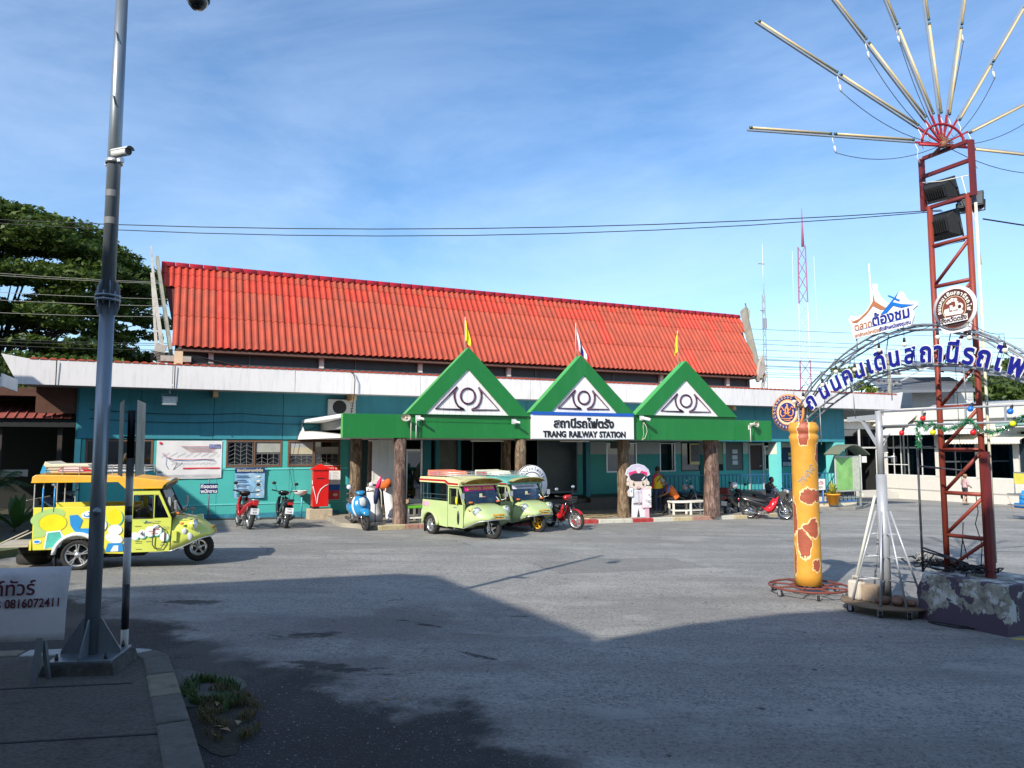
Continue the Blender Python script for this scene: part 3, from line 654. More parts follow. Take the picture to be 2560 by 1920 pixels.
mean_u = lambda s: (-6.36 + (-.68)*s/SLN, 17.95 + 1.07*s/SLN)
for ri, (s0, ln) in enumerate(rows):
    a0, a1 = mean_u(s0 + ln*.5)
    for k in range(ncol + 1):
        x = -7.04 + k*tw
        if x + tw*.6 < a0 or x + tw*.08 > a1: continue
        mi = 1 if (ri >= 2 and rr.random() < .55) or rr.random() < .05 else 0
        if tm[(ri, mi)] is None: tm[(ri, mi)] = tile_bm(ln).build('roof_tile', (roofm, roofm2)[mi], st, fix=False); o = tm[(ri, mi)]
        else: o = tm[(ri, mi)].copy(); COL.objects.link(o)
        q = sd_*s0 + nrm*(rr.random()*.004)
        o.location = (x, 6.0 + q.y, 5.19 + q.z)
base = None
for k in range(ncol + 1):
    x = -7.04 + k*tw
    if x > 19.0 - tw*.5: break
    if base is None: base = MB().lathe([(.135,0),(.13,tw*.96),(.118,tw*.965)], 8, axis='x', a0=R(-25), a1=R(205)).build('ridge_tile', ridgem, st, fix=False); o = base
    else: o = base.copy(); COL.objects.link(o)
    o.location = (x, 8.2, 8.36)
mb = MB(); mb.add([tuple(E0), tuple(E1), tuple(R1), tuple(R0)], [(0,1,2,3)], 0); mb.add([tuple(R0), tuple(R1), (17.95,10.4,5.19), (-6.36,10.4,5.19)], [(0,1,2,3)], 0)
mb.build('roof_deck', M('roof_deck_dark', (.10,.02,.015), .8), st, loc=(0,.03,-.03), fix=False)
mb = MB(); mb.prism([(6.0,5.14),(8.2,8.3),(10.4,5.14)], -6.4,-6.3, axis='x'); mb.prism([(6.0,5.14),(8.2,8.3),(10.4,5.14)], 17.8,17.9, axis='x'); mb.build('gable_wall', M('gable_grey', (.3,.3,.28), .8), st)
mb = MB(); mb.box(-6.3,17.9,6.5,10.2,4.4,4.5); mb.box(-6.5,18,10.0,10.2,3,5.2); mb.build('rear_wall', dark, st)
MB().box(-6.5,18.05,6.04,6.5,5.06,5.14).build('eave_board', M('brown_eave', (.11,.06,.045), .8, var=.2), st)
def flat_beam(name, pts, w, t, mat):        # a plank along pts (x,y,z) with face width w and thickness t
    mb = MB()
    for p, q in zip(pts[:-1], pts[1:]): mb.bar(p, q, t, w, 0, up=(0,-1,.2))
    return mb.build(name, mat, st, .01)
flat_beam('barge_board', [(-6.60,6.05,5.0),(-7.18,8.05,8.52)], .34, .10, concg)
flat_beam('barge_board', [(18.14,5.96,5.0),(19.22,8.12,8.75)], .36, .14, concg)
flat_beam('barge_board', [(-7.18,8.3,8.5),(-6.6,10.4,5.0)], .34, .10, concg)
mb = MB(); mb.loft([[(x+a*w,y+b*.05,z) for a,b in ((-.5,-1),(.5,-1),(.5,1),(-.5,1))] for x,y,z,w in ((-6.88,5.95,5.18,.13),(-7.04,6.4,6.2,.12),(-7.25,7.4,7.6,.09),(-7.40,8.1,8.95,.05))], sm=False); mb.build('gable_horn', concw2, st)
mb = MB(); mb.loft([[(x+a*w,y+b*.05,z) for a,b in ((-.5,-1),(.5,-1),(.5,1),(-.5,1))] for x,y,z,w in ((-7.04,6.0,5.12,.10),(-7.16,6.6,6.3,.08),(-7.34,7.6,7.9,.05))], sm=False); mb.build('gable_horn', concw2, st)
mb = MB(); mb.prism([(-6.95,4.3),(-6.82,4.3),(-6.78,5.0),(-6.72,5.2),(-7.05,5.25),(-7.12,4.95),(-7.02,4.8)], 5.9, 6.05, axis='y'); mb.build('gable_bracket', concw2, st)
mb = MB(); mb.prism([(18.10,4.95),(18.50,5.5),(18.42,5.9),(18.34,6.2),(18.15,5.8),(18.0,5.2)], 5.9, 6.05, axis='y'); mb.build('gable_horn', concw2, st)
mb = MB(); mb.prism([(18.2,4.55),(18.32,4.6),(18.6,5.3),(18.5,5.35)], 5.95, 6.05, axis='y'); mb.prism([(19.32,8.6),(19.46,8.75),(19.4,8.3),(19.2,9.05)], 7.9, 8.0, axis='y'); mb.build('gable_bracket', concw2, st)
MB().box(-6.5,-6.25,5.2,5.3,4.36,4.95).build('post_stub', M('cream_stub', (.6,.47,.3), .7), st); MB().box(-6.9,-6.0,5.6,6.2,4.66,4.84).build('ledge', concw2, st)
# --- front canopy
mb = MB(); mb.add([(-2.62,4.64,2.80),(-2.17,.28,2.84),(13.2,.28,2.84),(13.2,4.64,2.80),(-2.62,4.64,2.70),(-2.17,.28,2.74),(13.2,.28,2.74),(13.2,4.64,2.70)], [(0,1,2,3),(7,6,5,4),(0,4,5,1),(1,5,6,2),(2,6,7,3),(3,7,4,0)])
mb.build('canopy_roof', white, st)
mb = MB(); mb.add([(-2.72,4.64,2.16),(-2.17,.30,2.17),(13.15,.30,2.17),(13.15,4.64,2.16),(-2.66,4.64,2.44),(-2.17,.30,2.20),(13.15,.30,2.20),(13.15,4.64,2.44)], [(0,1,2,3),(7,6,5,4),(0,4,5,1),(1,5,6,2),(2,6,7,3),(3,7,4,0)][0:6])
mb.add([(-2.64,4.64,2.44),(-2.60,4.0,2.40),(-2.60,4.64,2.70)], [(0,1,2)]); mb.build('canopy_beam', white, st)
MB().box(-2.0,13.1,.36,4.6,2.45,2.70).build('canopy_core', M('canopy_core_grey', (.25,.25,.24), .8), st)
def bandbox(x0, x1, z0, z1): 
    b = MB().box(x0, x1, .10, .30, z0, z1, 0).build('canopy_board', greenp, st, .006); return b
b0 = bandbox(-2.17,.10,2.17,2.84); bandbox(.11,3.55,2.17,2.895); bandbox(7.24,11.56,2.15,2.96); bandbox(11.57,13.2,2.14,2.86); bandbox(3.56,7.23,2.2,2.97)
MB().box(-2.185,-2.171,.095,.31,2.17,2.84).build('board_end', greene, b0)
def gable(x0, x1, ax, zb, za, ix0, ix1, iax, iza, izb):
    """green triangular frame with white planked field and a purple emblem"""
    mb = MB(); y0, y1 = .02, .34
    mb.prism([(x0,zb),(ix0,zb),(ix0,izb),(iax,iza),(ax,za)], y0, y1); mb.prism([(ix1,zb),(x1,zb),(ax,za),(iax,iza),(ix1,izb)], y0, y1)
    if izb > zb: mb.prism([(ix0,zb),(ix1,zb),(ix1,izb),(ix0,izb)], y0, y1)
    g = mb.build('gable', greenp, st); 
    d = Vector((ax-x0,0,za-zb)).normalized(); nn = Vector((-d.z,0,d.x))*.006
    MB().add([(x0+nn.x,y0+.01,zb+nn.z),(ax+nn.x,y0+.01,za+nn.z),(ax+nn.x,y1,za+nn.z),(x0+nn.x,y1,zb+nn.z)], [(0,1,2,3)]).build('gable_side', greenside, g, fix=False)
    d = Vector((x1-ax,0,zb-za)).normalized(); nn = Vector((-d.z,0,d.x))*.006
    MB().add([(ax+nn.x,y0+.01,za+nn.z),(x1+nn.x,y0+.01,zb+nn.z),(x1+nn.x,y1,zb+nn.z),(ax+nn.x,y1,za+nn.z)], [(0,1,2,3)]).build('gable_side', greenside, g, fix=False)
    n = 14; w = (ix1-ix0)/n
    def top(x): return izb + (iza-izb)*((x-ix0)/(iax-ix0) if x < iax else (ix1-x)/(ix1-iax))
    for i in range(n):
        a, b = ix0 + i*w + .003, ix0 + (i+1)*w - .003
        poly = [(a,izb),(b,izb),(b,top(b))] + ([(iax,iza)] if a < iax < b else []) + [(a,top(a))]
        MB().prism(poly, .06 + .002*(i%2), .10).build('plank', M('white_plank', (.80,.78,.78), .5, var=.03, scale=3, dirt=.2, dcol=(.5,.45,.47)), g)
    pur = M('purple_paint', (.06,.012,.045), .5); k = (ix1-ix0)/2.64; kz = (iza-izb)/1.39
    mb = MB(); cx = iax; f = lambda dx, z: (cx + dx*k, .045, izb + (z-2.83)*kz)
    mb.tube([f(.225*math.cos(a), 3.40+.235*math.sin(a)) for a in [2*math.pi*i/28 for i in range(29)]], .028, 6, caps=False)
    for sg in (-1, 1):
        arc = [f(sg*(.30 + .0 + .02*0 + (.12 if 0 else 0)), 3.66)]
        pts = [f(sg*.33,3.67),f(sg*.42,3.55),f(sg*.98,3.01),f(sg*.12 + sg*.0,2.99)]
        inner = [f(sg*(.50 - .36*math.sin(R(t))**1.0), 3.58 - .0 - .58*(1-math.cos(R(t)))) for t in range(0, 91, 15)]
        inner = [f(sg*.34,3.67),f(sg*.42,3.52),f(sg*.43,3.38),f(sg*.39,3.22),f(sg*.31,3.09),f(sg*.12,2.99)]
        mb.tube([f(sg*.34,3.67),f(sg*1.0,3.00),f(sg*.12,2.985)], .027, 6); mb.tube(inner, .027, 6)
    mb.build('emblem', pur, g)
    return g
gable(-.42,3.53,1.50,2.85,4.86,.16,2.80,1.48,4.22,2.86)
gable(3.53,7.32,5.32,2.97,4.82,4.22,6.66,5.42,4.19,2.98)
gable(7.34,11.58,9.42,2.96,4.84,8.04,10.76,9.40,4.20,2.97)
sb = MB().box(3.56,7.23,-.03,.10,2.16,2.90).build('sign_board', M('sign_white', (.82,.82,.84), .45, var=.03, dirt=.12, dcol=(.5,.4,.3)), st)
MB().box(3.56,7.23,-.05,.10,2.90,3.0).build('blue_strip', M('sign_blue', (.01,.09,.42), .4), sb)
MB().box(3.55,7.24,-.04,-.028,2.155,2.175).build('trim', alu, sb)
ink = M('black_letter', (.012,.012,.014), .5)
letters('สถานีรถไฟตรัง', .37, ink, sb, (5.38,-.035,2.635), bold=.012, thick=.03)
letters('TRANG RAILWAY STATION', .262, ink, sb, (5.42,-.035,2.305), bold=.009, thick=.03, xs=.90, word=1.35)
# --- log-like concrete pillars of the canopy
def barkmat(name, c1, c2, c3):
    m = bpy.data.materials.new(name); m.use_nodes = True; t = m.node_tree; b = t.nodes['Principled BSDF']; L = t.links.new
    tcn = N_(t, 'ShaderNodeTexCoord'); mp = N_(t, 'ShaderNodeMapping'); mp.inputs['Scale'].default_value = (5,5,1.3); L(tcn.outputs['Object'], mp.inputs[0])
    n = N_(t, 'ShaderNodeTexNoise'); n.inputs['Scale'].default_value = 2.2; n.inputs['Detail'].default_value = 8; n.inputs['Roughness'].default_value = .65; n.inputs['Distortion'].default_value = 1.0; L(mp.outputs[0], n.inputs['Vector'])
    r = N_(t, 'ShaderNodeValToRGB'); r.color_ramp.elements[0].position = .36; r.color_ramp.elements[0].color = (*c1, 1); r.color_ramp.elements[1].position = .66; r.color_ramp.elements[1].color = (*c3, 1)
    e = r.color_ramp.elements.new(.5); e.color = (*c2, 1); L(n.outputs['Fac'], r.inputs[0]); L(r.outputs[0], b.inputs['Base Color']); b.inputs['Roughness'].default_value = .8
    bp = N_(t, 'ShaderNodeBump'); bp.inputs['Strength'].default_value = 1; bp.inputs['Distance'].default_value = .05; L(n.outputs['Fac'], bp.inputs['Height']); L(bp.outputs[0], b.inputs['Normal'])
    return m
bark = barkmat('bark_red', (.04,.026,.022), (.15,.090,.070), (.34,.235,.19)); barkb = barkmat('bark_brown', (.06,.035,.02), (.17,.115,.07), (.32,.235,.155))
def log_pillar(u, v, r, top, mat, seed, flare=1.15):
    z0 = gs(u, v) + .10; secs = []; n = 20
    for i in range(26):
        t = i/25; z = z0 + (top - z0)*t; q = []
        for j in range(n):
            an = 2*math.pi*j/n; k = noise.noise(Vector((math.cos(an)*1.6+seed, math.sin(an)*1.6, z*.9)))*.16 + noise.noise(Vector((math.cos(an)*4+seed, math.sin(an)*4, z*3)))*.10
            rr_ = r*(1 + k)*(flare - (flare-1)*min(1, t*3)); sq = 1/max(abs(math.cos(an)), abs(math.sin(an)))**.55
            q.append((u + rr_*sq*math.cos(an) - .04*t*0, -v + rr_*sq*math.sin(an), z))
        secs.append(q)
    return MB().loft(secs).build('log_pillar', mat, st, fix=False)
log_pillar(-.50,-.28,.165,2.18,bark,1); log_pillar(3.30,-.28,.16,2.18,barkb,9); log_pillar(7.34,-.80,.17,2.18,barkb,17); log_pillar(10.95,-.72,.235,2.18,bark,23)
log_pillar(-1.33,-2.2,.165,2.18,barkb,31); log_pillar(-.55,-3.3,.15,2.18,bark,37); log_pillar(4.2,-3.4,.14,2.18,barkb,41)
ft = MB().lathe([(.02,0),(.02,1.1)], 8, axis='x').build('tube_light', M('tube_light_off', (.6,.6,.58), .4), st, loc=(1.9,.9,2.10))
c_ = ft.copy(); COL.objects.link(c_); c_.location = (-1.2,1.2,2.10); c_ = ft.copy(); COL.objects.link(c_); c_.location = (5.0,.9,2.10)

# ================================================================== VEHICLES
def paint(name, col, rough=.3, dirt=.12): return M(name, col, rough, var=.05, scale=3, coat=.5, dirt=dirt, dcol=tuple(c*.55+.03 for c in col), dscale=3)
tyre_m = M('tyre', (.022,.022,.022), .85, var=.3, scale=15, bump=.3)
lamp_m = M('lamp_glass', (.75,.77,.78), .12, .3, coat=.6)
amber = M('amber_lens', (.75,.20,.03), .25, coat=.5); redl = M('red_lens', (.5,.01,.01), .2, coat=.5)
carglass = glass('vehicle_glass', (.22,.26,.27), .02, .6)
def wheel(parent, loc, r, w, rim_r, rim_mat, spokes=5, name='wheel', steer=0.0, dbl=False, axis_y=True, thin=False):
    root = bpy.data.objects.new(name, None); COL.objects.link(root); root.parent = parent; root.location = loc; root.rotation_euler = (0,0,steer)
    h = w/2; prof = [(rim_r,-h*.8),(rim_r+.01,-h),(r-.025,-h),(r-.006,-h*.72),(r,-h*.3),(r,h*.3),(r-.006,h*.72),(r-.025,h),(rim_r+.01,h),(rim_r,h*.8),(rim_r,-h*.8)]
    mb = MB().lathe(prof, 28, axis='y')
    for k in range(28 if not thin else 0):
        a = 2*math.pi*k/28; mb.box(-.006,.006,-h*.75,h*.75,r-.004,r+.003, M=Matrix.Rotation(a,4,'Y'))
    mb.build('tyre', tyre_m, root, fix=False)
    mb = MB().lathe([(rim_r,-h*.8),(rim_r-.018,-h*.62),(rim_r-.02,h*.62),(rim_r,h*.8)], 28, axis='y')
    if thin:
        for k in range(18):
            a = 2*math.pi*k/18; b = a + .5*(1 if k % 2 else -1)
            mb.tube([(.03*math.cos(a),(.02 if k%2 else -.02),.03*math.sin(a)),((rim_r-.015)*math.cos(b),0,(rim_r-.015)*math.sin(b))], .0022, 4, caps=False)
        mb.lathe([(0,-.045),(.035,-.045),(.04,-.02),(.04,.02),(.035,.045),(0,.045)], 14, axis='y'); mb.lathe([(.055,.045),(.11,.048),(.11,.052),(.055,.052)], 20, axis='y')
    else:
        for k in range(spokes):
            a = 2*math.pi*k/spokes
            for d in ((-.13,.13) if dbl else (0,)):
                mb.bar((.03*math.sin(a),-h*.42,.03*math.cos(a)), ((rim_r-.01)*math.sin(a+d),-h*.62,(rim_r-.01)*math.cos(a+d)), .028 if not dbl else .018, .03, up=(0,1,0))
                mb.bar((.03*math.sin(a),h*.42,.03*math.cos(a)), ((rim_r-.01)*math.sin(a+d),h*.62,(rim_r-.01)*math.cos(a+d)), .028 if not dbl else .018, .03, up=(0,1,0))
        mb.lathe([(0,-h*.75),(.045,-h*.7),(.05,-h*.3),(.05,h*.3),(.045,h*.7),(0,h*.75)], 16, axis='y')
        mb.lathe([(0,-h*.05),(rim_r*.72,-h*.05),(rim_r*.72,h*.05),(0,h*.05)], 20, mi=1, axis='y')
    mb.build('rim', [rim_mat, bplast], root, fix=False)
    return root

def tuktuk(label, x, y, ang, cfg):
    z = gz(x, y); t = thing('tuk_tuk', label, 'tuk-tuk', (x, y, z), ang, 'three wheeled taxis at the station')
    bm_, body2 = cfg['body'], cfg.get('bed', cfg['body']); roofc = cfg['roof']
    W2 = .62; RE = cfg.get('rear', .68)
    # wheels
    for sy in (-1, 1): wheel(t, (0, sy*.56, .26), .26, .15, cfg.get('rimr', .165), cfg['rim'], cfg.get('sp', 6), 'rear_wheel', dbl=cfg.get('dbl', False))
    wheel(t, (1.82, 0, .255), .255, .12, .15, cfg['frim'], 5, 'front_wheel', steer=cfg.get('steer', 0))
    mb = MB(); mb.tube([(1.66,.09,.72),(1.80,.09,.27)], .022, 8); mb.tube([(1.66,-.09,.72),(1.80,-.09,.27)], .022, 8); mb.build('front_fork', alu, t)
    # chassis
    mb = MB(); mb.box(-.35,1.5,-.30,.30,.24,.34); mb.box(-.05,.05,-.55,.55,.22,.30); mb.box(.5,.95,-.2,.2,.16,.3); mb.box(-.5,-.1,-.4,.4,.2,.4); mb.tube([(.6,-.35,.2),(-.4,-.42,.2)], .03, 8); mb.build('chassis', dark, t)
    # bed sides with wheel arch
    for sy in (-1, 1):
        arch = [(.33*math.cos(a), .26 + .33*math.sin(a)) for a in [R(d) for d in range(172, 3, -14)]]
        poly = [(.02-RE,.36),(-.36,.36)] + arch + [(.38,.27),(.74,.25),(.74,.90 + cfg.get('bh', 0)),(-RE,.90 + cfg.get('bh', 0)),(-RE,.60)]
        y0, y1 = sorted((sy*(W2-.0), sy*(W2-.045)))
        p = MB().prism(poly, y0, y1, axis='y').build('bed_side', body2, t, .008)
        mb = MB(); n = 14; secs = []
        for k in range(n+1):
            a = R(176 - 172*k/n); secs.append([(cx*math.cos(a), sy*yy, .26 + cx*math.sin(a)) for cx, yy in ((.325,W2-.02),(.385,W2-.02),(.375,W2+.065),(.325,W2+.075))])
        mb.loft(secs); mb.build('fender', cfg.get('fender', body2), t, fix=True)
    MB().box(.03-RE,.72,-.57,.57,.40,.46).build('bed_floor', M('bed_floor', (.09,.09,.085), .7), t)
    mb = MB(); mb.box(.05-RE,.66,.30,.56,.66,.74); mb.build('bench', cfg.get('bench', M('teal_bench', (.15,.40,.38), .5)), t, .02)
    mb = MB(); mb.box(.05-RE,.66,-.56,-.30,.66,.74); mb.build('bench', cfg.get('bench', M('teal_bench', (.15,.40,.38), .5)), t, .02)
    MB().box(.68,.72,-.57,.57,.40,.98).build('bulkhead', body2, t)
    # rear lower panel
    MB().box(-RE-.04,-RE-.01,-.60,.60,.36,.52).build('rear_apron', body2, t)
    # cab sides
    for sy in (-1, 1):
        ys = sorted((sy*W2, sy*(W2-.05)))
        def pr(poly, nm='door_panel', mat=bm_): return MB().prism(poly, ys[0], ys[1], axis='y').build(nm, mat, t, .006)
        d = MB(); 
        d.prism([(.76,.27),(1.41,.27),(1.43,.84),(.76,.84)], ys[0], ys[1], axis='y')
        d.prism([(.76,.84),(.83,.84),(.83,1.24),(.76,1.24)], ys[0], ys[1], axis='y'); d.prism([(.76,1.24),(1.25,1.24),(1.22,1.32),(.76,1.32)], ys[0], ys[1], axis='y')
        d.prism([(1.13,.84),(1.16,.84),(1.16,1.24),(1.13,1.24)], ys[0], ys[1], axis='y'); d.prism([(1.39,.84),(1.43,.84),(1.25,1.24),(1.21,1.24)], ys[0], ys[1], axis='y')
        door = d.build('door', bm_, t, .006)
        MB().box(1.02,1.14, sy*W2 - .008, sy*W2 + .012,.76,.785).build('handle', alu, door)
        MB().prism([(1.165,.85),(1.38,.85),(1.205,1.23),(1.165,1.23)], sy*(W2-.02), sy*(W2-.024), axis='y').build('quarter_pane', carglass, door)
        mb = MB()
        gk = M('black_gasket', (.02,.02,.02), .6)
        for (a, b) in (((.83,.845),(1.13,.845)),((1.13,.845),(1.13,1.235)),((1.13,1.235),(.83,1.235)),((.83,1.235),(.83,.845))):
            mb.tube([(a[0],sy*(W2+.002),a[1]),(b[0],sy*(W2+.002),b[1])], .009, 6)
        mb.build('window_gasket', gk, door)
        mb = MB(); mb.tube([(.757,sy*(W2+.001),.27),(.757,sy*(W2+.001),1.3)], .004, 4); mb.tube([(1.425,sy*(W2-.002),.27),(1.435,sy*(W2-.002),.86)], .006, 4); mb.build('door_gap', gk, door)
        if cfg.get('slot'):
            mb = MB(); mb.lathe([(0,0),(1,0),(1,.02),(0,.02)], 20, M=Matrix.Translation((1.22,sy*(W2+.012) if sy < 0 else sy*(W2+.0),.52)) @ Matrix.Diagonal((.045,1,.17,1)), axis='y'); mb.build('door_grab', bplast, door)
    MB().box(.74,.77,-.6,.6,.30,1.02).build('cab_back', bm_, t)
    mb = MB(); mb.box(.85,1.2,-.45,.45,.50,.60); mb.box(.82,.90,-.45,.45,.60,.98); mb.build('driver_seat', M('seat_vinyl', (.03,.03,.035), .6), t, .03)
    mb = MB(); mb.lathe([(.155,0),(.17,.01),(.155,.02),(.145,.01),(.155,0)], 18, M=Matrix.Translation((1.24,0,.86)) @ Matrix.Rotation(R(35),4,'Y')); mb.tube([(1.24,0,.86),(1.42,0,.6)], .015, 6); mb.tube([(1.24,-.15,.865),(1.24,.15,.865)], .01, 6); mb.build('steering_wheel', cfg.get('swm', bplast), t)
    MB().box(1.30,1.42,-.55,.55,.74,.86).build('dashboard', bplast, t, .02)
    # nose
    n = 22; st_ = [(1.40,.62,.87,.27),(1.46,.615,.865,.28),(1.60,.60,.835,.33),(1.74,.56,.80,.39),(1.87,.50,.735,.45),(1.97,.42,.66,.475),(2.05,.32,.61,.48),(2.09,.20,.575,.50)]
    secs = []
    for (xx, w, zt, zb) in st_:
        q = []
        for k in range(n+1):
            a = math.pi*k/n; c, s = math.cos(a), math.sin(a); e = .50
            q.append((xx, w*math.copysign(abs(c)**e, c), zb + (zt-zb)*abs(s)**.62))
        for k in range(1, 8):
            yy = -w + 2*w*k/8; q.append((xx - .02*(1-(yy/w)**2), yy, zb + .09*(1-(yy/w)**2)*min(1, (xx-1.4)*2.2)))
        secs.append(q)
    nose = MB().loft(secs).build('nose', bm_, t, fix=True)
    lip = [(xx+.004, -w*1.005, zb+.002) for (xx, w, zt, zb) in st_] + [(xx+.004, w*1.005, zb+.002) for (xx, w, zt, zb) in st_[::-1]]
    MB().tube(lip, .011, 6).build('trim', cfg.get('trim', alu), nose)
    MB().tube([(1.47,-.42,.875),(1.60,-.2,.862),(1.62,0,.868),(1.60,.2,.862),(1.47,.42,.875)], .005, 4).build('bonnet_seam', M('seam_dark', (.08,.09,.04), .7), nose)
    for sy in (-1, 1):
        h = bpy.data.objects.new('headlight', None); COL.objects.link(h); h.parent = t; h.location = (1.80, sy*.475, .70); h.rotation_euler = (0, 0, sy*R(14))
        MB().lathe([(.0,-.22),(.085,-.22),(.105,-.03),(.105,.0),(.092,.012),(.09,.0)], 20, axis='x').build('housing', bm_, h, fix=False)
        MB().lathe([(.105,0),(.112,.01),(.104,.022),(.09,.02),(.088,.005)], 20, axis='x').build('bezel', chrome, h, fix=False)
        MB().lathe([(0,.035),(.04,.031),(.07,.02),(.09,.006)], 20, axis='x').build('lens', lamp_m, h, fix=False)
        MB().sphere((1.60,sy*.585,.735),.028,6,sc=(1.3,.6,.8)).build('side_indicator', amber, t)
        MB().box(1.46,1.53,sy*.44-.04,sy*.44+.04,.885,.925).build('indicator', amber, t, .01)
        mb = MB(); mb.tube([(1.42,sy*.60,.92),(1.50,sy*.70,.95),(1.50,sy*.70,1.02)], .007, 6); mb.box(1.485,1.515,sy*.70-.05,sy*.70+.05,1.0,1.14); mb.build('mirror', alu, t, .008)
    # windscreen
    fr = MB()
    bl, br_, tr_, tl_ = (1.44,-.56,.87),(1.44,.56,.87),(1.235,.50,1.31),(1.235,-.50,1.31)
    for a, b in ((bl,br_),(br_,tr_),(tr_,tl_),(tl_,bl)): fr.tube([a,b], .024, 6)
    wf = fr.build('windscreen', cfg.get('wframe', bplast), t)
    mb = MB(); k = 6
    mb.loft([[(1.44+.03*math.cos(math.pi*j/10-math.pi/2), -.56+1.12*j/10, .875) for j in range(11)],[(1.235+.03*math.cos(math.pi*j/10-math.pi/2), -.50+1.0*j/10, 1.305) for j in range(11)]], closed=False, caps=False); mb.build('glass_pane', carglass, wf, fix=False)
    def wl(fa, fb, ins, off=.006):
        f = lambda q, j: (1.44+(1.235-1.44)*q + .03*math.cos(math.pi*j/10-math.pi/2) + off, (-.56+1.12*j/10)*(1-q*.107)*ins, .875+.43*q)
        return [[f(fa - .05*math.sin(math.pi*j/10)*0, j) for j in range(11)],[f(fb, j) for j in range(11)]]
    bnr = MB().loft(wl(.70,.98,.985), closed=False, caps=False).build('banner', cfg['banner'], wf, fix=False)
    if cfg.get('btext'):
        o = letters(cfg['btext'], .095, cfg['btm'], wf, (0,0,0), 'print', thick=.002, bold=.002)
        o.rotation_euler = (R(25.4*0), 0, R(90)); o.location = (1.44-.205*.84+.045, .0, .875+.43*.84)
        o.data.transform(Matrix.Rotation(R(-25),4,'X'))
    MB().tube([(1.47,.02,.875),(1.37,-.12,1.05)], .005, 5).build('wiper', bplast, wf)
    for (yy, zz, mt) in ((-.02,.93,pwhite),(.06,.925,M('paper_orange', (.8,.25,.1), .6)),(-.05,1.0,M('garland', (.7,.65,.4), .7))): MB().box(1.40,1.402,yy-.05,yy+.04,zz,zz+.11).build('dash_ornament', mt, wf)
    # number plate
    pl = MB().add([(2.0,-.19,.52),(2.0,.19,.52),(1.97,.19,.635),(1.97,-.19,.635),(2.0+.012,-.19,.52),(2.0+.012,.19,.52),(1.97+.012,.19,.635),(1.97+.012,-.19,.635)], [(0,1,2,3),(7,6,5,4),(0,4,5,1),(2,6,7,3),(1,5,6,2),(0,3,7,4)]).build('number_plate', M('yellow_plate', (.80,.42,.02), .4), t)
    pl.location = (.075, 0, .0)
    o = letters(cfg['plate'], .11, M('plate_ink', (.12,.05,.01), .6), pl, (0,0,0), 'print', thick=.002, bold=.002); o.data.transform(Matrix.Rotation(R(-14),4,'X')); o.rotation_euler = (0,0,R(90)); o.location = (2.002,0,.575)
    # roof
    side = cfg['side_poly']
    rf = MB(); secs = []
    rw = .66
    rf.prism(side, -rw, rw, axis='y', mi=0); roof = rf.build('roof', roofc, t, .012)
    for sy in (-1, 1):
        for k, (poly, mt) in enumerate(cfg['stripes']):
            MB().prism(poly, sy*rw, sy*(rw+.004+.002*k), axis='y').build('stripe', mt, roof)
    # visor
    vs = []; nv = 12
    for (xx, zt, w) in ((1.05,1.36,.56),(1.26,1.44,.60),(1.52-cfg.get('vs',0),1.455,.62)):
        vs.append([(xx - .05*(abs(j/nv*2-1)**3), -w + 2*w*j/nv, zt + .055*(1-(j/nv*2-1)**2) - .045*abs(j/nv*2-1)**4) for j in range(nv+1)])
    vz = MB().loft(vs, closed=False, caps=False); vz.loft([[ (p[0],p[1],p[2]-.025) for p in q] for q in vs], closed=False, caps=False)
    e = vs[-1]; vz.loft([e, [(p[0],p[1],p[2]-.025) for p in e]], closed=False, caps=False)
    visor = vz.build('visor', cfg['visor'], t, fix=False)
    vb = MB(); q1 = [(1.26, -.55+1.10*j/nv, 1.33) for j in range(nv+1)]; q2 = [(1.50-cfg.get('vs',0)-.05*(abs(j/nv*2-1)**3), -.60+1.2*j/nv, 1.425+.055*(1-(j/nv*2-1)**2)-.045*abs(j/nv*2-1)**4) for j in range(nv+1)]
    vb.loft([q1,q2], closed=False, caps=False); vb.build('visor_lining', cfg['lining'], visor, fix=False)
    # roof rack, sign, antenna
    rk = MB(); r0, r1 = (.1-RE,.95)
    zt_ = max(p[1] for p in side)
    for zz in (zt_+.04, zt_+.085, zt_+.13):
        rk.tube([(r0,-.46,zz),(r1,-.46,zz),(r1,.46,zz),(r0,.46,zz),(r0,-.46,zz)], .006, 5)
    for xx in np.linspace(r0, r1, 7):
        for sy in (-.46,.46): rk.tube([(xx,sy,zt_-.01),(xx,sy,zt_+.13)], .006, 5)
    for yy in (-.3,-.15,0,.15,.3): rk.tube([(r0,yy,zt_+.04),(r1,yy,zt_+.04)], .005, 5)
    rk.build('roof_rack', cfg.get('rack', alu), t, fix=False)
    sg = MB(); sg.prism(cfg.get('sign_poly', [(-.46,zt_+.02),(.22,zt_+.02),(.10,zt_+.13),(-.34,zt_+.15),(-.44,zt_+.17)]), -.44, .44, axis='y'); sign = sg.build('roof_sign', cfg['sign'], t, .01)
    for sy in (-1, 1): MB().prism([(-.40,zt_+.04),(.14,zt_+.04),(.04,zt_+.115),(-.34,zt_+.125)], sy*.44, sy*.446, axis='y').build('sign_face', cfg['signf'], sign)
    # posts and rails of the open back
    mb = MB(); pb = .90 + cfg.get('bh', 0); rb = min(p[1] for p in side if p[0] < .5) + .02
    for xx in cfg.get('posts', (.03-RE,-.2,.70)):
        for sy in (-.60,.60): MB().tube([(xx,sy,pb-.02),(xx,sy,rb)], .011, 6).build('roof_post', cfg.get('cage', M('dark_cage_paint', (.05,.08,.09), .5)), t, fix=False)
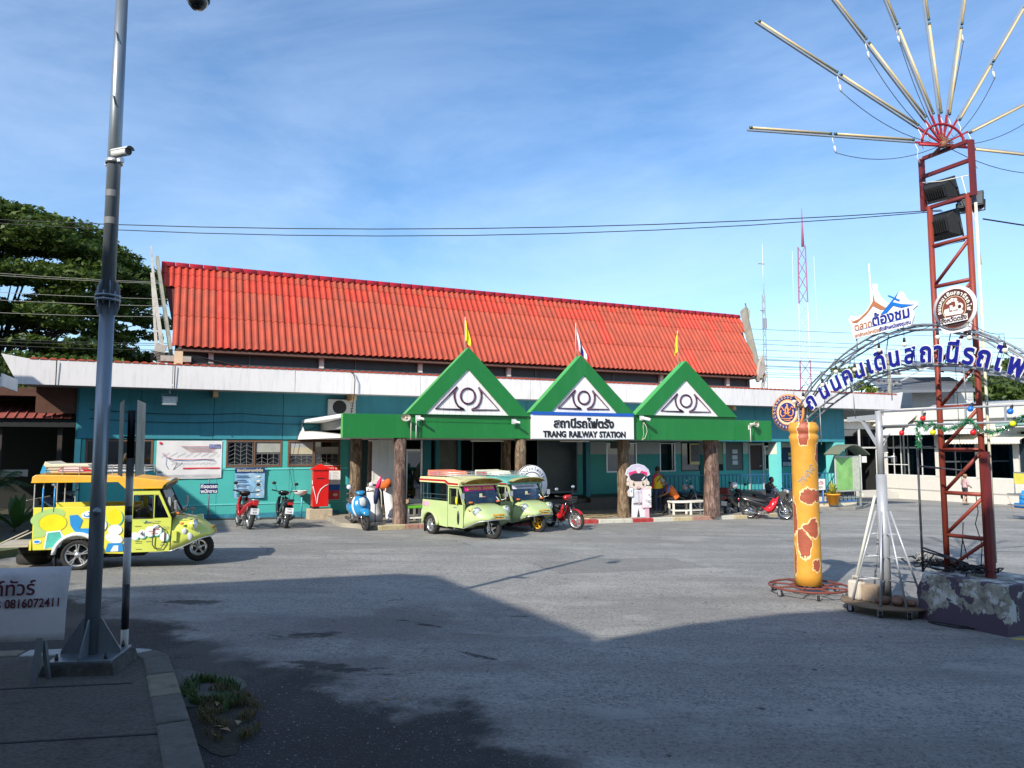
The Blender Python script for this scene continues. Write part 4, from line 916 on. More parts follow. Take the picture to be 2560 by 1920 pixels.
    for sy in (() if cfg.get('cage2') else (-.60,.60)):
        mb.tube([(-RE,sy,pb+.16),(.70,sy,pb+.16)], .008, 6); mb.tube([(-.05,sy,pb+.16),(-.05,sy,pb)], .008, 6); mb.tube([(-RE,sy,pb+.05),(.70,sy,pb+.05)], .008, 6)
        mb.tube([(-RE-.08,sy,rb),(-RE-.11,sy,pb+.12),(-RE,sy,pb+.16)], .010, 6)
    mb.tube([(-RE-.11,-.6,pb+.12),(-RE-.11,.6,pb+.12)], .008, 5)
    mb.build('cage', cfg.get('cage', M('dark_cage_paint', (.05,.08,.09), .5)), t, fix=False)
    for sy in (-1, 1): MB().box(-RE-.055,-RE-.04,sy*.45-.06,sy*.45+.06,.42,.48).build('tail_light', redl, t)
    mb = MB(); mb.box(-.34,-.33,-.62,-.50,.06,.34); mb.box(-.34,-.33,.50,.62,.06,.34); mb.build('mud_flap', black, t)
    return t, nose

lime = paint('pale_lime_paint', (.45,.56,.25)); limeb = paint('lime_shade_paint', (.53,.62,.25))
sp_b = [(-.52,1.36),(.70,1.36),(.82,1.30),(1.28,1.30),(1.28,1.40),(.62,1.50),(-.48,1.50)]
redst = M('red_stripe', (.38,.015,.02), .4); yst = M('pale_yellow', (.72,.68,.34), .5)
st_b = [([(-.52,1.40),(.66,1.40),(.80,1.33),(1.26,1.33),(1.26,1.375),(.84,1.385),(.70,1.45),(-.51,1.45)], redst)]
linm = M('visor_print', (.25,.16,.02), .5, var=.9, scale=7, dirt=.9, dcol=(.02,.02,.015), dscale=5)
xF, yF, aF = -.48, 18.65, R(-50)
tA, nA = tuktuk('pale green three wheeled tuk-tuk with pink windscreen banner and red striped roof', xF - 1.82*math.cos(aF), yF - 1.82*math.sin(aF), aF, dict(
    rear=.42, body=lime, roof=yst, rim=alu, frim=chrome, sp=8, slot=True, visor=M('visor_olive', (.50,.47,.20), .4), lining=linm,
    banner=M('pink_banner', (.80,.012,.28), .4), btext='ยินดีต้อนรับ  เมืองตรัง', btm=M('banner_yellow', (.9,.7,.05), .5), plate='ตก 250', side_poly=sp_b, stripes=st_b,
    sign=M('roof_sign_orange', (.75,.22,.12), .5), signf=M('roof_sign_pink', (.75,.16,.22), .4, var=.3, scale=5, dirt=.5, dcol=(.8,.6,.6), dscale=4), steer=R(12)))
MB().box(-.38,-.10,-.626,-.622,.74,.86).build('sticker', M('pink_sticker', (.75,.35,.45), .5, var=.6, scale=20), tA)
yb = MB().sphere((1.20,-.665,.94),.05,8,sc=(.7,.6,2.0)).build('yellow_bottle', M('yellow_bottle', (.85,.68,.01), .4), tA)
xG, yG = .72, 20.63
tB, nB = tuktuk('pale green three wheeled tuk-tuk with white windscreen banner and turquoise roof', xG - 1.82*math.cos(R(-49)), yG - 1.82*math.sin(R(-49)), R(-49), dict(
    rear=.42, body=lime, roof=M('turquoise_roof', (.12,.42,.38), .45), rim=alu, frim=M('yellow_rim', (.75,.42,.02), .4), sp=8, visor=M('visor_olive', (.5,.47,.2), .4), lining=linm,
    banner=M('white_banner', (.72,.70,.78), .4), btext='สามล้อเครื่องตรัง', btm=M('banner_grey', (.3,.3,.4), .5), plate='ตก 2682', side_poly=sp_b, stripes=[([(.84,1.31),(1.26,1.31),(1.26,1.34),(.84,1.345)], redst)],
    sign=M('roof_sign_pale', (.72,.72,.55), .5), signf=M('roof_sign_red', (.7,.03,.06), .4), swm=M('red_rim', (.5,.02,.03), .4), steer=R(14)))
# the yellow one on the left
yel = paint('yellow_paint', (.78,.72,.08)); yelg = paint('yellow_green_paint', (.62,.68,.12))
orange = M('orange_roof_paint', (.80,.42,.05), .45, var=.12, dirt=.35, dcol=(.6,.42,.15), dscale=2)
sp_y = [(-.72,1.47),(.58,1.47),(.70,1.35),(1.27,1.35),(1.30,1.40),(1.38,1.47),(1.0,1.52),(.6,1.57),(-.66,1.60),(-.71,1.57)]
xL, yL, aL = -5.70 - 1.82*math.cos(R(16)), 13.68 - 1.82*math.sin(R(16)), R(16)
tC, nC = tuktuk('yellow three wheeled tuk-tuk with colourful printed sides parked at the left', xL, yL, aL, dict(
    body=yelg, bed=yel, roof=orange, fender=white, rim=alu, frim=alu, sp=5, dbl=True, rimr=.185, visor=M('visor_grey', (.5,.5,.42), .4), lining=M('dark_lining', (.08,.08,.06), .6),
    banner=M('clear_banner', (.3,.34,.34), .4), plate='ตก 81', side_poly=sp_y, bh=.16, vs=.14, cage2=1, posts=(-.68,-.55,-.38,.70), stripes=[([(-.72,1.47),(.58,1.47),(.70,1.35),(1.27,1.35),(1.28,1.37),(.715,1.37),(.59,1.49),(-.72,1.49)], M('deep_yellow', (.85,.48,.02), .4))],
    sign_poly=[(-.66,1.61),(.20,1.61),(.05,1.77),(-.50,1.77),(-.60,1.82)], sign=M('cream_sign', (.75,.66,.45), .5), signf=M('red_white_sign', (.72,.03,.06), .4), cage=M('pale_cage_paint', (.45,.45,.42), .4), bench=M('grey_bench', (.30,.31,.31), .6)))
zt = 1.58
for o in [c for c in tC.children if c.name.startswith('roof_sign')]:
    MB().prism([(-.38,1.655),(.0,1.655),(-.06,1.72),(-.30,1.72)], -.452, -.455, axis='y').build('print', M('pink_white', (.85,.6,.62), .4), o)
    MB().prism([(-.66,1.62),(-.50,1.62),(-.62,1.76)], -.441, -.452, axis='y').build('print', M('cyan_paint', (.03,.35,.65), .4), o)
mb = MB(); mb.prism([(.705,.27),(.755,.27),(.755,1.33),(.70,1.33)], -.624, -.63, axis='y'); mb.build('blue_strip', M('blue_strip_paint', (.02,.28,.70), .4), tC)
for xx in (-.55,-.38): MB().tube([(xx,-.612,.98),(xx,-.612,1.37)], .014, 6).build('blue_post', M('blue_post_paint', (.02,.25,.6), .4), tC)
MB().box(-.2,.5,.2,.5,.9,1.0).build('parcel', M('grey_parcel', (.45,.45,.45), .6), tC, .03)
def ell(cx, cz, rx, rz, n=22, ph=0, a0=0, a1=2*math.pi): return [(cx + rx*math.cos(a)*math.cos(ph) - rz*math.sin(a)*math.sin(ph), cz + rx*math.cos(a)*math.sin(ph) + rz*math.sin(a)*math.cos(ph)) for a in [a0 + (a1-a0)*i/n for i in range(n)]]
ys = -.622; dz = 0; seq = [0]
def decal(poly, mat, par=tC):
    seq[0] += 1; return MB().prism(poly, ys - .0006*seq[0], ys - .0006*seq[0] - .0012, axis='y').build('print', mat, par, fix=False)
pg = M('print_soft_green', (.42,.62,.20), .4); py_ = M('print_yellow', (.85,.72,.02), .4); pt = M('print_teal', (.10,.52,.42), .4, var=.3, scale=8); pb_ = M('print_blue', (.03,.27,.62), .4); pw = M('print_white', (.82,.82,.80), .4); pgy = M('print_outline', (.35,.38,.08), .5)
decal(ell(-.46,.90,.26,.13,22,R(16)), pg); decal([(-.66,.56),(-.66,.86),(-.5,.95),(-.42,.72),(-.50,.58)], pg); decal(ell(-.38,.80,.21,.15), pgy); decal(ell(-.38,.80,.20,.145), py_)
decal([(-.50,.38),(-.47,.66),(-.26,.68),(-.20,.56),(-.26,.40)], pw); decal([(-.48,.385),(-.45,.64),(-.27,.655),(-.23,.54),(-.28,.41)], pt)
decal(ell(-.60,.50,.06,.035), pw); decal(ell(-.60,.50,.045,.022), pb_)
decal([(-.14,.92),(-.02,.93),(.06,.84),(.02,.70),(.16,.70),(.22,.82),(.27,.80),(.22,.62),(.08,.60),(-.06,.66),(-.12,.76)], pb_)
decal(ell(.16,.93,.13,.065,18,R(8)), pw); decal(ell(.17,.93,.10,.045,18,R(8)), pb_); decal(ell(.12,.935,.035,.03), pw); decal(ell(.22,.94,.035,.03), pw)
decal(ell(.55,.86,.13,.15), pt); decal(ell(.545,.87,.12,.14), py_); decal(ell(.56,.66,.11,.09), pw); decal(ell(.55,.52,.14,.08,20,R(-20)), pw); decal([(.42,.30),(.46,.44),(.68,.44),(.70,.30)], pb_); decal([(.50,.30),(.55,.40),(.62,.40),(.62,.30)], pw)
decal(ell(.35,.74,.08,.10), pw)
for i, (cx, cz, r_) in enumerate(((.87,.55,.06),(.98,.58,.065),(1.10,.62,.08),(1.20,.64,.085),(1.33,.52,.07))): decal(ell(cx+.012,cz-.012,r_,r_*1.15), pt); decal(ell(cx,cz,r_,r_*1.12), pw)
decal(ell(1.0,.80,.035,.03), pg)
letters('4', .10, M('print_dark', (.08,.09,.12), .5), tC, (.98,ys-.04,.585), 'print', thick=.002, bold=.003)
for k in range(14):
    x0, zz = [(.84,.72),(.86,.47),(.86,.44),(1.02,.46),(1.12,.77),(1.14,.80),(1.28,.70),(1.28,.67),(1.26,.44),(1.24,.40),(.86,.34),(1.08,.62),(1.12,.58),(1.15,.65)][k]
    decal([(x0,zz),(x0+.10,zz),(x0+.10,zz+.012),(x0,zz+.012)], M('print_fine', (.50,.54,.16), .5) if k < 11 else M('print_pinkish', (.75,.3,.25), .5))
MB().tube([(1.16,ys-.035,.66),(1.24,ys-.04,.72),(1.34,ys-.035,.64),(1.34,ys-.035,.42),(1.29,ys-.03,.33),(1.19,ys-.03,.33),(1.15,ys-.035,.40),(1.16,ys-.035,.66)], .009, 6).build('black_loop', bplast, tC)
for sy in (1, -1):
    for (a, b, r_) in ((1.64,.60,.05),(1.72,.50,.065),(1.86,.56,.04)):
        w_ = np.interp(a, [1.40,1.60,1.74,1.87,1.97], [.62,.60,.56,.49,.385])
        MB().sphere((a, sy*(w_-.012), b), r_, 8, sc=(.8,.28,1.1)).build('print', M('print_lilac', (.55,.58,.66), .4), tC)
MB().box(1.45,1.53,-.645,-.605,.44,.62).build('reflector_box', yelg, tC, .006)
# lowered rear step
stp = MB(); stp.box(-1.30,-.78,-.45,.45,.40,.43); stp.tube([(-1.26,-.44,.43),(-.76,-.52,.68)], .013, 6); stp.tube([(-1.26,.44,.43),(-.76,.52,.68)], .013, 6); stp.build('rear_step', M('step_frame', (.45,.42,.34), .6, dirt=.5), tC)
mb = MB(); mb.box(-.02,.02,-.03,.03,0,.2); 
# old tyres behind it
def tyre_thing(x, y, z, label):
    o = MB().lathe([(.15,-.07),(.17,-.085),(.25,-.085),(.275,-.05),(.28,0),(.275,.05),(.25,.085),(.17,.085),(.15,.07),(.15,-.07)], 26).build('old_tyre', tyre_m, None, fix=False, loc=(x,y,z)); tag(o, label, 'tyre'); return o
tx, ty = S(-8.55,4.75)[:2]
tyre_thing(tx, ty, gz(tx,ty)+.09, 'worn black tyre lying flat on the ground behind the yellow tuk-tuk')
tyre_thing(tx+.02, ty+.02, gz(tx,ty)+.26, 'second worn black tyre stacked on top behind the yellow tuk-tuk')

# ------------------------------------------------------------------ motorcycles
def motorcycle(label, front, rear, cfg, group='motorcycles and scooters parked at the station'):
    fx, fy = front; rx, ry = rear; ang = math.atan2(fy-ry, fx-rx)
    t = thing('motorcycle', label, 'motorcycle', (rx, ry, gz(rx, ry) + cfg.get('dz', 0)), ang, group); t.rotation_euler = (cfg.get('lean', 0), 0, ang)
    r = .29; wb = 1.22; b1 = cfg['body']; bk = bplast
    wheel(t, (0,0,r), r, .095, .21, cfg.get('rim', alu), name='rear_wheel', thin=True); fw = wheel(t, (wb,0,r), r, .08, .215, cfg.get('rim', alu), name='front_wheel', steer=cfg.get('steer', 0), thin=True)
    mb = MB(); mb.tube([(wb-.02,.06,r),(wb-.17,.06,.70)], [.022,.016], 7); mb.tube([(wb-.02,-.06,r),(wb-.17,-.06,.70)], [.022,.016], 7); mb.build('fork', chrome, t)
    secs = []
    for k in range(9):
        a = R(150 - 115*k/8); c, s = math.cos(a), math.sin(a); secs.append([(wb + (r+.035)*c, yy, r + (r+.035-abs(yy)*.35)*s) for yy in (-.055,-.03,0,.03,.055)])
    MB().loft(secs, closed=False, caps=False).build('front_fender', cfg.get('fend', b1), t, fix=False)
    # leg shield / front cowl
    n = 9
    def shell(st, name, mat, e=.8):
        secs = []
        for (x, z, w, h) in st: secs.append([(x + h*.25*0, w*math.copysign(abs(math.cos(a))**e, math.cos(a)), z + h*math.copysign(abs(math.sin(a))**e, math.sin(a))) for a in [2*math.pi*j/14 for j in range(14)]])
        return MB().loft(secs).build(name, mat, t, fix=True)
    shield = MB()
    for sy in (-1, 1):
        shield.loft([[(.98,sy*.05,.84),(1.00,sy*.13,.80),(.93,sy*.15,.78)],[(.96,sy*.06,.62),(.92,sy*.19,.58),(.84,sy*.17,.60)],[(.86,sy*.06,.40),(.80,sy*.18,.38),(.72,sy*.15,.42)],[(.74,sy*.05,.26),(.66,sy*.13,.27),(.62,sy*.12,.32)]])
    shield.build('leg_shield', cfg.get('shield', b1), t, fix=True)
    shell([(1.00,.90,.03,.03),(.98,.90,.10,.075),(.92,.92,.155,.075),(.84,.94,.12,.05),(.80,.94,.03,.02)], 'headlight_cowl', cfg.get('cowl', b1))
    shell([(.995,.895,.0,.0),(.99,.895,.06,.035),(.965,.895,.085,.045)], 'headlight', lamp_m)
    mb = MB(); mb.tube([(.80,.34,.99),(.84,.20,.96),(.87,0,.93),(.84,-.20,.96),(.80,-.34,.99)], .012, 7); mb.tube([(.78,.36,.995),(.82,.24,.975)], .019, 7); mb.tube([(.78,-.36,.995),(.82,-.24,.975)], .019, 7); mb.tube([(.86,.16,.97),(.87,.33,.97)], .006, 5); mb.tube([(.86,-.16,.97),(.87,-.33,.97)], .006, 5); mb.build('handlebar', bk, t)
    for sy in (-1, 1):
        m_ = bpy.data.objects.new('mirror', None); COL.objects.link(m_); m_.parent = t; m_.location = (0,0,0)
        MB().tube([(.84,sy*.21,.98),(.86,sy*.25,1.10),(.83,sy*.30,1.16)], .006, 5).build('stem', bk, m_)
        MB().sphere((.82,sy*.31,1.19),.055,8,sc=(.35,1.15,.8)).build('mirror_head', cfg.get('mir', bk), m_)
    # body, seat, tail
    shell([(.86,.42,.07,.09),(.66,.41,.13,.12),(.44,.49,.145,.13),(.22,.57,.15,.125),(.0,.65,.14,.10),(-.2,.71,.12,.075),(-.36,.76,.07,.04)], 'body', cfg.get('tail', b1))
    shell([(.58,.60,.06,.02),(.52,.64,.11,.045),(.35,.67,.13,.05),(.15,.70,.14,.05),(-.05,.745,.14,.05),(-.22,.765,.11,.04),(-.28,.765,.05,.02)], 'seat', M('seat_vinyl', (.03,.03,.035), .6))
    mb = MB(); mb.tube([(-.05,.12,.72),(-.30,.11,.80),(-.36,0,.81),(-.30,-.11,.80),(-.05,-.12,.72)], .011, 6); mb.build('grab_rail', cfg.get('rail', bk), t)
    MB().loft([[(.60,-.03,.55),(.60,.03,.55)],[(.85,-.04,.75),(.85,.04,.75)]], closed=False, caps=False)
    mb = MB(); mb.tube([(.93,0,.80),(.86,0,.58),(.72,0,.42),(.55,0,.38),(.3,0,.45)], .04, 8); mb.build('frame', bk, t)
    mb = MB(); mb.lathe([(0,-.10),(.075,-.10),(.085,-.06),(.085,.06),(.075,.10),(0,.10)], 14, axis='y', M=Matrix.Translation((.56,0,.28))); mb.tube([(.60,0,.30),(.78,0,.34)], .055, 10); mb.box(.44,.66,-.07,.07,.20,.30); mb.build('engine', M('engine_metal', (.25,.25,.25), .45, .6, var=.3), t)
    mb = MB(); mb.tube([(.72,-.06,.28),(.62,-.11,.17),(.35,-.13,.19),(.25,-.14,.22)], .014, 7); mb.tube([(.25,-.14,.22),(-.05,-.16,.30),(-.22,-.16,.35)], [.028,.042,.038], 10); mb.build('exhaust', cfg.get('exh', M('exhaust_steel', (.5,.5,.5), .3, .8)), t)
    mb = MB(); mb.bar((.0,.09,.30),(.45,.09,.30),.03,.05); mb.tube([(.0,.11,.31),(-.05,.12,.62)], .022, 7); mb.tube([(.0,-.11,.31),(-.05,-.12,.62)], .022, 7); mb.tube([(.5,.18,.24),(.5,-.18,.24)], .012, 6); mb.build('swing_arm', M('dark_steel', (.10,.10,.10), .45, .6), t)
    secs = []
    for k in range(8):
        a = R(60 + 85*k/7); secs.append([((r+.04)*math.cos(a), yy, r + (r+.04)*math.sin(a)) for yy in (-.06,0,.06)])
    MB().loft(secs, closed=False, caps=False).build('rear_fender', bk, t, fix=False)
    MB().box(-.385,-.34,-.07,.07,.66,.73).build('tail_light', redl, t, .01)
    pl = MB().box(-.36,-.352,-.11,.11,.42,.58).build('number_plate', pwhite, t)
    if cfg.get('plate'):
        o = letters(cfg['plate'][0], .065, ink, pl, (0,0,0), 'print', thick=.002); o.rotation_euler = (0,0,R(-90)); o.location = (-.362,0,.545)
        o = letters(cfg['plate'][1], .07, ink, pl, (0,0,0), 'print', thick=.002); o.rotation_euler = (0,0,R(-90)); o.location = (-.362,0,.465)
    mb = MB(); mb.tube([(.40,.10,.2),(.36,.24,0.02)], .010, 6); mb.tube([(.30,.09,.16),(.22,.13,.01),(.22,-.13,.01),(.30,-.09,.16)], .011, 6); mb.build('stand', bk, t)
    if cfg.get('fair'):
        for sy in (-1, 1): MB().loft([[(.98,sy*.10,.70),(.90,sy*.17,.66),(.80,sy*.13,.74)],[(.90,sy*.10,.42),(.80,sy*.19,.40),(.66,sy*.15,.52)],[(.78,sy*.08,.24),(.64,sy*.16,.25),(.50,sy*.14,.40)],[(.50,sy*.10,.40),(.45,sy*.15,.42),(.40,sy*.14,.50)]]).build('side_fairing', cfg['fair'], t, fix=True)
    if cfg.get('accent'):
        for sy in (-1, 1):
            MB().loft([[(.80,sy*.075,.50),(.80,sy*.08,.44)],[(.55,sy*.118,.50),(.55,sy*.122,.42)],[(.25,sy*.135,.62),(.22,sy*.137,.57)],[(-.15,sy*.112,.73),(-.15,sy*.115,.70)]], closed=False, caps=False).build('side_stripe', cfg['accent'], t, fix=False)
    if cfg.get('basket'):
        mb = MB(); x0, z0 = 1.0, .78
        for zz, s in ((0,.8),(.08,.9),(.16,1.0)): mb.tube([(x0,-.13*s,z0+zz),(x0+.22*s,-.13*s,z0+zz),(x0+.22*s,.13*s,z0+zz),(x0,.13*s,z0+zz),(x0,-.13*s,z0+zz)], .006, 5)
        for i in range(7):
            f = -1 + 2*i/6; mb.tube([(x0+.22*.8,.13*.8*f,z0),(x0+.22,.13*f,z0+.16)], .004, 4); mb.tube([(x0,.13*.8*f,z0),(x0,.13*f,z0+.16)], .004, 4)
            g = i/6; mb.tube([(x0+.22*.8*g,-.13*.8,z0),(x0+.22*g,-.13,z0+.16)], .004, 4); mb.tube([(x0+.22*.8*g,.13*.8,z0),(x0+.22*g,.13,z0+.16)], .004, 4)
        mb.box(x0,x0+.18,-.11,.11,z0-.004,z0+.004); mb.build('basket', cfg['basket'], t, fix=False)
    if cfg.get('topbox'): MB().box(-.48,-.12,-.17,.17,.84,1.08).build('box', cfg['topbox'], t, .04)
    return t
redp = paint('motorcycle_red', (.42,.012,.015), .25, .05); blk = paint('motorcycle_black', (.012,.012,.014), .22, .05); blkred = paint('motorcycle_bright_red', (.80,.015,.03), .25, .05); silver = paint('motorcycle_silver', (.55,.56,.58), .3, .05)
wst = M('white_decal', (.75,.75,.75), .4)
motorcycle('red motorcycle with a green front basket parked nose to the turquoise wall', (-7.78,21.25), (-7.10,20.22), dict(body=redp, tail=redp, basket=M('green_basket', (.02,.16,.10), .5), plate=('ขคว','418'), cowl=bplast, shield=redp, rail=alu, exh=alu, lean=R(6)))
motorcycle('black motorcycle with white plate parked behind the red letter box and tilted on its stand', (-6.78,21.75), (-6.25,20.65), dict(body=blk, plate=('1กก','1168'), rim=chrome, accent=None, lean=R(5), exh=M('dark_exhaust', (.12,.12,.12), .4, .7)))
motorcycle('dark motorcycle parked beyond the nose of the yellow tuk-tuk', (-9.3,20.2), (-10.2,21.0), dict(body=blk, fend=M('green_fender', (.05,.25,.08), .4), lean=R(5)))
motorcycle('black motorcycle with chrome mirrors half hidden behind the yellow tuk-tuk', (-11.3,19.4), (-12.3,20.0), dict(body=blk, mir=chrome, lean=R(5)))
motorcycle('red and black motorcycle with a black basket beside the two green tuk-tuks', (1.86,21.45), (1.15,22.45), dict(fair=redp, body=redp, tail=blk, shield=blk, cowl=redp, accent=wst, basket=M('black_basket', (.03,.035,.04), .5), lean=R(5), fend=redp, steer=R(10), mir=alu))
f6 = (9.71,26.55); d6 = Vector((f6[0]-8.55, f6[1]-27.0)).normalized()*1.22
motorcycle('black and bright red motorcycle seen side on at the right end of the kerb', f6, (f6[0]-d6.x, f6[1]-d6.y), dict(fair=blkred, body=blkred, tail=blk, shield=blkred, cowl=blk, fend=blk, accent=M('pale_decal', (.6,.5,.5), .4), rim=chrome, topbox=None, exh=chrome, lean=R(4)))
motorcycle('black motorcycle parked deep under the canopy behind the white bench', tuple(S(12.4,-3.2)[:2]), tuple(S(11.6,-4.15)[:2]), dict(body=blk, lean=R(4), dz=.12, mir=alu, cowl=silver))
motorcycle('black motorcycle with a dark red tail box behind the side on motorcycle', tuple(S(13.4,-2.2)[:2]), tuple(S(12.5,-1.75)[:2]), dict(body=blk, tail=blk, topbox=M('maroon_box', (.12,.01,.015), .4), lean=R(4)))
motorcycle('silver and black motorcycle nearest the yellow column behind the side on motorcycle', tuple(S(15.6,-1.5)[:2]), tuple(S(14.6,-2.2)[:2]), dict(body=silver, tail=blk, shield=blk, lean=R(4)))
hl = MB().sphere((0,0,0),.145,12,sc=(1.05,1,.92)).build('helmet', M('silver_helmet', (.62,.63,.65), .2, .4, coat=.8), None, loc=tuple(S(12.72,-1.62,.49))); tag(hl, 'shiny silver helmet resting on a motorcycle beside the last log pillar', 'helmet')
hl = MB().sphere((0,0,0),.14,12,sc=(1.05,1,.92)).build('helmet', M('white_helmet', (.7,.7,.74), .25, coat=.8), None, loc=tuple(S(12.0,-3.6,.33))); tag(hl, 'white helmet on the motorcycle deep under the canopy', 'helmet')
hl = MB().sphere((0,0,0),.14,12,sc=(1.05,1,.92)).build('helmet', M('grey_helmet', (.35,.36,.38), .25, coat=.8), None, loc=tuple(S(15.0,-1.9,.20))); tag(hl, 'grey helmet on the silver motorcycle near the yellow column', 'helmet')

# blue and white scooter in front of the first log pillar
def scooter():
    fx, fy, rx, ry = -3.97, 20.37, -4.50, 21.42; ang = math.atan2(fy-ry, fx-rx)
    t = thing('scooter', 'blue and white retro scooter facing the yard beside the first log pillar', 'scooter', (rx, ry, gz(rx, ry)), ang, 'motorcycles and scooters parked at the station'); t.rotation_euler = (R(5), 0, ang)
    bl = paint('scooter_blue', (.02,.22,.46), .2, .03); wh = paint('scooter_white', (.72,.72,.74), .25, .03); br = M('brown_seat', (.10,.065,.06), .6)
    r = .25
    wheel(t, (0,0,r), r, .09, .16, alu, 6, 'rear_wheel'); wheel(t, (1.18,0,r), r, .085, .16, M('dark_rim', (.06,.06,.06), .4), 6, 'front_wheel', steer=R(8))
    def shell(st, name, mat, e=.75):
        secs = [[(x, w*math.copysign(abs(math.cos(a))**e, math.cos(a)), z + h*math.copysign(abs(math.sin(a))**e, math.sin(a))) for a in [2*math.pi*j/16 for j in range(16)]] for (x, z, w, h) in st]
        return MB().loft(secs).build(name, mat, t, fix=True)
    shell([(1.42,.46,.05,.03),(1.36,.50,.10,.07),(1.22,.54,.125,.075),(1.06,.53,.12,.07),(.98,.48,.08,.04)], 'front_fender', bl)
    mb = MB(); secs = []
    for (x, z, w) in ((1.10,.42,.16),(1.06,.55,.22),(1.03,.68,.235),(.99,.80,.21),(.94,.90,.15),(.90,.95,.08)):
        secs.append([(x - (yy/w)**2*.10, yy, z) for yy in [w*(-1 + j/5) for j in range(11)]] + [(x - .16 - .0*yy, yy, z) for yy in [w*.95*(1 - j/5) for j in range(11)]])
    mb.loft(secs); mb.build('front_apron', bl, t, fix=True)
    secs = []
    for (x, z, w) in ((.97,.40,.20),(.93,.55,.25),(.90,.68,.265),(.86,.82,.235),(.82,.92,.16)):
        secs.append([(x, yy, z) for yy in [w*(-1 + j/5) for j in range(11)]] + [(x - .05, yy, z) for yy in [w*(1 - j/5) for j in range(11)]])
    MB().loft(secs).build('leg_shield', wh, t, fix=True)
    MB().sphere((1.07,0,.78),.10,12,sc=(.45,.95,1.25)).build('headlight', lamp_m, t)
    MB().lathe([(.098,-.0),(.112,.01),(.098,.02)], 22, axis='x', M=Matrix.Translation((1.055,0,.78)) @ Matrix.Diagonal((1,.98,1.27,1))).build('headlight_ring', chrome, t)
    shell([(.98,.99,.03,.02),(.95,1.01,.10,.045),(.88,1.03,.13,.05),(.82,1.02,.10,.04)], 'handlebar_cover', bl)
    mb = MB(); mb.tube([(.86,.36,1.03),(.88,0,1.02),(.86,-.36,1.03)], .014, 7); mb.tube([(.86,.38,1.03),(.87,.24,1.03)], .02, 8); mb.tube([(.86,-.38,1.03),(.87,-.24,1.03)], .02, 8); mb.build('handlebar', br, t)
    for sy in (-1, 1):
        m_ = bpy.data.objects.new('mirror', None); COL.objects.link(m_); m_.parent = t
        MB().tube([(.88,sy*.2,1.05),(.90,sy*.29,1.17)], .006, 5).build('stem', chrome, m_); MB().sphere((.90,sy*.31,1.21),.065,9,sc=(.4,1,1)).build('mirror_head', wh, m_)
    shell([(.90,.30,.12,.04),(.70,.28,.16,.05),(.50,.30,.16,.06)], 'floorboard', M('scooter_floor', (.07,.05,.05), .6))
    shell([(.52,.42,.10,.10),(.42,.50,.17,.14),(.22,.54,.20,.15),(.0,.56,.20,.13),(-.2,.60,.16,.10),(-.32,.62,.08,.05)], 'body', bl)
    shell([(.60,.68,.06,.02),(.52,.71,.13,.045),(.30,.73,.15,.05),(.05,.74,.15,.05),(-.18,.75,.11,.04),(-.26,.75,.05,.02)], 'seat', br)
    mb = MB(); mb.tube([(-.12,.12,.74),(-.34,.10,.80),(-.38,0,.80),(-.34,-.10,.80),(-.12,-.12,.74)], .010, 6); mb.build('grab_rail', chrome, t)
    mb = MB(); mb.tube([(1.16,.075,r),(1.02,.07,.50)], .018, 7); mb.tube([(1.16,-.075,r),(1.02,-.07,.50)], .018, 7); mb.build('fork', chrome, t)
    mb = MB(); mb.box(-.05,.45,.06,.16,.18,.34); mb.tube([(.3,-.14,.22),(-.2,-.17,.28)], .045, 9); mb.build('engine', M('engine_dark', (.06,.06,.06), .5), t)
    mb = MB(); mb.tube([(.45,.12,.2),(.42,.25,.02)], .010, 6); mb.tube([(.3,.12,.16),(.2,.16,.01),(.2,-.16,.01),(.3,-.12,.16)], .011, 6); mb.build('stand', bplast, t)
scooter()

# ================================================================== STREET FURNITURE NEAR THE CAMERA
# galvanised camera pole on its plinth
PX, PY = -3.60, 6.50; pz = gz(PX, PY)
pole = thing('camera_pole', 'tall galvanised steel pole with gusseted base plate standing on the near pavement', 'pole', (PX, PY, pz), R(8))
Z = 3.40 - .10
mb = MB(); mb.tube([(0,0,.20),(0,0,Z+.0)], .061, 24); mb.build('lower_tube', galv, pole)
mb = MB(); mb.tube([(0,0,Z+.02),(0,0,6.9)], [.060,.050], 24); mb.build('upper_tube', galv, pole)
mb = MB(); mb.lathe([(.06,Z-.03),(.105,Z-.03),(.105,Z-.008),(.06,Z-.008)], 24); mb.lathe([(.06,Z+.008),(.105,Z+.008),(.105,Z+.03),(.06,Z+.03)], 24)
for k in range(6):
    a = 2*math.pi*k/6; M_ = Matrix.Rotation(a, 4, 'Z'); mb.prism([(.06,Z+.03),(.10,Z+.03),(.10,Z+.09),(.075,Z+.15),(.06,Z+.15)], -.004, .004, axis='y', M=M_); mb.prism([(.06,Z-.03),(.10,Z-.03),(.10,Z-.09),(.075,Z-.15),(.06,Z-.15)], -.004, .004, axis='y', M=M_)
    mb.lathe([(0,Z-.06),(.009,Z-.06),(.009,Z+.06),(0,Z+.06)], 6, M=Matrix.Rotation(a+.5,4,'Z') @ Matrix.Translation((.088,0,0)))
mb.build('flange', galv, pole)
MB().box(-.25,.25,-.24,.24,.20,.225).build('base_plate', galv, pole, .004)
for k in range(4):
    M_ = Matrix.Rotation(k*math.pi/2 , 4, 'Z'); MB().prism([(.066,.225),(.24,.225),(.24,.25),(.075,.52),(.066,.52)], -.006, .006, axis='y', M=M_).build('gusset', galv, pole)
for a in (45,135,225,315):
    MB().lathe([(0,.22),(.016,.22),(.016,.25),(.009,.255),(.009,.275),(0,.275)], 6, M=Matrix.Translation((.27*math.cos(R(a)),.27*math.sin(R(a)),0))).build('bolt', M('dark_bolt', (.06,.06,.06), .5, .6), pole)
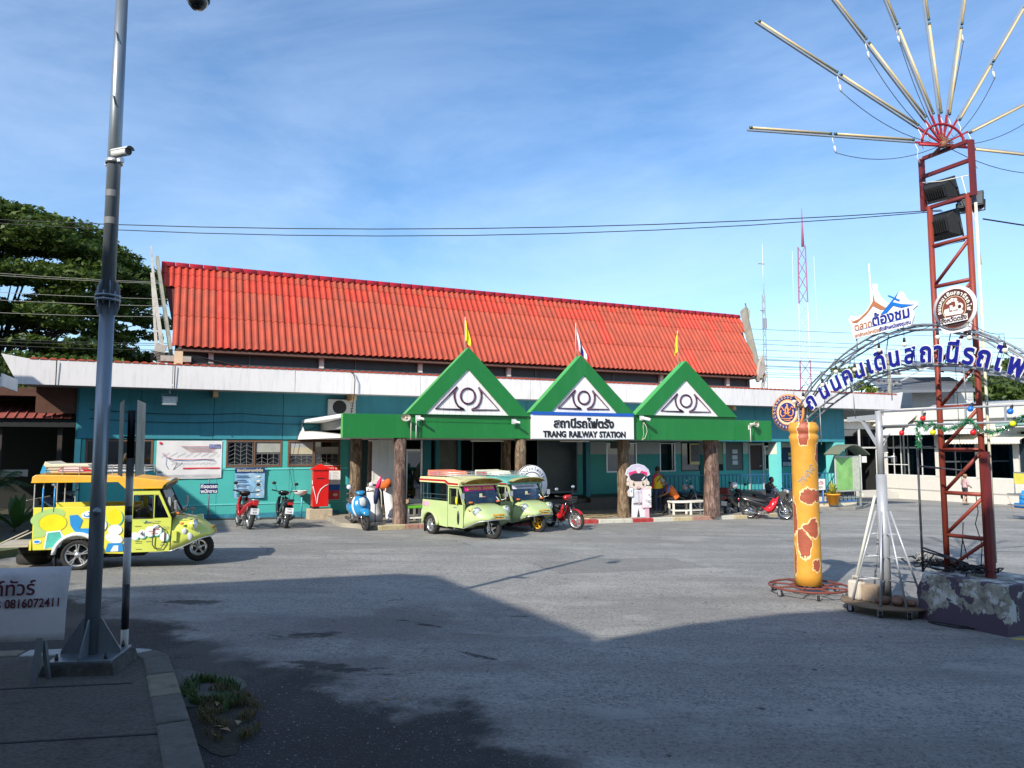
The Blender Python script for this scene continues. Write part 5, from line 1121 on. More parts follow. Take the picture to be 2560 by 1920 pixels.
mb = MB(); mb.add([(-.31,-.30,.02),(.31,-.30,.02),(.31,.30,.02),(-.31,.30,.02),(-.27,-.26,.20),(.27,-.26,.20),(.27,.26,.20),(-.27,.26,.20)], [(4,5,6,7),(0,1,5,4),(1,2,6,5),(2,3,7,6),(3,0,4,7)]); mb.build('plinth', M('mossy_plinth', (.06,.062,.055), .9, var=.4, scale=9, bump=.8, dirt=.6, dcol=(.16,.16,.15), dscale=9), pole)
mb = MB(); mb.lathe([(0,-.105),(.022,-.105),(.022,-.07),(.034,-.07),(.034,-.06),(0,-.06)], 12, axis='y', M=Matrix.Translation((.02,0,1.43))); mb.build('cable_gland', galv, pole)
for zz in (5.75,5.15): MB().tube([(-.01,-.062,zz),(.01,-.066,zz-.09)], .005, 5).build('slot', M('dark_slot', (.06,.06,.06), .7), pole)
for zz in (4.25,4.0): MB().lathe([(.0605,zz-.03),(.0605,zz+.03)], 24, a0=R(210), a1=R(330)).build('tape_band', M('dark_tape', (.16,.17,.18), .6), pole)
cc = thing('bullet_camera', 'white bullet surveillance camera clamped to the tall galvanised pole', 'camera', (PX, PY, pz + 4.55), R(-28))
mb = MB(); mb.lathe([(.066,-.02),(.072,-.02),(.072,.02),(.066,.02)], 20); mb.box(-.115,-.06,-.02,.02,-.02,.02); mb.box(.06,.115,-.02,.02,-.02,.02); mb.build('clamp', alu, cc)
mb = MB(); mb.tube([(.06,0,.0),(.10,0,.04)], .016, 8); mb.build('bracket', alu, cc)
mb = MB(); mb.lathe([(0,0),(.038,0),(.038,.19),(.033,.20),(.033,.19)], 18, axis='x', M=Matrix.Translation((.03,-.02,.065)) @ Matrix.Rotation(R(4),4,'Y')); mb.build('housing', white, cc)
mb = MB(); mb.lathe([(0,.195),(.034,.192)], 16, axis='x', M=Matrix.Translation((.03,-.02,.065)) @ Matrix.Rotation(R(4),4,'Y')); mb.build('lens', bplast, cc)
mb = MB(); mb.lathe([(.044,-.01),(.044,.225)], 12, axis='x', a0=R(20), a1=R(160), M=Matrix.Translation((.03,-.02,.065)) @ Matrix.Rotation(R(4),4,'Y')); mb.build('sun_shield', M('shield_dark_white', (.6,.6,.58), .5), cc)
# dome camera at the top edge, on its arm
dc = thing('dome_camera', 'black dome surveillance camera hanging from an arm at the top edge', 'camera', (-2.90, PY, 6.03), 0)
mb = MB(); mb.lathe([(0,-.11),(.05,-.10),(.085,-.06),(.10,0),(.10,.05),(.09,.08),(.0,.12)], 20); mb.build('dome', M('glossy_black', (.012,.012,.014), .12, coat=.8), dc, fix=False)
mb = MB(); mb.lathe([(.102,-.02),(.108,-.015),(.108,.02),(.102,.025)], 20); mb.box(-.04,.04,-.10,-.085,-.03,.01); mb.tube([(0,0,.1),(0,0,.25),(-.60,0,.40)], .018, 8); mb.build('arm', M('dark_grey_metal', (.12,.13,.14), .4, .5), dc)
# black and white striped post with a sheet sign seen edge on
BX, BYY = -3.50, 6.86; bz_ = gz(BX, BYY) + .11
bp_ = thing('striped_post', 'slim black and white striped sign post leaning on the pavement corner behind the steel pole', 'sign post', (BX, BYY, bz_), 0)
bp_.rotation_euler = (R(0), R(-.6), R(27))
segs = [(0,.24,'r'),(.24,.64,'k'),(.64,1.06,'w'),(1.06,1.20,'k'),(1.20,1.26,'w'),(1.26,1.34,'k'),(1.34,1.78,'w'),(1.78,2.22,'k')]
rusty = M('rusty_white_paint', (.55,.53,.47), .7, var=.1, dirt=.9, dcol=(.28,.10,.03), dscale=6)
for a, b, c in segs: MB().tube([(0,0,a),(0,0,b-.001)], .032, 14).build('stripe', {'k': M('stripe_black', (.02,.02,.024), .5), 'w': M('stripe_white', (.62,.62,.62), .55, dirt=.4, dcol=(.3,.24,.2)), 'r': rusty}[c], bp_)
for s_, r_ in ((-1, R(4)), (1, R(-7))):
    mb = MB(); mb.prism([(-.30,1.62),(.30,1.62),(.30,2.30),(-.30,2.30)], s_*.078, s_*.082, axis='x', M=Matrix.Rotation(r_,4,'Z')); o = mb.build('sign_sheet', M('sheet_back', (.35,.38,.36), .45, .5, dirt=.4), bp_)
mb = MB(); mb.tube([(-.08,0,1.97),(.08,0,1.97)], .010, 6); mb.build('clamp', bplast, bp_)
# hand lettered board on legs at the left edge
sg = thing('lettered_board', 'curved white sheet board with maroon Thai lettering on steel legs beside the pole', 'sign', (-3.57, 6.02, gz(-3.44,6.02)), R(13))
secs = []
for j in range(9):
    f = j/8; zz = .44 + .57*f; yy = .05 + .10*math.sin(f*math.pi*.9)*-.35 + .06*f; secs.append([(-1.75,yy,zz),(.0 + .015*f,yy,zz),(.0 + .015*f,yy+.004,zz),(-1.75,yy+.004,zz)])
brd = MB().loft(secs).build('panel', M('board_white', (.66,.64,.66), .5, var=.08, scale=4, dirt=.5, dcol=(.25,.25,.27), dscale=3), sg, fix=True)
mar = M('maroon_lettering', (.09,.008,.02), .6)
def on_board(txt, size, x, z, align='RIGHT', bold=.003, xs=1.0):
    o = letters(txt, size, mar, brd, (x, .036, z), 'lettering', thick=.003, bold=bold, align=align, xs=xs, rot=(R(-3),0,0)); return o
on_board('สิริทริปแอนท์ทัวร์', .15, -.22, .85, bold=.002, xs=.92); on_board('โทร 0816072411', .096, -.03, .735, bold=.0015, xs=.84)
for xx in (-.20, -1.5):
    mb = MB(); mb.bar((xx-.01,.02,.01),(xx+.03,.07,.50), .045, .035); mb.build('leg', galv, sg); mb = MB(); mb.bar((xx+.06,.22,.01),(xx+.03,.10,.50), .03, .03); mb.build('leg', galv, sg)
# yellow column on a wheeled ring
CX_, CY_ = 4.42, 11.24; cz_ = gz(CX_, CY_)
col = thing('yellow_column', 'round yellow column painted with broken plaster and brick patches on a wheeled iron ring', 'column', (CX_, CY_, cz_), 0)
def column_mat():
    m = bpy.data.materials.new('painted_broken_plaster'); m.use_nodes = True; t = m.node_tree; b = t.nodes['Principled BSDF']; L = t.links.new
    tcn = N_(t, 'ShaderNodeTexCoord'); sep = N_(t, 'ShaderNodeSeparateXYZ'); L(tcn.outputs['Object'], sep.inputs[0])
    at = N_(t, 'ShaderNodeMath'); at.operation = 'ARCTAN2'; L(sep.outputs[1], at.inputs[0]); L(sep.outputs[0], at.inputs[1])
    cm = N_(t, 'ShaderNodeCombineXYZ'); k = N_(t, 'ShaderNodeMath'); k.operation = 'MULTIPLY'; k.inputs[1].default_value = .2; L(at.outputs[0], k.inputs[0]); L(k.outputs[0], cm.inputs[0]); L(sep.outputs[2], cm.inputs[1])
    n = N_(t, 'ShaderNodeTexNoise'); n.inputs['Scale'].default_value = 1.45; n.inputs['Detail'].default_value = 4; n.inputs['Roughness'].default_value = .5; mp = N_(t, 'ShaderNodeMapping'); mp.inputs['Scale'].default_value = (1,1,.75); mp.inputs['Location'].default_value = (3.1,1.7,.55); L(tcn.outputs['Object'], mp.inputs[0]); L(mp.outputs[0], n.inputs['Vector'])
    br = N_(t, 'ShaderNodeTexBrick'); br.inputs['Scale'].default_value = 1; br.inputs['Brick Width'].default_value = .16; br.inputs['Row Height'].default_value = .055; br.inputs['Mortar Size'].default_value = .004
    br.inputs['Color1'].default_value = (.42,.10,.05,1); br.inputs['Color2'].default_value = (.34,.075,.04,1); br.inputs['Mortar'].default_value = (.26,.10,.06,1); L(cm.outputs[0], br.inputs['Vector'])
    r = N_(t, 'ShaderNodeValToRGB'); r.color_ramp.interpolation = 'CONSTANT'; els = r.color_ramp.elements; els[0].position = 0; els[0].color = (0,0,0,1); els[1].position = .50; els[1].color = (.5,.5,.5,1); e = els.new(.56); e.color = (1,1,1,1); 
    def mo(op, a, c):
        q = N_(t, 'ShaderNodeMath'); q.operation = op
        for i, x in enumerate((a, c)):
            if isinstance(x, (int, float)): q.inputs[i].default_value = x
            else: L(x, q.inputs[i])
        return q.outputs[0]
    n.inputs['Scale'].default_value = 7; n.inputs['Detail'].default_value = 6; n.inputs['Roughness'].default_value = .6; best = -3.0
    for th, zc_, wt, hz in ((-88,1.46,62,.13),(-128,.78,34,.22),(-82,1.0,48,.14),(-70,.44,24,.10),(-112,2.44,26,.26),(-32,2.08,34,.18),(-176,1.15,22,.30),(-178,.5,16,.25),(-20,.80,20,.2),(20,1.6,60,.2),(90,.9,70,.3)):
        dx = mo('DIVIDE', mo('SUBTRACT', at.outputs[0], R(th)), R(wt)); dy = mo('DIVIDE', mo('SUBTRACT', sep.outputs[2], zc_), hz)
        best = mo('MAXIMUM', best, mo('SUBTRACT', 1.0, mo('ADD', mo('MULTIPLY', dx, dx), mo('MULTIPLY', dy, dy))))
    L(mo('ADD', mo('MULTIPLY', mo('ADD', best, mo('MULTIPLY', mo('SUBTRACT', n.outputs['Fac'], .5), 3.2)), .25), .5), r.inputs[0])
    n2 = N_(t, 'ShaderNodeTexNoise'); n2.inputs['Scale'].default_value = 5; n2.inputs['Detail'].default_value = 6; L(tcn.outputs['Object'], n2.inputs['Vector'])
    yr = N_(t, 'ShaderNodeValToRGB'); yr.color_ramp.elements[0].position = .3; yr.color_ramp.elements[0].color = (.60,.27,.03,1); yr.color_ramp.elements[1].position = .7; yr.color_ramp.elements[1].color = (.70,.36,.05,1); L(n2.outputs['Fac'], yr.inputs[0])
    gt = N_(t, 'ShaderNodeMath'); gt.operation = 'GREATER_THAN'; gt.inputs[1].default_value = .25; L(r.outputs[0], gt.inputs[0]); g2 = N_(t, 'ShaderNodeMath'); g2.operation = 'GREATER_THAN'; g2.inputs[1].default_value = .75; L(r.outputs[0], g2.inputs[0])
    m1 = N_(t, 'ShaderNodeMix'); m1.data_type = 'RGBA'; L(gt.outputs[0], m1.inputs[0]); L(yr.outputs[0], m1.inputs[6]); m1.inputs[7].default_value = (.80,.62,.33,1)
    m2 = N_(t, 'ShaderNodeMix'); m2.data_type = 'RGBA'; L(g2.outputs[0], m2.inputs[0]); L(m1.outputs[2], m2.inputs[6]); L(br.outputs[0], m2.inputs[7]); L(m2.outputs[2], b.inputs['Base Color']); b.inputs['Roughness'].default_value = .55
    return m
mb = MB(); mb.lathe([(0,.15),(.19,.15),(.193,.3),(.188,1.2),(.186,2.05),(.190,2.22),(.205,2.29),(.214,2.34),(.196,2.375),(.190,2.385),(.205,2.41),(.222,2.45),(.215,2.50),(.197,2.53),(.19,2.56),(.0,2.565)], 40); mb.build('shaft', column_mat(), col, fix=False)
rust = M('rusty_iron', (.20,.055,.04), .7, .2, var=.3, dirt=.5, dcol=(.08,.03,.02))
mb = MB(); ring = lambda r_, z_: [(r_*math.cos(a), r_*math.sin(a), z_) for a in [2*math.pi*i/40 for i in range(41)]]
mb.tube(ring(.56,.13), .016, 8, caps=False); 
for k in range(8): a = 2*math.pi*k/8 + .2; mb.tube([(.1*math.cos(a),.1*math.sin(a),.13),(.56*math.cos(a),.56*math.sin(a),.13)], .013, 7)
mb.tube(ring(.26,.13), .012, 7, caps=False); mb.build('ring_base', rust, col)
def caster(parent, x, y, z=0, s=1.0):
    c = bpy.data.objects.new('caster', None); COL.objects.link(c); c.parent = parent; c.location = (x,y,z); c.rotation_euler = (0,0,rnd.uniform(0,3))
    MB().lathe([(.012,-.02),(.036,-.02),(.045,-.012),(.045,.012),(.036,.02),(.012,.02)], 16, axis='y', M=Matrix.Translation((0,0,.045))).build('caster_wheel', black, c)
    mb = MB(); mb.lathe([(0,-.022),(.018,-.022),(.018,.022),(0,.022)], 10, axis='y', M=Matrix.Translation((0,0,.045))); mb.box(-.02,.02,-.028,-.022,.03,.105); mb.box(-.02,.02,.022,.028,.03,.105); mb.box(-.03,.03,-.03,.03,.10,.118); mb.build('caster_fork', alu, c); return c
for a in (200, 262, 318, 20, 80, 140): caster(col, .52*math.cos(R(a)), .52*math.sin(R(a)))
lm = M('grey_lettering', (.30,.30,.27), .6)
for i, ch in enumerate('TRANG'):
    th = R(-128 + i*11.5); zz = 1.66 + i*.055; rr_ = .1885
    o = letters(ch, .135, lm, col, (rr_*math.cos(th), rr_*math.sin(th), zz + .0), 'lettering', thick=.008, bold=.001, tilt=R(28), rot=(0,0,th+R(90)), xs=.8)
em = thing('round_emblem', 'round orange and deep blue temple style emblem disc fixed to the yellow column', 'emblem', (CX_ - .125, CY_ + .10, cz_ + 2.70), R(-58)); em.location = (4.27, 11.45, 2.44)
eo = M('emblem_orange', (.72,.30,.10), .45, dirt=.2, dcol=(.5,.2,.1)); eb = M('emblem_blue', (.015,.03,.20), .45); ep = M('emblem_pale', (.78,.55,.35), .45)
mb = MB(); mb.lathe([(0,-.012),(.285,-.012),(.285,.03),(0,.03)], 48, axis='y'); mb.build('disc', eo, em)
for k, (r0_, r1_, mt) in enumerate(((.205,.262,eb),(.150,.188,ep),(.0,.152,eb))):
    MB().lathe([(r0_,-.016-k*.002),(r1_,-.016-k*.002)], 48, axis='y').build('ring_band', mt, em, fix=False)
mb = MB()
for k in range(26):
    a = 2*math.pi*k/26; c = (.234*math.cos(a), -.021, .234*math.sin(a)); mb.tube([(c[0]+.022*math.cos(q+a)*(1-q/9), c[1], c[2]+.022*math.sin(q+a)*(1-q/9)) for q in [i*.9 for i in range(7)]], .005, 4)
mb.build('scroll_ring', ep, em)
mb = MB()
for (pts, w) in (([(0,.13),(.015,.09),(0,.05)],.012),([(0,.09),(-.025,.05),(-.02,0),(-.03,-.05)],.014),([(0,.09),(.025,.05),(.02,0),(.03,-.05)],.014),([(-.11,.04),(-.12,-.02),(-.09,-.06),(-.03,-.05)],.011),([(.11,.04),(.12,-.02),(.09,-.06),(.03,-.05)],.011),([(-.12,.06),(-.09,.09),(-.06,.04),(-.03,.02)],.009),([(.12,.06),(.09,.09),(.06,.04),(.03,.02)],.009),([(-.10,-.085),(-.04,-.10),(.04,-.10),(.10,-.085)],.010),([(-.06,-.12),(0,-.13),(.06,-.12)],.008),([(-.05,.0),(-.02,-.02),(.02,-.02),(.05,0)],.01)):
    mb.tube([(p[0], -.024, p[1]) for p in pts], w, 6)
mb.build('figure_pattern', eo, em)
# ---------------- arch over the lane (local x towards the camera, y away to the right)
AR = math.atan2(NV.y, NV.x)
arch = thing('market_arch', 'grey steel arch carrying big blue Thai letters over the lane', 'arch', (4.42, 11.24, 0), AR)
gp = M('grey_arch_pipe', (.30,.32,.34), .45, .4, var=.15, dirt=.35, dcol=(.14,.14,.14))
S0 = 1.86
def zo(s): return 3.47 - .245*(s-S0)**2 + .012*(s-S0)**4*0 - (.018*abs(s-S0)**3)
def zi(s): return 2.94 - .185*(s-S0-.12)**2
outer = [(-.02+ (3.76)*i/30) for i in range(31)]
mb = MB()
for y_ in (-.085, .085):
    mb.tube([(s, y_, 2.55 + (zo(s)-2.55)) for s in outer], .014, 7); 
    mb.tube([(s, y_, zi(s)) for s in [(.02+3.7*i/30) for i in range(31)]], .014, 7)
    mb.tube([(.03,y_,2.50),(.12,y_,2.68),(.24,y_,2.82),(.42,y_,2.95),(.62,y_,3.05),(.85,y_,3.15),(1.15,y_,zo(1.15)-.07),(1.5,y_,zo(1.5)-.055),(1.86,y_,zo(1.86)-.05),(2.3,y_,zo(2.3)-.05),(2.9,y_,zo(2.9)-.05),(3.5,y_,zo(3.5)-.06)], .011, 6)
mb.build('arch_pipes', gp, arch); mb = MB()
for i in range(0, 31, 2):
    s = outer[i]; mb.tube([(s,-.085,zo(s)),(s,.085,zo(s))], .010, 5); s2 = .02+3.7*i/30; mb.tube([(s2,-.085,zi(s2)),(s2,.085,zi(s2))], .010, 5)
for s in (.45,1.1,1.75,2.4,3.05): mb.tube([(s,-.085,zo(s)-.06),(s,-.085,zo(s)+.09)], .010, 5)
mb.tube([(.0,-.085,2.0),(.0,-.085,zo(0))], .012, 6); mb.tube([(.0,.085,2.0),(.0,.085,zo(0))], .012, 6)
for s in (.42,1.02,1.62,2.62): MB().tube([(s,-.1,zi(s)),(s+.01,-.1,zi(s)-.55 + (.15 if s > 1 else 0))], .007, 5).build('hanging_rod', gp, arch)
for s in (.30,.72,1.35,2.25,3.0): MB().tube([(s,.09,zi(s)),(s+.12,.09,zo(s+.12))], .007, 5).build('web_rod', gp, arch)
mb.build('arch_struts', gp, arch)['kind'] = 'stuff'
mb = MB(); mb.tube([(1.33,0,2.19),(3.9,0,2.19)], .014, 7); mb.tube([(1.33,0,2.38),(3.9,0,2.38)], .014, 7)
for s in (1.98,2.55,3.02,3.5): mb.bar((s,0,2.19),(s,0,2.38), .02)
mb.build('lower_truss', M('light_grey_pipe', (.45,.47,.5), .4, .4), arch)
bluel = M('letter_blue', (.006,.008,.22), .35, coat=.3); wout = M('letter_white_edge', (.82,.82,.84), .45)
txt = ['ถ','น','น','ค','น','เ','ดิ','น','ส','ถ','า','นี','ร','ถ','ไ','ฟ']; pos = [.30,.55,.76,.96,1.17,1.335,1.50,1.72,1.95,2.17,2.345,2.52,2.72,2.90,3.06,3.26]
for ch, s in zip(txt, pos):
    z_ = 3.10 - .175*(s-2.0)**2 - .02; tl = math.atan(-.35*(s-2.0)); tall = ch in ('ไ',)
    lt = bpy.data.objects.new('arch_letter', None); COL.objects.link(lt); lt.parent = arch; lt.location = (s, -.13, z_)
    letters(ch, .335, bluel, lt, (0,-.014,0), 'face', thick=.012, bold=.008, tilt=tl, xs=.9); letters(ch, .335, wout, lt, (0,0,0), 'outline', thick=.014, bold=.020, tilt=tl, xs=.9)
# hanging white bulbs along the arch
bulbw = M('bulb_off_white', (.80,.74,.60), .25, coat=.5); wirek = M('black_cable', (.015,.015,.016), .6)
def bulb(parentloc, colr, label, cat='bulb', group=None, hang=.10, size=.03, tiltv=(0,0,0)):
    t = thing('light_bulb', label, 'light bulb', parentloc, 0, group); t.rotation_euler = tiltv
    MB().sphere((0,0,-.03),size,8,sc=(1,1,1.05)).build('globe', colr, t); mb = MB(); mb.tube([(0,0,0),(0,0,.055)], [.019,.015], 8); mb.tube([(0,0,.055),(0,0,.055+hang)], .003, 4); mb.build('socket', wirek, t); return t
def A(s, y, z): p = Vector((4.42,11.24,0)) + NV*s + U*y; return (p.x, p.y, z)
zc = [(.0,2.62),(.18,2.66),(.55,2.83),(.80,3.00),(1.12,3.0),(1.52,3.22),(1.90,3.25),(2.36,3.28),(2.76,3.22),(3.16,3.02)]
for i, (s, z_) in enumerate(zc): bulb(A(s,-.17,z_), bulbw, ['white bulb at the foot of the arch beside the emblem disc','white bulb just above the first Thai letter at the arch foot','white bulb over the second and third letters of the arch','fourth white bulb, over the letter left of the small hook letter','fifth white bulb, hanging left of the arch crown','white bulb under the roof shaped market sign','white bulb left of the tower at the arch crown','white bulb before the tower under the round train sign','white bulb right of the tower over the arch letters','white bulb nearest the right edge under the arch'][i], group='white festoon bulbs along the arch')
mb = MB(); pts = []
for (s, z_) in zc: pts += [A(s,-.17,z_+.16)]
pp = []
for a, b in zip(pts[:-1], pts[1:]):
    for k in range(5): f = k/5; q = Vector(a).lerp(Vector(b), f); q.z -= .05*4*f*(1-f); pp.append(tuple(q))
mb.tube(pp + [pts[-1]], .004, 5); tag(mb.build('festoon_cable', wirek), 'thin black festoon cable following the curve of the arch', 'cable')
bc = {'r': M('bulb_red', (.75,.012,.012), .25, coat=.5), 'b': M('bulb_blue', (.01,.16,.65), .25, coat=.5), 'y': M('bulb_yellow', (.75,.72,.01), .25, coat=.5)}
nm = {'r': 'red', 'b': 'blue', 'y': 'yellow'}
for s, z_, c, lab in ((1.73,2.11,'r','red bulb nearest the grey mast hanging under the lower pipe'),(2.04,2.29,'r','red bulb between the two pipes left of the tower'),(2.165,2.11,'y','yellow bulb just left of the tower in the green tinsel'),(2.66,2.38,'b','blue bulb on the upper pipe in front of the tower'),(2.68,2.10,'r','red bulb in the tinsel in front of the tower'),(3.12,2.33,'b','blue bulb on the upper pipe near the right edge'),(3.14,2.19,'y','yellow bulb at the right end of the tinsel')):
    bulb(A(s,-.06,z_), bc[c], lab, hang=.03, size=.034, tiltv=(R(-20),R(35),0))
# tinsel garland
def tinsel():
    path = [(1.93,1.90),(1.94,2.02),(1.93,2.16),(1.96,2.22),(2.05,2.13),(2.13,2.20),(2.20,2.15),(2.35,2.12),(2.5,2.16),(2.60,2.24),(2.66,2.18),(2.74,2.10),(2.86,2.07),(3.0,2.10),(3.14,2.17),(3.25,2.25),(3.45,2.2),(3.8,2.15)]
    vs = []; fs = []; mi = []
    P = [Vector(A(s,-.04,z)) for s, z in path]
    for a, b in zip(P[:-1], P[1:]):
        n = int((b-a).length*900)
        for k in range(n):
            c = a.lerp(b, rnd.random()); d = Vector((rnd.gauss(0,1),rnd.gauss(0,1),rnd.gauss(0,1))).normalized()*rnd.uniform(.025,.055); e = Vector((rnd.gauss(0,1),rnd.gauss(0,1),rnd.gauss(0,1))).normalized()*.004
            q = len(vs); vs += [c-e, c+e, c+d+e, c+d-e]; fs.append((q,q+1,q+2,q+3)); mi.append(0 if rnd.random() < .75 else 1)
    me = bpy.data.meshes.new('tinsel'); me.from_pydata([tuple(v) for v in vs], [], fs); me.materials.append(M('tinsel_green', (.02,.30,.10), .3, .4)); me.materials.append(M('tinsel_silver', (.7,.72,.72), .2, .8)); me.polygons.foreach_set('material_index', mi)
    o = bpy.data.objects.new('tinsel_garland', me); COL.objects.link(o); tag(o, 'green and silver tinsel garland draped along the lower pipe in front of the tower', 'garland')
tinsel()
# signs on the arch
sg1 = thing('market_sign', 'white shaped sign with brown and blue roof outlines standing on the left of the arch', 'sign', A(1.55,-.11,3.40), AR)
outl = [(-.46,.0),(.42,.06),(.47,.18),(.45,.26),(.52,.30),(.52,.36),(.42,.38),(.36,.42),(.34,.48),(.30,.53),(.25,.50),(.20,.44),(.13,.40),(.06,.43),(-.02,.52),(-.06,.60),(-.11,.64),(-.16,.60),(-.15,.50),(-.19,.42),(-.30,.32),(-.42,.31),(-.50,.34),(-.55,.28),(-.50,.20),(-.50,.10)]
MB().prism(outl, -.012, .012, axis='y').build('panel', wout, sg1)
bwn = M('sign_brown', (.45,.17,.07), .4); blu = M('sign_blue2', (.01,.16,.58), .4); nav = M('sign_navy', (.01,.02,.25), .4)
MB().prism([(-.50,.29),(-.47,.25),(-.36,.27),(-.22,.36),(-.13,.47),(-.12,.58),(-.10,.47),(.02,.38),(.12,.32),(-.02,.34),(-.13,.41),(-.24,.31),(-.40,.22),(-.47,.23)], -.013, -.018, axis='y').build('roof_mark', bwn, sg1)
MB().prism([(-.02,.27),(.08,.36),(.20,.46),(.26,.52),(.22,.45),(.17,.41),(.30,.36),(.48,.32),(.30,.31),(.18,.36),(.08,.28)], -.013, -.019, axis='y').build('roof_mark', blu, sg1)
MB().prism([(.10,.50),(.12,.51),(.28,.42),(.27,.40)], -.013, -.020, axis='y').build('roof_mark', blu, sg1)
tl = R(4)
letters('ตลาด', .135, bwn, sg1, (-.30,-.016,.165), 'lettering', bold=.002, tilt=tl); letters('ต้องชม', .20, nav, sg1, (.13,-.016,.215), 'lettering', bold=.005, tilt=tl)
letters('เอกลักษณ์พาณิชย์', .068, bwn, sg1, (-.24,-.016,.055), 'lettering', bold=.001, tilt=tl, xs=.85); letters('อัตลักษณ์ของชุมชน', .07, nav, sg1, (.19,-.016,.09), 'lettering', bold=.0015, tilt=tl, xs=.85)
MB().prism([(-.42,.115),(.42,.175),(.42,.169),(-.42,.109)], -.013, -.017, axis='y').build('rule', blu, sg1)
sg2 = thing('round_train_sign', 'round white edged brown sign with a steam engine standing on the arch by the tower', 'sign', A(2.56,-.11,3.58), AR)
MB().lathe([(0,-.012),(.275,-.012),(.275,.012),(0,.012)], 48, axis='y').build('panel', wout, sg2); MB().prism([(-.20,-.20),(.20,-.20),(.18,-.29),(-.14,-.30)], -.012, .012, axis='y').build('panel_foot', wout, sg2)
dbr = M('sign_dark_brown', (.065,.025,.02), .45); mbr = M('sign_red_brown', (.22,.05,.035), .45)
MB().lathe([(0,-.014),(.232,-.014)], 48, axis='y').build('disc', dbr, sg2, fix=False); MB().lathe([(.228,-.016),(.238,-.016)], 48, axis='y').build('ring', mbr, sg2, fix=False)
MB().lathe([(0,-.017),(.148,-.017)], 40, axis='y').build('inner_disc', mbr, sg2, fix=False); MB().lathe([(.145,-.019),(.153,-.019)], 40, axis='y').build('ring', ep, sg2, fix=False)
lw = M('sign_cream', (.82,.76,.70), .45)
mb = MB(); L_ = lambda poly: mb.prism(poly, -.020, -.024, axis='y')
L_([(-.12,-.08),(.10,-.08),(.12,-.05),(.10,-.03),(-.02,-.035),(-.12,-.045)]); L_([(-.02,-.03),(.07,-.015),(.07,.03),(-.02,.01)]); L_(ell(.075,.01,.042,.045,18)); L_([(.025,.02),(.055,.025),(.06,.08),(.02,.08)]); L_([(-.05,-.02),(-.015,-.02),(-.015,.04),(-.05,.04)]); L_([(-.13,-.05),(-.06,-.04),(-.06,.01),(-.12,.0)])
for cx, cz2, r_ in ((.02,.10,.028),(-.015,.105,.03),(-.05,.09,.026),(-.075,.075,.02)): L_(ell(cx, cz2, r_, r_*.8, 14))
mb.build('engine_mark', lw, sg2); MB().lathe([(0,-.026),(.022,-.026)], 20, axis='y', M=Matrix.Translation((.075,0,.01))).build('boiler_front', dbr, sg2, fix=False)
rt = ['ถ','น','น','ค','น','เ','ดิ','น','ส','ถ','า','นี','ร','ถ','ไ','ฟ']
for k, ch in enumerate(rt):
    a = R(190 - 200*k/15); letters(ch, .062, lw, sg2, (.188*math.cos(a), -.020, .188*math.sin(a)), 'lettering', thick=.004, bold=.003, tilt=a - R(90))
MB().prism([(-.17,-.185),(.17,-.165),(.17,-.09),(-.17,-.11)], -.026, -.034, axis='y').build('ribbon', wout, sg2); letters('จังหวัดตรัง', .075, dbr, sg2, (0,-.037,-.137), 'lettering', thick=.004, bold=.002, tilt=R(3))
# grey mast on a wheeled board
MX, MY = 4.97, 10.03; mz = gz(MX, MY)
mast = thing('grey_mast', 'grey painted steel mast with stay rods on a wheeled wooden board under the arch', 'mast', (MX, MY, mz), AR)
gpm = M('mast_grey_paint', (.42,.44,.47), .4, .3, var=.08, dirt=.2, dcol=(.25,.25,.25))
mb = MB(); mb.tube([(0,0,.14),(0,0,1.80)], .066, 22); mb.tube([(0,0,1.80),(0,0,1.81)], [.066,.05], 22, caps=False); mb.tube([(0,0,1.80),(0,0,2.66)], .045, 20); mb.build('tube', gpm, mast)
mb = MB(); mb.bar((0,.0,2.58),(-.50,0,2.56), .05, .07); mb.bar((-.26,0,2.53),(-.02,0,2.17), .035); mb.build('arm', gpm, mast)
mb = MB(); mb.tube([(.05,0,2.22),(.13,0,2.32),(.19,0,2.38)], .008, 6); mb.tube([(-.01,0,2.10),(.12,0,2.10)], .008, 6); mb.tube([(.04,0,2.03),(.22,0,2.05)], .012, 6); mb.build('bracket', alu, mast)
mb = MB(); mb.lathe([(0,.115),(.56,.115),(.56,.135),(0,.135)], 36, a0=R(0), a1=R(360)); mb.build('base_board', M('plywood', (.20,.14,.09), .8, var=.2, dirt=.4), mast)
for k, a in enumerate((150, 205, 240, 300, 340, 30)):
    c, s = math.cos(R(a)), math.sin(R(a)); col_ = M('pale_stay', (.55,.56,.50), .5) if k == 1 else gpm
    MB().tube([(.09*c,.09*s,1.32 + (.2 if k == 1 else 0)),(.44*c,.44*s,.14)], .013 + (.006 if k == 1 else 0), 8).build('stay_rod', col_, mast)
    mb = MB()
    for zz in (.42,.72,1.02):
        f = (1.32-zz)/1.18; mb.tube([(.03*c,.03*s,zz),((.09+.35*f)*c,(.09+.35*f)*s,zz)], .009, 6)
    mb.build('stay_rung', gpm, mast)
for a in (30,110,200,250,300,340): caster(mast, .50*math.cos(R(a)), .50*math.sin(R(a)))
def M2(s, y, z=0): p = Vector((MX,MY,0)) + NV*s + U*y; return (p.x, p.y, mz + z)
jc = thing('jerry_can', 'dirty white plastic jerry can standing on the wheeled board by the mast', 'jerry can', M2(-.26,-.24,.135), AR)
mb = MB(); mb.box(-.10,.10,-.07,.07,0,.25); mb.build('body', M('jerry_white', (.55,.50,.42), .5, dirt=.5, dcol=(.3,.22,.15)), jc, .03); mb = MB(); mb.tube([(-.06,0,.25),(-.05,0,.30),(.03,0,.30),(.05,0,.25)], .014, 7); mb.lathe([(0,.25),(.022,.25),(.022,.29),(0,.29)], 10, M=Matrix.Translation((.075,0,0))); mb.build('handle', M('jerry_white', (.55,.5,.42)), jc)
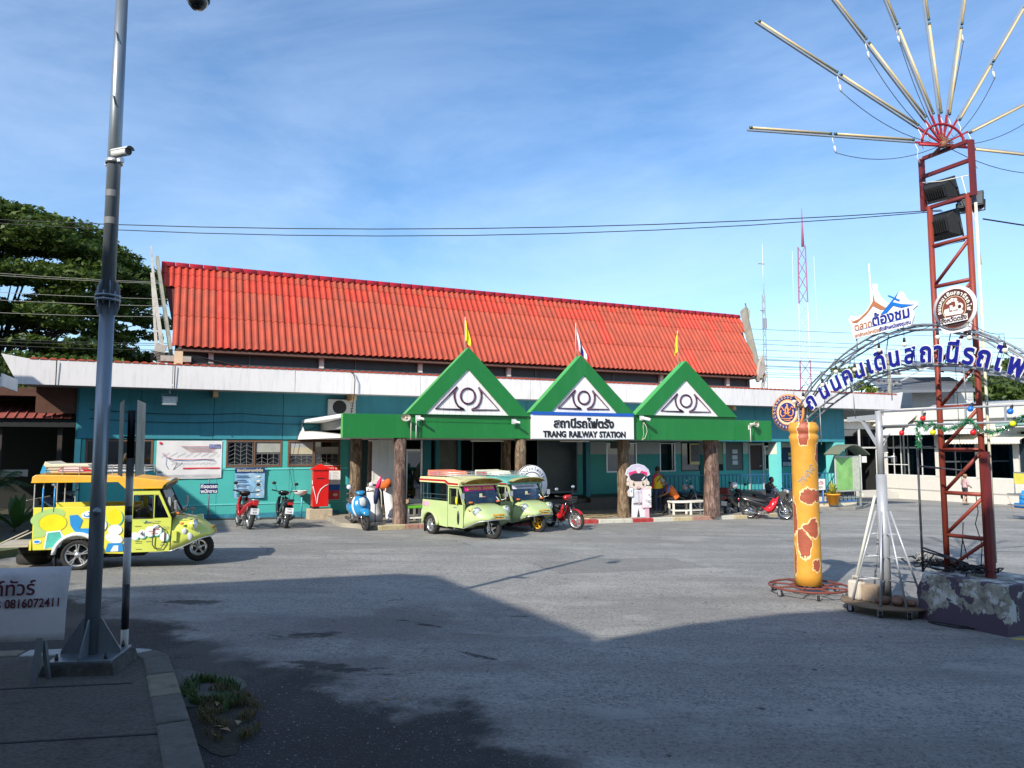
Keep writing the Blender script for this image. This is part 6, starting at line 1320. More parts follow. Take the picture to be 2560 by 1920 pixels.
tag(MB().box(-.11,.11,-.08,.08,0,.22).build('concrete_weight', M('sandy_block', (.36,.27,.19), .9, var=.2, bump=.4, dirt=.4), None, .015, loc=M2(-.06,-.18,.136), rot=(0,0,AR+.2)), 'tan block used as a weight beside the jerry can on the wheeled board', 'weight')
for k, (s, y, sc) in enumerate(((.13,-.22,.09),(.26,-.10,.10),(.36,-.02,.08))):
    mb = MB(); mb.sphere((0,0,sc*.6), sc, 7, sc=(1.25,.9,.6)); o = mb.build('stone', M('brown_stone', (.22,.13,.09), .9, var=.4, bump=1, dirt=.5, dcol=(.4,.33,.26)), None, loc=M2(s,y,.137), rot=(0,0,k*1.1))
    for v in o.data.vertices: v.co += v.co.normalized()*noise.noise(v.co*14+Vector((k,0,0)))*.022
    tag(o, ['brown stone right under the mast tube on the wheeled board','brown stone in the middle of the row on the wheeled board','small brown stone at the right edge of the wheeled board'][k], 'stone', 'stones weighting the wheeled board')
# ---------------- painted concrete block and red lattice tower
bd_ = thing('concrete_block', 'large concrete block with peeling purple paint under the red lattice tower', 'concrete block', (5.17, 9.64, 0), AR)
def peel():
    m = bpy.data.materials.new('peeling_purple_paint'); m.use_nodes = True; t = m.node_tree; b = t.nodes['Principled BSDF']; L = t.links.new
    tcn = N_(t, 'ShaderNodeTexCoord'); b.inputs['Roughness'].default_value = .75
    def nz(sc, det=8, ro=.65, sx=(1,1,1), off=(0,0,0)):
        mp = N_(t, 'ShaderNodeMapping'); mp.inputs['Scale'].default_value = sx; mp.inputs['Location'].default_value = off; L(tcn.outputs['Object'], mp.inputs[0]); n = N_(t, 'ShaderNodeTexNoise'); n.inputs['Scale'].default_value = sc; n.inputs['Detail'].default_value = det; n.inputs['Roughness'].default_value = ro; L(mp.outputs[0], n.inputs['Vector']); return n.outputs['Fac']
    def st(x, a, c):
        r = N_(t, 'ShaderNodeMapRange'); r.inputs[1].default_value = a; r.inputs[2].default_value = c; L(x, r.inputs[0]); return r.outputs[0]
    def mx_(f, a, c):
        q = N_(t, 'ShaderNodeMix'); q.data_type = 'RGBA'; L(f, q.inputs[0])
        for i, x in ((6, a), (7, c)):
            if isinstance(x, tuple): q.inputs[i].default_value = (*x, 1)
            else: L(x, q.inputs[i])
        return q.outputs[2]
    sep = N_(t, 'ShaderNodeSeparateXYZ'); L(tcn.outputs['Object'], sep.inputs[0])
    low = st(sep.outputs[2], -.12, .02)
    n1_ = nz(4.5, 9, .7); c = mx_(st(n1_, .38, .62), (.12,.11,.09), (.46,.44,.36)); c = mx_(st(nz(16,7,.75,(1,1,.35),(3,3,3)), .56, .66), c, (.05,.048,.042))
    c = mx_(st(nz(5,8,.65,(1,1,1),(7,1,2)), .52, .56), c, (.56,.57,.55))
    pk = nz(3.6, 8, .62, (1,1,.9), (1,5,.3)); mk = N_(t, 'ShaderNodeMath'); mk.operation = 'SUBTRACT'; lw_ = N_(t, 'ShaderNodeMath'); lw_.operation = 'MULTIPLY'; lw_.inputs[1].default_value = .17; L(low, lw_.inputs[0]); L(pk, mk.inputs[0]); L(lw_.outputs[0], mk.inputs[1])
    c = mx_(st(mk.outputs[0], .385, .40), c, (.085,.062,.092))
    L(c, b.inputs['Base Color']); bp = N_(t, 'ShaderNodeBump'); bp.inputs['Strength'].default_value = .6; bp.inputs['Distance'].default_value = .02; L(mk.outputs[0], bp.inputs['Height']); L(bp.outputs[0], b.inputs['Normal']); return m
mb = MB(); nx, ny, nz_ = 14, 10, 7; Lx, Ly = 1.12, 1.0
def dent(x, y, z):
    k = .0
    if x < .06: k = .03*noise.noise(Vector((y*6, z*7, 2)))
    cut = max(0, .14 - x)*max(0, z - .12)*3.2
    return (x + k + cut, y, z)
for (o_, e1, e2, n1_, n2_, flip) in (((0,0,-.32),(Lx,0,0),(0,0,.64),nx,nz_,0),((Lx,0,-.32),(0,Ly,0),(0,0,.64),ny,nz_,0),((0,Ly,-.32),(0,-Ly,0),(0,0,.64),ny,nz_,0),((0,0,.32),(Lx,0,0),(0,Ly,0),nx,ny,0),((Lx,Ly,-.32),(-Lx,0,0),(0,0,.64),nx,nz_,0)):
    vs = [dent(*[o_[c]+e1[c]*i/n1_+e2[c]*j/n2_ for c in range(3)]) for j in range(n2_+1) for i in range(n1_+1)]
    mb.add(vs, [(j*(n1_+1)+i, j*(n1_+1)+i+1, (j+1)*(n1_+1)+i+1, (j+1)*(n1_+1)+i) for j in range(n2_) for i in range(n1_)])
mb.build('block', peel(), bd_, .012)
tw_ = thing('lattice_tower', 'rust red steel lattice tower standing on the painted concrete block', 'tower', (5.63, 9.60, 0), AR)
redt = M('red_oxide_paint', (.26,.045,.028), .5, .15, var=.12, scale=4, dirt=.45, dcol=(.16,.05,.03), dscale=3)
redt2 = M('dark_red_oxide', (.16,.02,.022), .5, .15, var=.15, dirt=.3, dcol=(.08,.02,.02))
xa, xb = -.085, .445
MB().tube([(xa+.0,0,.31),(xa,0,5.12)], .036, 14).build('chord', redt, tw_); MB().tube([(xb,0,.31),(xb,0,5.12)], .036, 14).build('chord', redt, tw_)
MB().bar((xb+.055,-.01,.31),(xb+.055,-.01,1.85), .062, .062).build('doubler_post', redt2, tw_)
zs = [.78,1.32,1.87,2.42,2.97,3.50,4.02,4.57,5.10]
for i, z_ in enumerate(zs): MB().tube([(xa,0,z_),(xb,0,z_)], .026, 10).build('rung', redt, tw_)
zz = [.34] + zs
for a, b in zip(zz[:-2], zz[1:-1]): MB().tube([(xa+.03,0,a+.03),(xb-.03,0,b-.05)], .022, 9).build('diagonal', redt, tw_)
sq = .055
for x_ in (-.17,.52): MB().box(x_-sq/2,x_+sq/2,-.03,.03,5.08,5.80).build('head_post', redt2, tw_)
for z_ in (5.10,5.55,5.80): MB().box(-.14,.49,-.025,.025,z_-.022,z_+.022).build('head_rail', redt2, tw_)
MB().tube([(.50,.06,.5),(.50,.06,5.0)], .018, 8).build('conduit', M('cream_conduit', (.70,.66,.50), .5), tw_); MB().tube([(-.13,.06,1.6),(-.13,.06,2.9)], .016, 8).build('conduit', M('cream_conduit', (.7,.66,.5)), tw_)
# dark guard rail on the block
gr_ = thing('guard_rail', 'thin black pipe guard rail between the block corner and the tower', 'railing', (5.27, 9.66, 0), AR)
rb_ = M('worn_black_pipe', (.03,.03,.04), .5, .3, var=.3, dirt=.5, dcol=(.2,.2,.22), dscale=12)
MB().tube([(0,0,.31),(0,0,1.90)], .014, 8).build('post', rb_, gr_)
for a, b in ((1.90,1.91),(1.66,1.62),(.62,.50),(.58,.50)): MB().tube([(0,0,a),(.62 if a != 1.9 else .28,-.02,b)], .012, 7).build('rail', rb_, gr_)
mb = MB(); mb.tube([(0,0,.32),(.16,0,.55)], .008, 6); mb.build('brace', rb_, gr_)
def loops(name, label, c, n, rad, th, mat, seed, flat=.35, spread=.35):
    rr = random.Random(seed); mb = MB()
    for k in range(n):
        ph = rr.uniform(0,6.28); cx = rr.gauss(0,spread*.5); cy = rr.gauss(0,.10); rx = rad*rr.uniform(.6,1.3); ry = rad*rr.uniform(.3,.8); pts = []
        for i in range(16):
            a = 2*math.pi*i/15*rr.uniform(.98,1.02); pts.append((cx+rx*math.cos(a)*math.cos(ph*.2), cy+ry*math.sin(a), .015 + th + flat*rad*abs(math.sin(a*.5+ph))*rr.uniform(.3,1)))
        mb.tube(pts, th*rr.uniform(.7,1.2), 5, caps=False)
    o = mb.build(name, mat, None, loc=c, rot=(0,0,AR)); o['kind'] = 'thing'; return tag(o, label, 'cables')
loops('cable_heap', 'tangled heap of black cables lying on top of the concrete block', A(1.93,.55,.32), 34, .20, .009, wirek, 5, .5, .40)
loops('cable_coil', 'grey coil of thin wire on the left of the cable heap on the block', A(1.62,.42,.36), 9, .14, .006, M('grey_cable', (.35,.35,.34), .5), 8, 1.2, .06)
mb = MB(); mb.tube([A(2.25,.30,.35),A(2.32,.18,.30),A(2.33,.16,.0),A(2.42,.12,-.18),A(2.50,.02,-.235),A(2.38,-.10,-.24),A(2.1,-.14,-.245),A(2.0,-.10,-.245),A(2.1,-.04,-.243),A(2.3,-.0,-.24),A(2.45,.02,-.235)], .0085, 6); tag(mb.build('power_cable', wirek), 'black power cable hanging down the block face and looping on the asphalt', 'cable')
mb = MB(); mb.tube([A(2.30,.48,1.30),A(2.33,.46,1.1),A(2.28,.47,.95),A(2.36,.46,.7),A(2.30,.5,.4)], .006, 5); mb.tube([A(2.12,.48,3.0),A(2.13,.48,1.3),A(2.14,.46,1.22)], .004, 4); mb.tube([A(2.1,.5,.95),A(2.1,.47,.72),A(2.05,.47,.42)], .007, 5); mb.tube([A(2.1,.47,.75),A(2.16,.47,.5)], .007, 5); tag(mb.build('hanging_cable', wirek), 'loose black cables hanging inside the red tower', 'cable')
# floodlights on the tower
def floodlight(loc, rz, tilt, label, w=.42, h=.30, d=.16):
    t = thing('floodlight', label, 'floodlight', loc, rz); t.rotation_euler = (tilt, 0, rz); hk = M('floodlight_black', (.025,.027,.03), .45, .2, var=.15)
    mb = MB(); mb.loft([[(sx*w/2*k,yy,sz*h/2*k) for sx, sz in ((-1,-1),(1,-1),(1,1),(-1,1))] for yy, k in ((-.02,1.0),(.02,1.02),(.05,.98),(d,.62))], sm=False)
    for i in range(9): x_ = -w*.28 + w*.56*i/8; mb.box(x_-.004,x_+.004,d*.55,d+.045,-h*.24,h*.24)
    mb.build('housing', hk, t, .004); MB().box(-w*.46,w*.46,-.027,-.021,-h*.44,h*.44).build('glass', M('flood_glass', (.10,.11,.12), .1, coat=1), t)
    mb = MB(); mb.tube([(-w*.53,.03,0),(-w*.53,.03,-h*.72),(w*.53,.03,-h*.72),(w*.53,.03,0)], .011, 6); mb.build('yoke', hk, t); return t
floodlight(A(2.00,.55,5.33), AR+R(190), R(-25), 'upper black floodlight tied to the head of the red tower', .40,.28,.16)
floodlight(A(1.99,.62,4.86), AR+R(184), R(-14), 'lower ribbed black floodlight hanging in the red tower', .40,.36,.15)
floodlight(A(2.22,.80,5.16), AR+R(30), R(-30), 'rear black floodlight pointing away behind the red tower', .30,.26,.14)
mb = MB(); mb.tube([A(1.85,.40,5.46),A(2.1,.42,5.40),A(2.36,.46,5.38),A(2.52,.5,5.37)], .007, 5); mb.tube([A(2.36,.44,5.38),A(2.40,.47,5.1),A(2.48,.5,4.7),A(2.5,.52,4.2)], .006, 5); tag(mb.build('white_cable', M('white_cable', (.7,.66,.58), .5)), 'white cable tied across the upper floodlight and down the tower', 'cable')
# fan of tube lights
fan = thing('light_fan', 'fan of slim fluorescent tube lights spreading from the top of the red tower', 'light fan', (5.62, 9.35, 5.84), math.atan2(.11,.994)); 
tubem = M('aged_tube', (.60,.48,.26), .35, var=.12, dirt=.3, dcol=(.4,.32,.2)); batten = M('grey_batten', (.30,.36,.44), .45, .3); redarm = M('crimson_arm', (.36,.022,.035), .45, .2)
spk = [(178.6,2.66),(149,2.93),(127.5,2.95),(110.5,2.95),(95,2.95),(79,2.95),(57.5,2.36),(27.5,2.6),(-3.5,2.7)]
for i, (an, L_) in enumerate(spk):
    a = R(an); c, s = math.cos(a), math.sin(a); st_i = .40; P_ = lambda d, off=0: (c*d - s*off*.0, -.02 - .0*d, s*d)
    arm = bpy.data.objects.new('light_arm', None); COL.objects.link(arm); arm.parent = fan
    MB().bar((0,0,0),(c*(st_i+.08),0,s*(st_i+.08)), .022, .022).build('red_stub', redarm, arm)
    MB().bar((c*st_i,0,s*st_i),(c*L_,0,s*L_), .030, .022).build('batten', batten, arm)
    nx_, nz2 = -s*.027, c*.027
    if c > 0.05: nx_, nz2 = s*.027, -c*.027
    if c < 0: nx_, nz2 = s*.027*1, -c*.027
    half = (L_-st_i)/2
    for k in range(2):
        d0 = st_i + .03 + k*half; d1 = st_i + half*(k+1) - .05
        mb = MB(); mb.tube([(c*d0+nx_,-.015,s*d0+nz2),(c*d1+nx_,-.015,s*d1+nz2)], .0155, 10); mb.build('tube', tubem, arm)
        mb = MB(); mb.tube([(c*(d0-.02)+nx_,-.015,s*(d0-.02)+nz2),(c*(d0+.01)+nx_,-.015,s*(d0+.01)+nz2)], .018, 8); mb.tube([(c*(d1-.01)+nx_,-.015,s*(d1-.01)+nz2),(c*(d1+.025)+nx_,-.015,s*(d1+.025)+nz2)], .018, 8); mb.build('end_cap', M('dark_cap', (.05,.10,.10), .5), arm)
    mb = MB(); dm = st_i + half*1.0; mb.tube([(c*dm,0,s*dm),(c*dm+.03,0,s*dm-.14)], .005, 5); mb.tube([(c*dm+.03,0,s*dm-.13),(c*dm+.05,0,s*dm-.22)], .012, 6); 
    mb.tube([(c*st_i,0,s*st_i),(c*st_i+.05,.0,s*st_i-.10),(c*st_i+.03,0,s*st_i-.2),(c*st_i+.07,0,s*st_i-.28)], .005, 5); mb.build('white_lead', M('white_lead', (.78,.78,.78), .4), arm)['kind'] = 'stuff'
    x0, z0 = c*dm+.05, s*dm-.22; mb = MB(); mb.tube([(x0*(1-f), .0, z0*(1-f) - .55*f*(1-f)*(1 if abs(c) > .3 else .25)) for f in [k/10 for k in range(11)]], .0045, 5); mb.build('black_lead', wirek, arm)
mb = MB(); mb.tube([(.30*math.cos(R(a)),-.01,.27*math.sin(R(a))) for a in range(-5, 186, 12)], .016, 6); mb.tube([(-.34,-.01,-.02),(.34,-.01,-.03)], .017, 6); mb.build('half_hoop', redarm, fan)
mb = MB(); mb.sphere((0,0,0),.05,7); mb.tube([(0,0,0),(0,.2,-.06)], .02, 6)
for k in range(10): mb.tube([(rnd.uniform(-.1,.14),-.03,rnd.uniform(-.05,.12)) for _ in range(5)], .004, 4)
mb.build('hub', M('hub_rust', (.26,.12,.07), .7), fan)
# yellow painted strip and scraps at the right edge
mb = MB(); q = [(5.62,8.56),(6.9,8.95),(6.95,8.88),(5.66,8.48)]; slab(q[::-1], .004, -.02, mb=mb); struct(mb.build('yellow_line', M('yellow_line_paint', (.55,.42,.10), .7, dirt=.5, dcol=(.15,.13,.1), dscale=9)))
mb = MB(); mb.prism([(0,0),(.12,0),(.14,.06),(.02,.10)], 0, .09, axis='y'); mb.prism([(.16,0),(.26,0),(.25,.05),(.17,.06)], .02, .08, axis='y'); o = mb.build('broken_carton', M('carton_cream', (.55,.45,.30), .8, dirt=.5), None, .006, loc=(5.80,8.72,gz(5.8,8.7)), rot=(0,0,.4)); tag(o, 'crumpled cream cartons lying on the ground right of the concrete block', 'cartons')

# ================================================================== THINGS ALONG THE STATION
def at(u, v, z=0.0, g=True): p = S(u, v); return (p.x, p.y, (gz(p.x, p.y) if g else 0) + z)
# letter box on its block
lb = thing('letter_box', 'tall red letter box with pyramid roof and white curved stripe on a concrete block', 'letter box', at(-2.08,-4.02,-.05,False), PHI)
lr = M('post_red', (.62,.008,.006), .35, coat=.3, dirt=.1)
mb = MB(); mb.box(-.25,.25,-.18,.18,.07,1.24); mb.build('body', lr, lb, .01)
mb = MB(); mb.add([(-.29,-.22,1.23),(.29,-.22,1.23),(.29,.22,1.23),(-.29,.22,1.23),(-.29,-.22,1.27),(.29,-.22,1.27),(.29,.22,1.27),(-.29,.22,1.27),(0,0,1.43)], [(3,2,1,0),(0,1,5,4),(1,2,6,5),(2,3,7,6),(3,0,4,7),(4,5,8),(5,6,8),(6,7,8),(7,4,8)]); mb.build('roof', lr, lb)
MB().box(-.14,.10,-.187,-.18,.95,.985).build('slot', bplast, lb)
mb = MB(); mb.tube([(-.25,-.186,.72),(-.20,-.186,.55),(-.15,-.186,.35),(-.13,-.186,.16),(-.11,-.186,.18),(-.08,-.186,.45),(-.0,-.186,.62),(.12,-.186,.72),(.24,-.186,.77)], .012, 6); mb.build('stripe', pwhite, lb)
MB().box(-.252,-.25,-.12,.0,.78,.9).build('label_plate', pwhite, lb)
MB().box(-.21,-.03,-.15,.15,-.0,.08).build('foot', dark, lb)
tag(MB().box(-.37,.37,-.28,.3,-.40,.0).build('concrete_plinth', M('sandy_plinth', (.46,.38,.27), .9, var=.15, bump=.5, dirt=.6, dcol=(.2,.15,.1), dscale=4), None, .02, loc=at(-2.08,-4.02,-.05,False), rot=(0,0,PHI)), 'sandy concrete block that carries the red letter box', 'plinth')
nb = thing('notice_board', 'white price notice board with red head and blue band beside the letter box', 'notice board', at(-1.58,-4.58,0,False), PHI)
MB().box(-.26,.26,-.02,.02,.18,1.31).build('panel', pwhite, nb, .004)
for a, b, m_ in ((1.14,1.30,lr),(.48,.68,M('band_blue', (.01,.10,.45), .45)),(.19,.48,M('band_red', (.60,.03,.05), .45))): MB().box(-.25,.25,-.026,-.021,a,b).build('band', m_, nb)
letters('ติดต่อ', .10, pwhite, nb, (-.08,-.03,1.22), 'print', thick=.002); 
for k in range(8): MB().box(.0,.2 - .03*(k%3),-.0235,-.021,.74+.048*k,.748+.048*k).build('text_line', M('text_grey', (.25,.25,.28), .6), nb)
MB().box(-.22,-.06,-.024,-.021,.66,1.08).build('inset', M('inset_pale', (.55,.60,.68), .5), nb)
MB().lathe([(0,-.028),(.045,-.028)], 16, axis='y', M=Matrix.Translation((.12,0,1.22))).build('seal', M('seal_gold', (.7,.45,.25), .5), nb); MB().prism(ell(.10,.34,.08,.05), -.028, -.03, axis='y').build('mark', ep, nb)
# basin
bs = thing('wash_basin', 'small white wash basin on the turquoise wall beside the letter box', 'basin', at(-2.62,-4.45,0,False), PHI)
mb = MB(); mb.loft([[(x*k,y*k,z) for x,y in ell(0,0,.24,.17,20)] for z,k in ((.36,.45),(.42,.8),(.50,1.0),(.515,1.02),(.50,.9),(.44,.7))]); mb.build('bowl', white, bs); mb = MB(); mb.tube([(.05,.0,.38),(.05,.05,-.33)], .025, 8); mb.build('waste_pipe', M('blue_pvc', (.10,.38,.55), .4), bs); mb = MB(); mb.tube([(0,.14,.5),(0,.14,.58),(0,.06,.58)], .010, 6); mb.build('tap', chrome, bs)
# banners on the left wall
mp_ = thing('route_map_banner', 'large white vinyl route map banner with thin red and blue lines on the turquoise wall', 'banner', at(-5.95,-4.66,0,False), PHI)
vb_ = MB(); vb_.loft([[(-.93+1.86*i/12, .006*math.sin(i*1.3)+.004*math.cos(j*1.7), .94 + 1.17*j/6 + (.02 if i == 12 and j == 0 else 0)) for i in range(13)] for j in range(7)], closed=False, caps=False)
vb_.build('sheet', M('vinyl_white', (.74,.73,.72), .45, var=.04, scale=5, dirt=.15, dcol=(.5,.48,.45)), mp_, fix=False)
def ln(par, pts, w, mt, y=-.014): mb = MB(); mb.tube([(x,y,z) for x,z in pts], w, 4); return mb.build('map_line', mt, par)
rl = M('map_red', (.65,.03,.05), .5); bl_ = M('map_blue', (.10,.25,.6), .5); gl = M('map_grey', (.25,.25,.28), .5)
ln(mp_, [(-.76,1.75),(-.62,1.60),(-.42,1.53),(.0,1.53),(.7,1.54)], .006, rl); ln(mp_, [(-.78,1.72),(-.66,1.60),(-.45,1.50),(.1,1.50),(.45,1.52),(.75,1.48)], .006, bl_); ln(mp_, [(-.66,1.60),(-.66,1.38),(-.58,1.24)], .006, bl_); ln(mp_, [(-.62,1.58),(-.5,1.48),(-.34,1.43),(-.45,1.22)], .006, gl); ln(mp_, [(-.2,1.43),(-.45,1.22)], .005, gl)
for k in range(22): x = -.80 + .075*k; z = 1.60 + .04*(k%3); ln(mp_, [(x,z),(x+.07,z+.08)], .003, gl)
for k in range(16): x = -.5 + .08*k; z = 1.36 + .02*(k%2); ln(mp_, [(x,z),(x+.06,z+.07)], .003, gl)
MB().box(-.18,.88,-.016,-.012,1.24,1.28).build('red_bar', rl, mp_)
for k in range(7): MB().box(-.25+.04*k,.75-.05*(k%3),-.015,-.012,1.93-.035*k*.8,1.938-.035*k*.8).build('text_line', gl if k % 3 else rl, mp_)
for k in range(4): MB().box(-.88,.88,-.015,-.012,1.06-.025*k,1.064-.025*k).build('text_line', gl, mp_)
MB().box(.55,.88,-.017,-.012,1.88,2.0).build('photo_print', M('photo_print', (.20,.22,.40), .5, var=.8, scale=14), mp_); MB().prism(ell(-.82,2.03,.045,.04), -.012, -.016, axis='y').build('mark', rl, mp_); MB().prism(ell(-.82,1.16,.06,.03), -.012, -.016, axis='y').build('mark', M('mark_green', (.03,.25,.1), .5), mp_)
fb = thing('fare_banner', 'faded blue fare price banner hanging on the turquoise wall behind the motorcycles', 'banner', at(-4.17,-4.62,0,False), PHI)
vb_ = MB(); vb_.loft([[(-.45+.9*i/8, .008*math.sin(i*1.5+j), .30 + .94*j/5) for i in range(9)] for j in range(6)], closed=False, caps=False)
vb_.build('sheet', M('sea_print', (.22,.42,.60), .5, var=.35, scale=6, dirt=.8, dcol=(.55,.68,.76), dscale=5), fb, fix=False)
MB().box(-.45,.45,-.016,-.011,1.10,1.25).build('head_band', M('head_navy', (.01,.03,.18), .5), fb); letters('อัตราค่าโดยสาร(รถตุ๊กตุ๊ก)', .105, M('banner_cream', (.8,.78,.45), .5), fb, (0,-.02,1.17), 'print', thick=.002, bold=.002, xs=.72)
for k in range(5):
    MB().prism(ell(.26,.40+.145*k,.06,.03), -.012, -.016, axis='y').build('price_mark', M('price_cream', (.75,.75,.65), .5), fb)
    for q in range(2): MB().box(-.40,-.10+.05*((k+q)%3),-.015,-.012,.42+.145*k-.05*q,.436+.145*k-.05*q).build('text_line', M('text_navy', (.05,.08,.25), .5), fb)
MB().tube([(-.55,0,1.25),(.52,0,1.25)], .01, 6).build('rod', gl, fb)
# staff parking sign
ss = thing('parking_sign', 'small dark blue Thai parking sign on a grey post before the turquoise wall', 'sign', at(-5.42,-3.15,0), PHI)
mb = MB(); mb.tube([(0,0,0),(0,0,1.28)], .020, 8); mb.prism([(-.02,1.26),(.02,1.26),(0,1.33)], -.01, .01, axis='y'); mb.build('post', M('grey_blue_post', (.16,.20,.24), .5, .3), ss); MB().box(-.24,.24,-.03,-.02,.86,1.15).build('panel', M('sign_deep_blue', (.008,.012,.11), .4), ss, .003)
letters('ที่จอดรถ', .135, pwhite, ss, (0,-.034,1.065), 'print', thick=.003, bold=.004); letters('พนักงาน', .13, pwhite, ss, (0,-.034,.925), 'print', thick=.003, bold=.004)
tag(MB().sphere((0,0,.45),.04,6,sc=(2.2,.6,1)).tube([(0,0,.0),(0,0,.45)],.012,6).build('wooden_peg', M('pale_wood', (.45,.33,.22), .7), None, loc=at(-5.85,-3.0,0)), 'pale wooden peg post beside the small blue parking sign', 'post')
# air conditioner, eave floodlight, loudspeakers, cameras
ac = thing('air_conditioner', 'white outdoor air conditioner unit above the canopy on the teal wall', 'air conditioner', at(-1.34,-4.45,2.98,False), PHI)
MB().box(-.46,.46,-.02,.18,0,.52).build('casing', M('ac_white', (.45,.45,.42), .5, dirt=.3), ac, .01); mb = MB()
for k in range(6): mb.lathe([(.045+.035*k,-.028),(.05+.035*k,-.028)], 24, axis='y', M=Matrix.Translation((-.08,0,.26)))
mb.build('fan_grille', M('dark_grille', (.03,.03,.03), .5), ac, fix=False); MB().lathe([(0,-.022),(.23,-.022)], 24, axis='y', M=Matrix.Translation((-.08,0,.26))).build('fan_opening', dark, ac, fix=False)
for k in range(4): MB().box(.28,.38,-.026,-.02,.12+.09*k,.14+.09*k).build('vent', M('dark_grille', (.03,.03,.03), .5), ac)
fl = thing('eave_floodlight', 'grey rectangular floodlight hanging under the white fascia at the left', 'floodlight', at(-6.57,-3.9,3.16,False), PHI)
MB().box(-.2,.2,-.03,.08,0,.27).build('housing', M('flood_grey', (.35,.37,.38), .4, .4), fl, .01); MB().box(-.17,.17,-.036,-.03,.03,.24).build('glass', M('flood_lens', (.55,.60,.60), .15, coat=.8), fl); mb = MB(); mb.tube([(-.21,.02,.1),(-.21,.02,.33),(.21,.02,.33),(.21,.02,.1)], .012, 6); mb.tube([(0,.02,.33),(0,.02,.5)], .02, 6); mb.build('bracket', alu, fl)
def horn(u, v, z, rz, label, post=None, arm=None):
    t = thing('loudspeaker', label, 'loudspeaker', at(u,v,z,False), PHI + rz)
    hw = M('horn_cream', (.62,.60,.52), .45, dirt=.2)
    mb = MB(); secs = []
    for x, a_, b_ in ((-.02,.14,.105),(.03,.12,.09),(.10,.075,.055),(.18,.045,.04),(.19,.05,.045),(.27,.05,.045),(.28,.01,.01)): secs.append([(a_*math.cos(q), x, b_*math.sin(q)) for q in [2*math.pi*i/20 for i in range(20)]])
    mb.loft(secs, caps=False); mb.build('horn', hw, t, fix=True)
    mb = MB(); mb.loft([[(a_*math.cos(q), x, b_*math.sin(q)) for q in [2*math.pi*i/20 for i in range(20)]] for x, a_, b_ in ((-.015,.13,.096),(.06,.06,.045),(.08,.01,.01))], caps=False); mb.build('throat', M('horn_inside', (.42,.40,.35), .6), t, fix=True); mb = MB(); mb.lathe([(0,.0),(.03,.0),(.02,.06),(0,.06)], 12, axis='y'); mb.build('plug', ep, t)
    if post: MB().tube([(0,.1,-.05),(.06,.1,-.02),(.12,.08,-.02),(.14,.08,-.1),(.14,.08,-post)], .016, 7).build('post', hw, t)
    if arm: mb = MB(); mb.tube([(-.06,.1,-.04),(-.2,.06,-.06),(-.40,.02,-.12)], .010, 6); mb.box(-.47,-.37,-.0,.03,-.2,-.04); mb.tube([(-.38,.0,-.15),(-.38,.0,-.62)], .016, 7); mb.build('arm', hw, t)
    return t
horn(-.45,.12,2.74,R(-20),'cream horn loudspeaker on a bent pipe at the left end of the first gable',post=.62); horn(12.3,.12,2.72,R(15),'cream horn loudspeaker on an arm at the right of the third gable',arm=1); horn(14.35,-.8,3.0,R(25),'cream horn loudspeaker on a long arm beyond the right end of the green canopy')
def boxcam(u, z, label, big=False):
    t = thing('wall_camera', label, 'camera', at(u,.0,z,False), PHI); s = 1.5 if big else 1
    MB().box(-.075,.075,-.03,.0,-.075,.075).build('junction_box', M('box_pale', (.55,.56,.55), .5), t, .004)
    mb = MB(); mb.tube([(0,-.03,0),(.05,-.07,.0)], .018, 7); mb.build('bracket', white, t); MB().lathe([(0,0),(.034*s,0),(.036*s,.02),(.036*s,.16*s),(.03*s,.17*s),(0,.168*s)], 14, axis='x', M=Matrix.Translation((.0,-.08,.0)) @ Matrix.Rotation(R(-40),4,'Z') @ Matrix.Rotation(R(14),4,'Y')).build('housing', white, t)
    return t
boxcam(-.06,2.74,'small white camera on the green board beside the first loudspeaker'); boxcam(2.95,2.68,'small white camera on the green board right of the first emblem'); boxcam(7.55,2.86,'larger white camera with looped cable right of the station name board', True)
mb = MB(); mb.tube([(0,0,0),(3.0,0,-.03)], .008, 5); o = mb.build('camera_cable', wirek, None, loc=at(.0,.0,2.76,False), rot=(0,0,PHI)); tag(o, 'thin black cable between the two small cameras on the first green gable', 'cable')
mb = MB(); mb.tube([(0,0,0),(.08,-.03,-.12),(.12,-.02,-.3),(.04,-.02,-.5),(-.08,0,-.58)], .010, 5); mb.tube([(-.02,0,0),(-.03,-.02,-.2),(0,0,-.4),(-.06,0,-.56)], .007, 5); o = mb.build('cable_loop', M('pale_cable', (.55,.60,.45), .5), None, loc=at(7.6,.05,2.72,False), rot=(0,0,PHI)); tag(o, 'pale cable loop hanging below the large camera beside the name board', 'cable')
mb = MB(); mb.tube([(0,0,0),(0,0,-.5)], .012, 6); o = mb.build('conduit', white, None, loc=at(-.12,.03,2.66,False), rot=(0,0,PHI)); tag(o, 'short white conduit below the small camera on the green board', 'conduit')
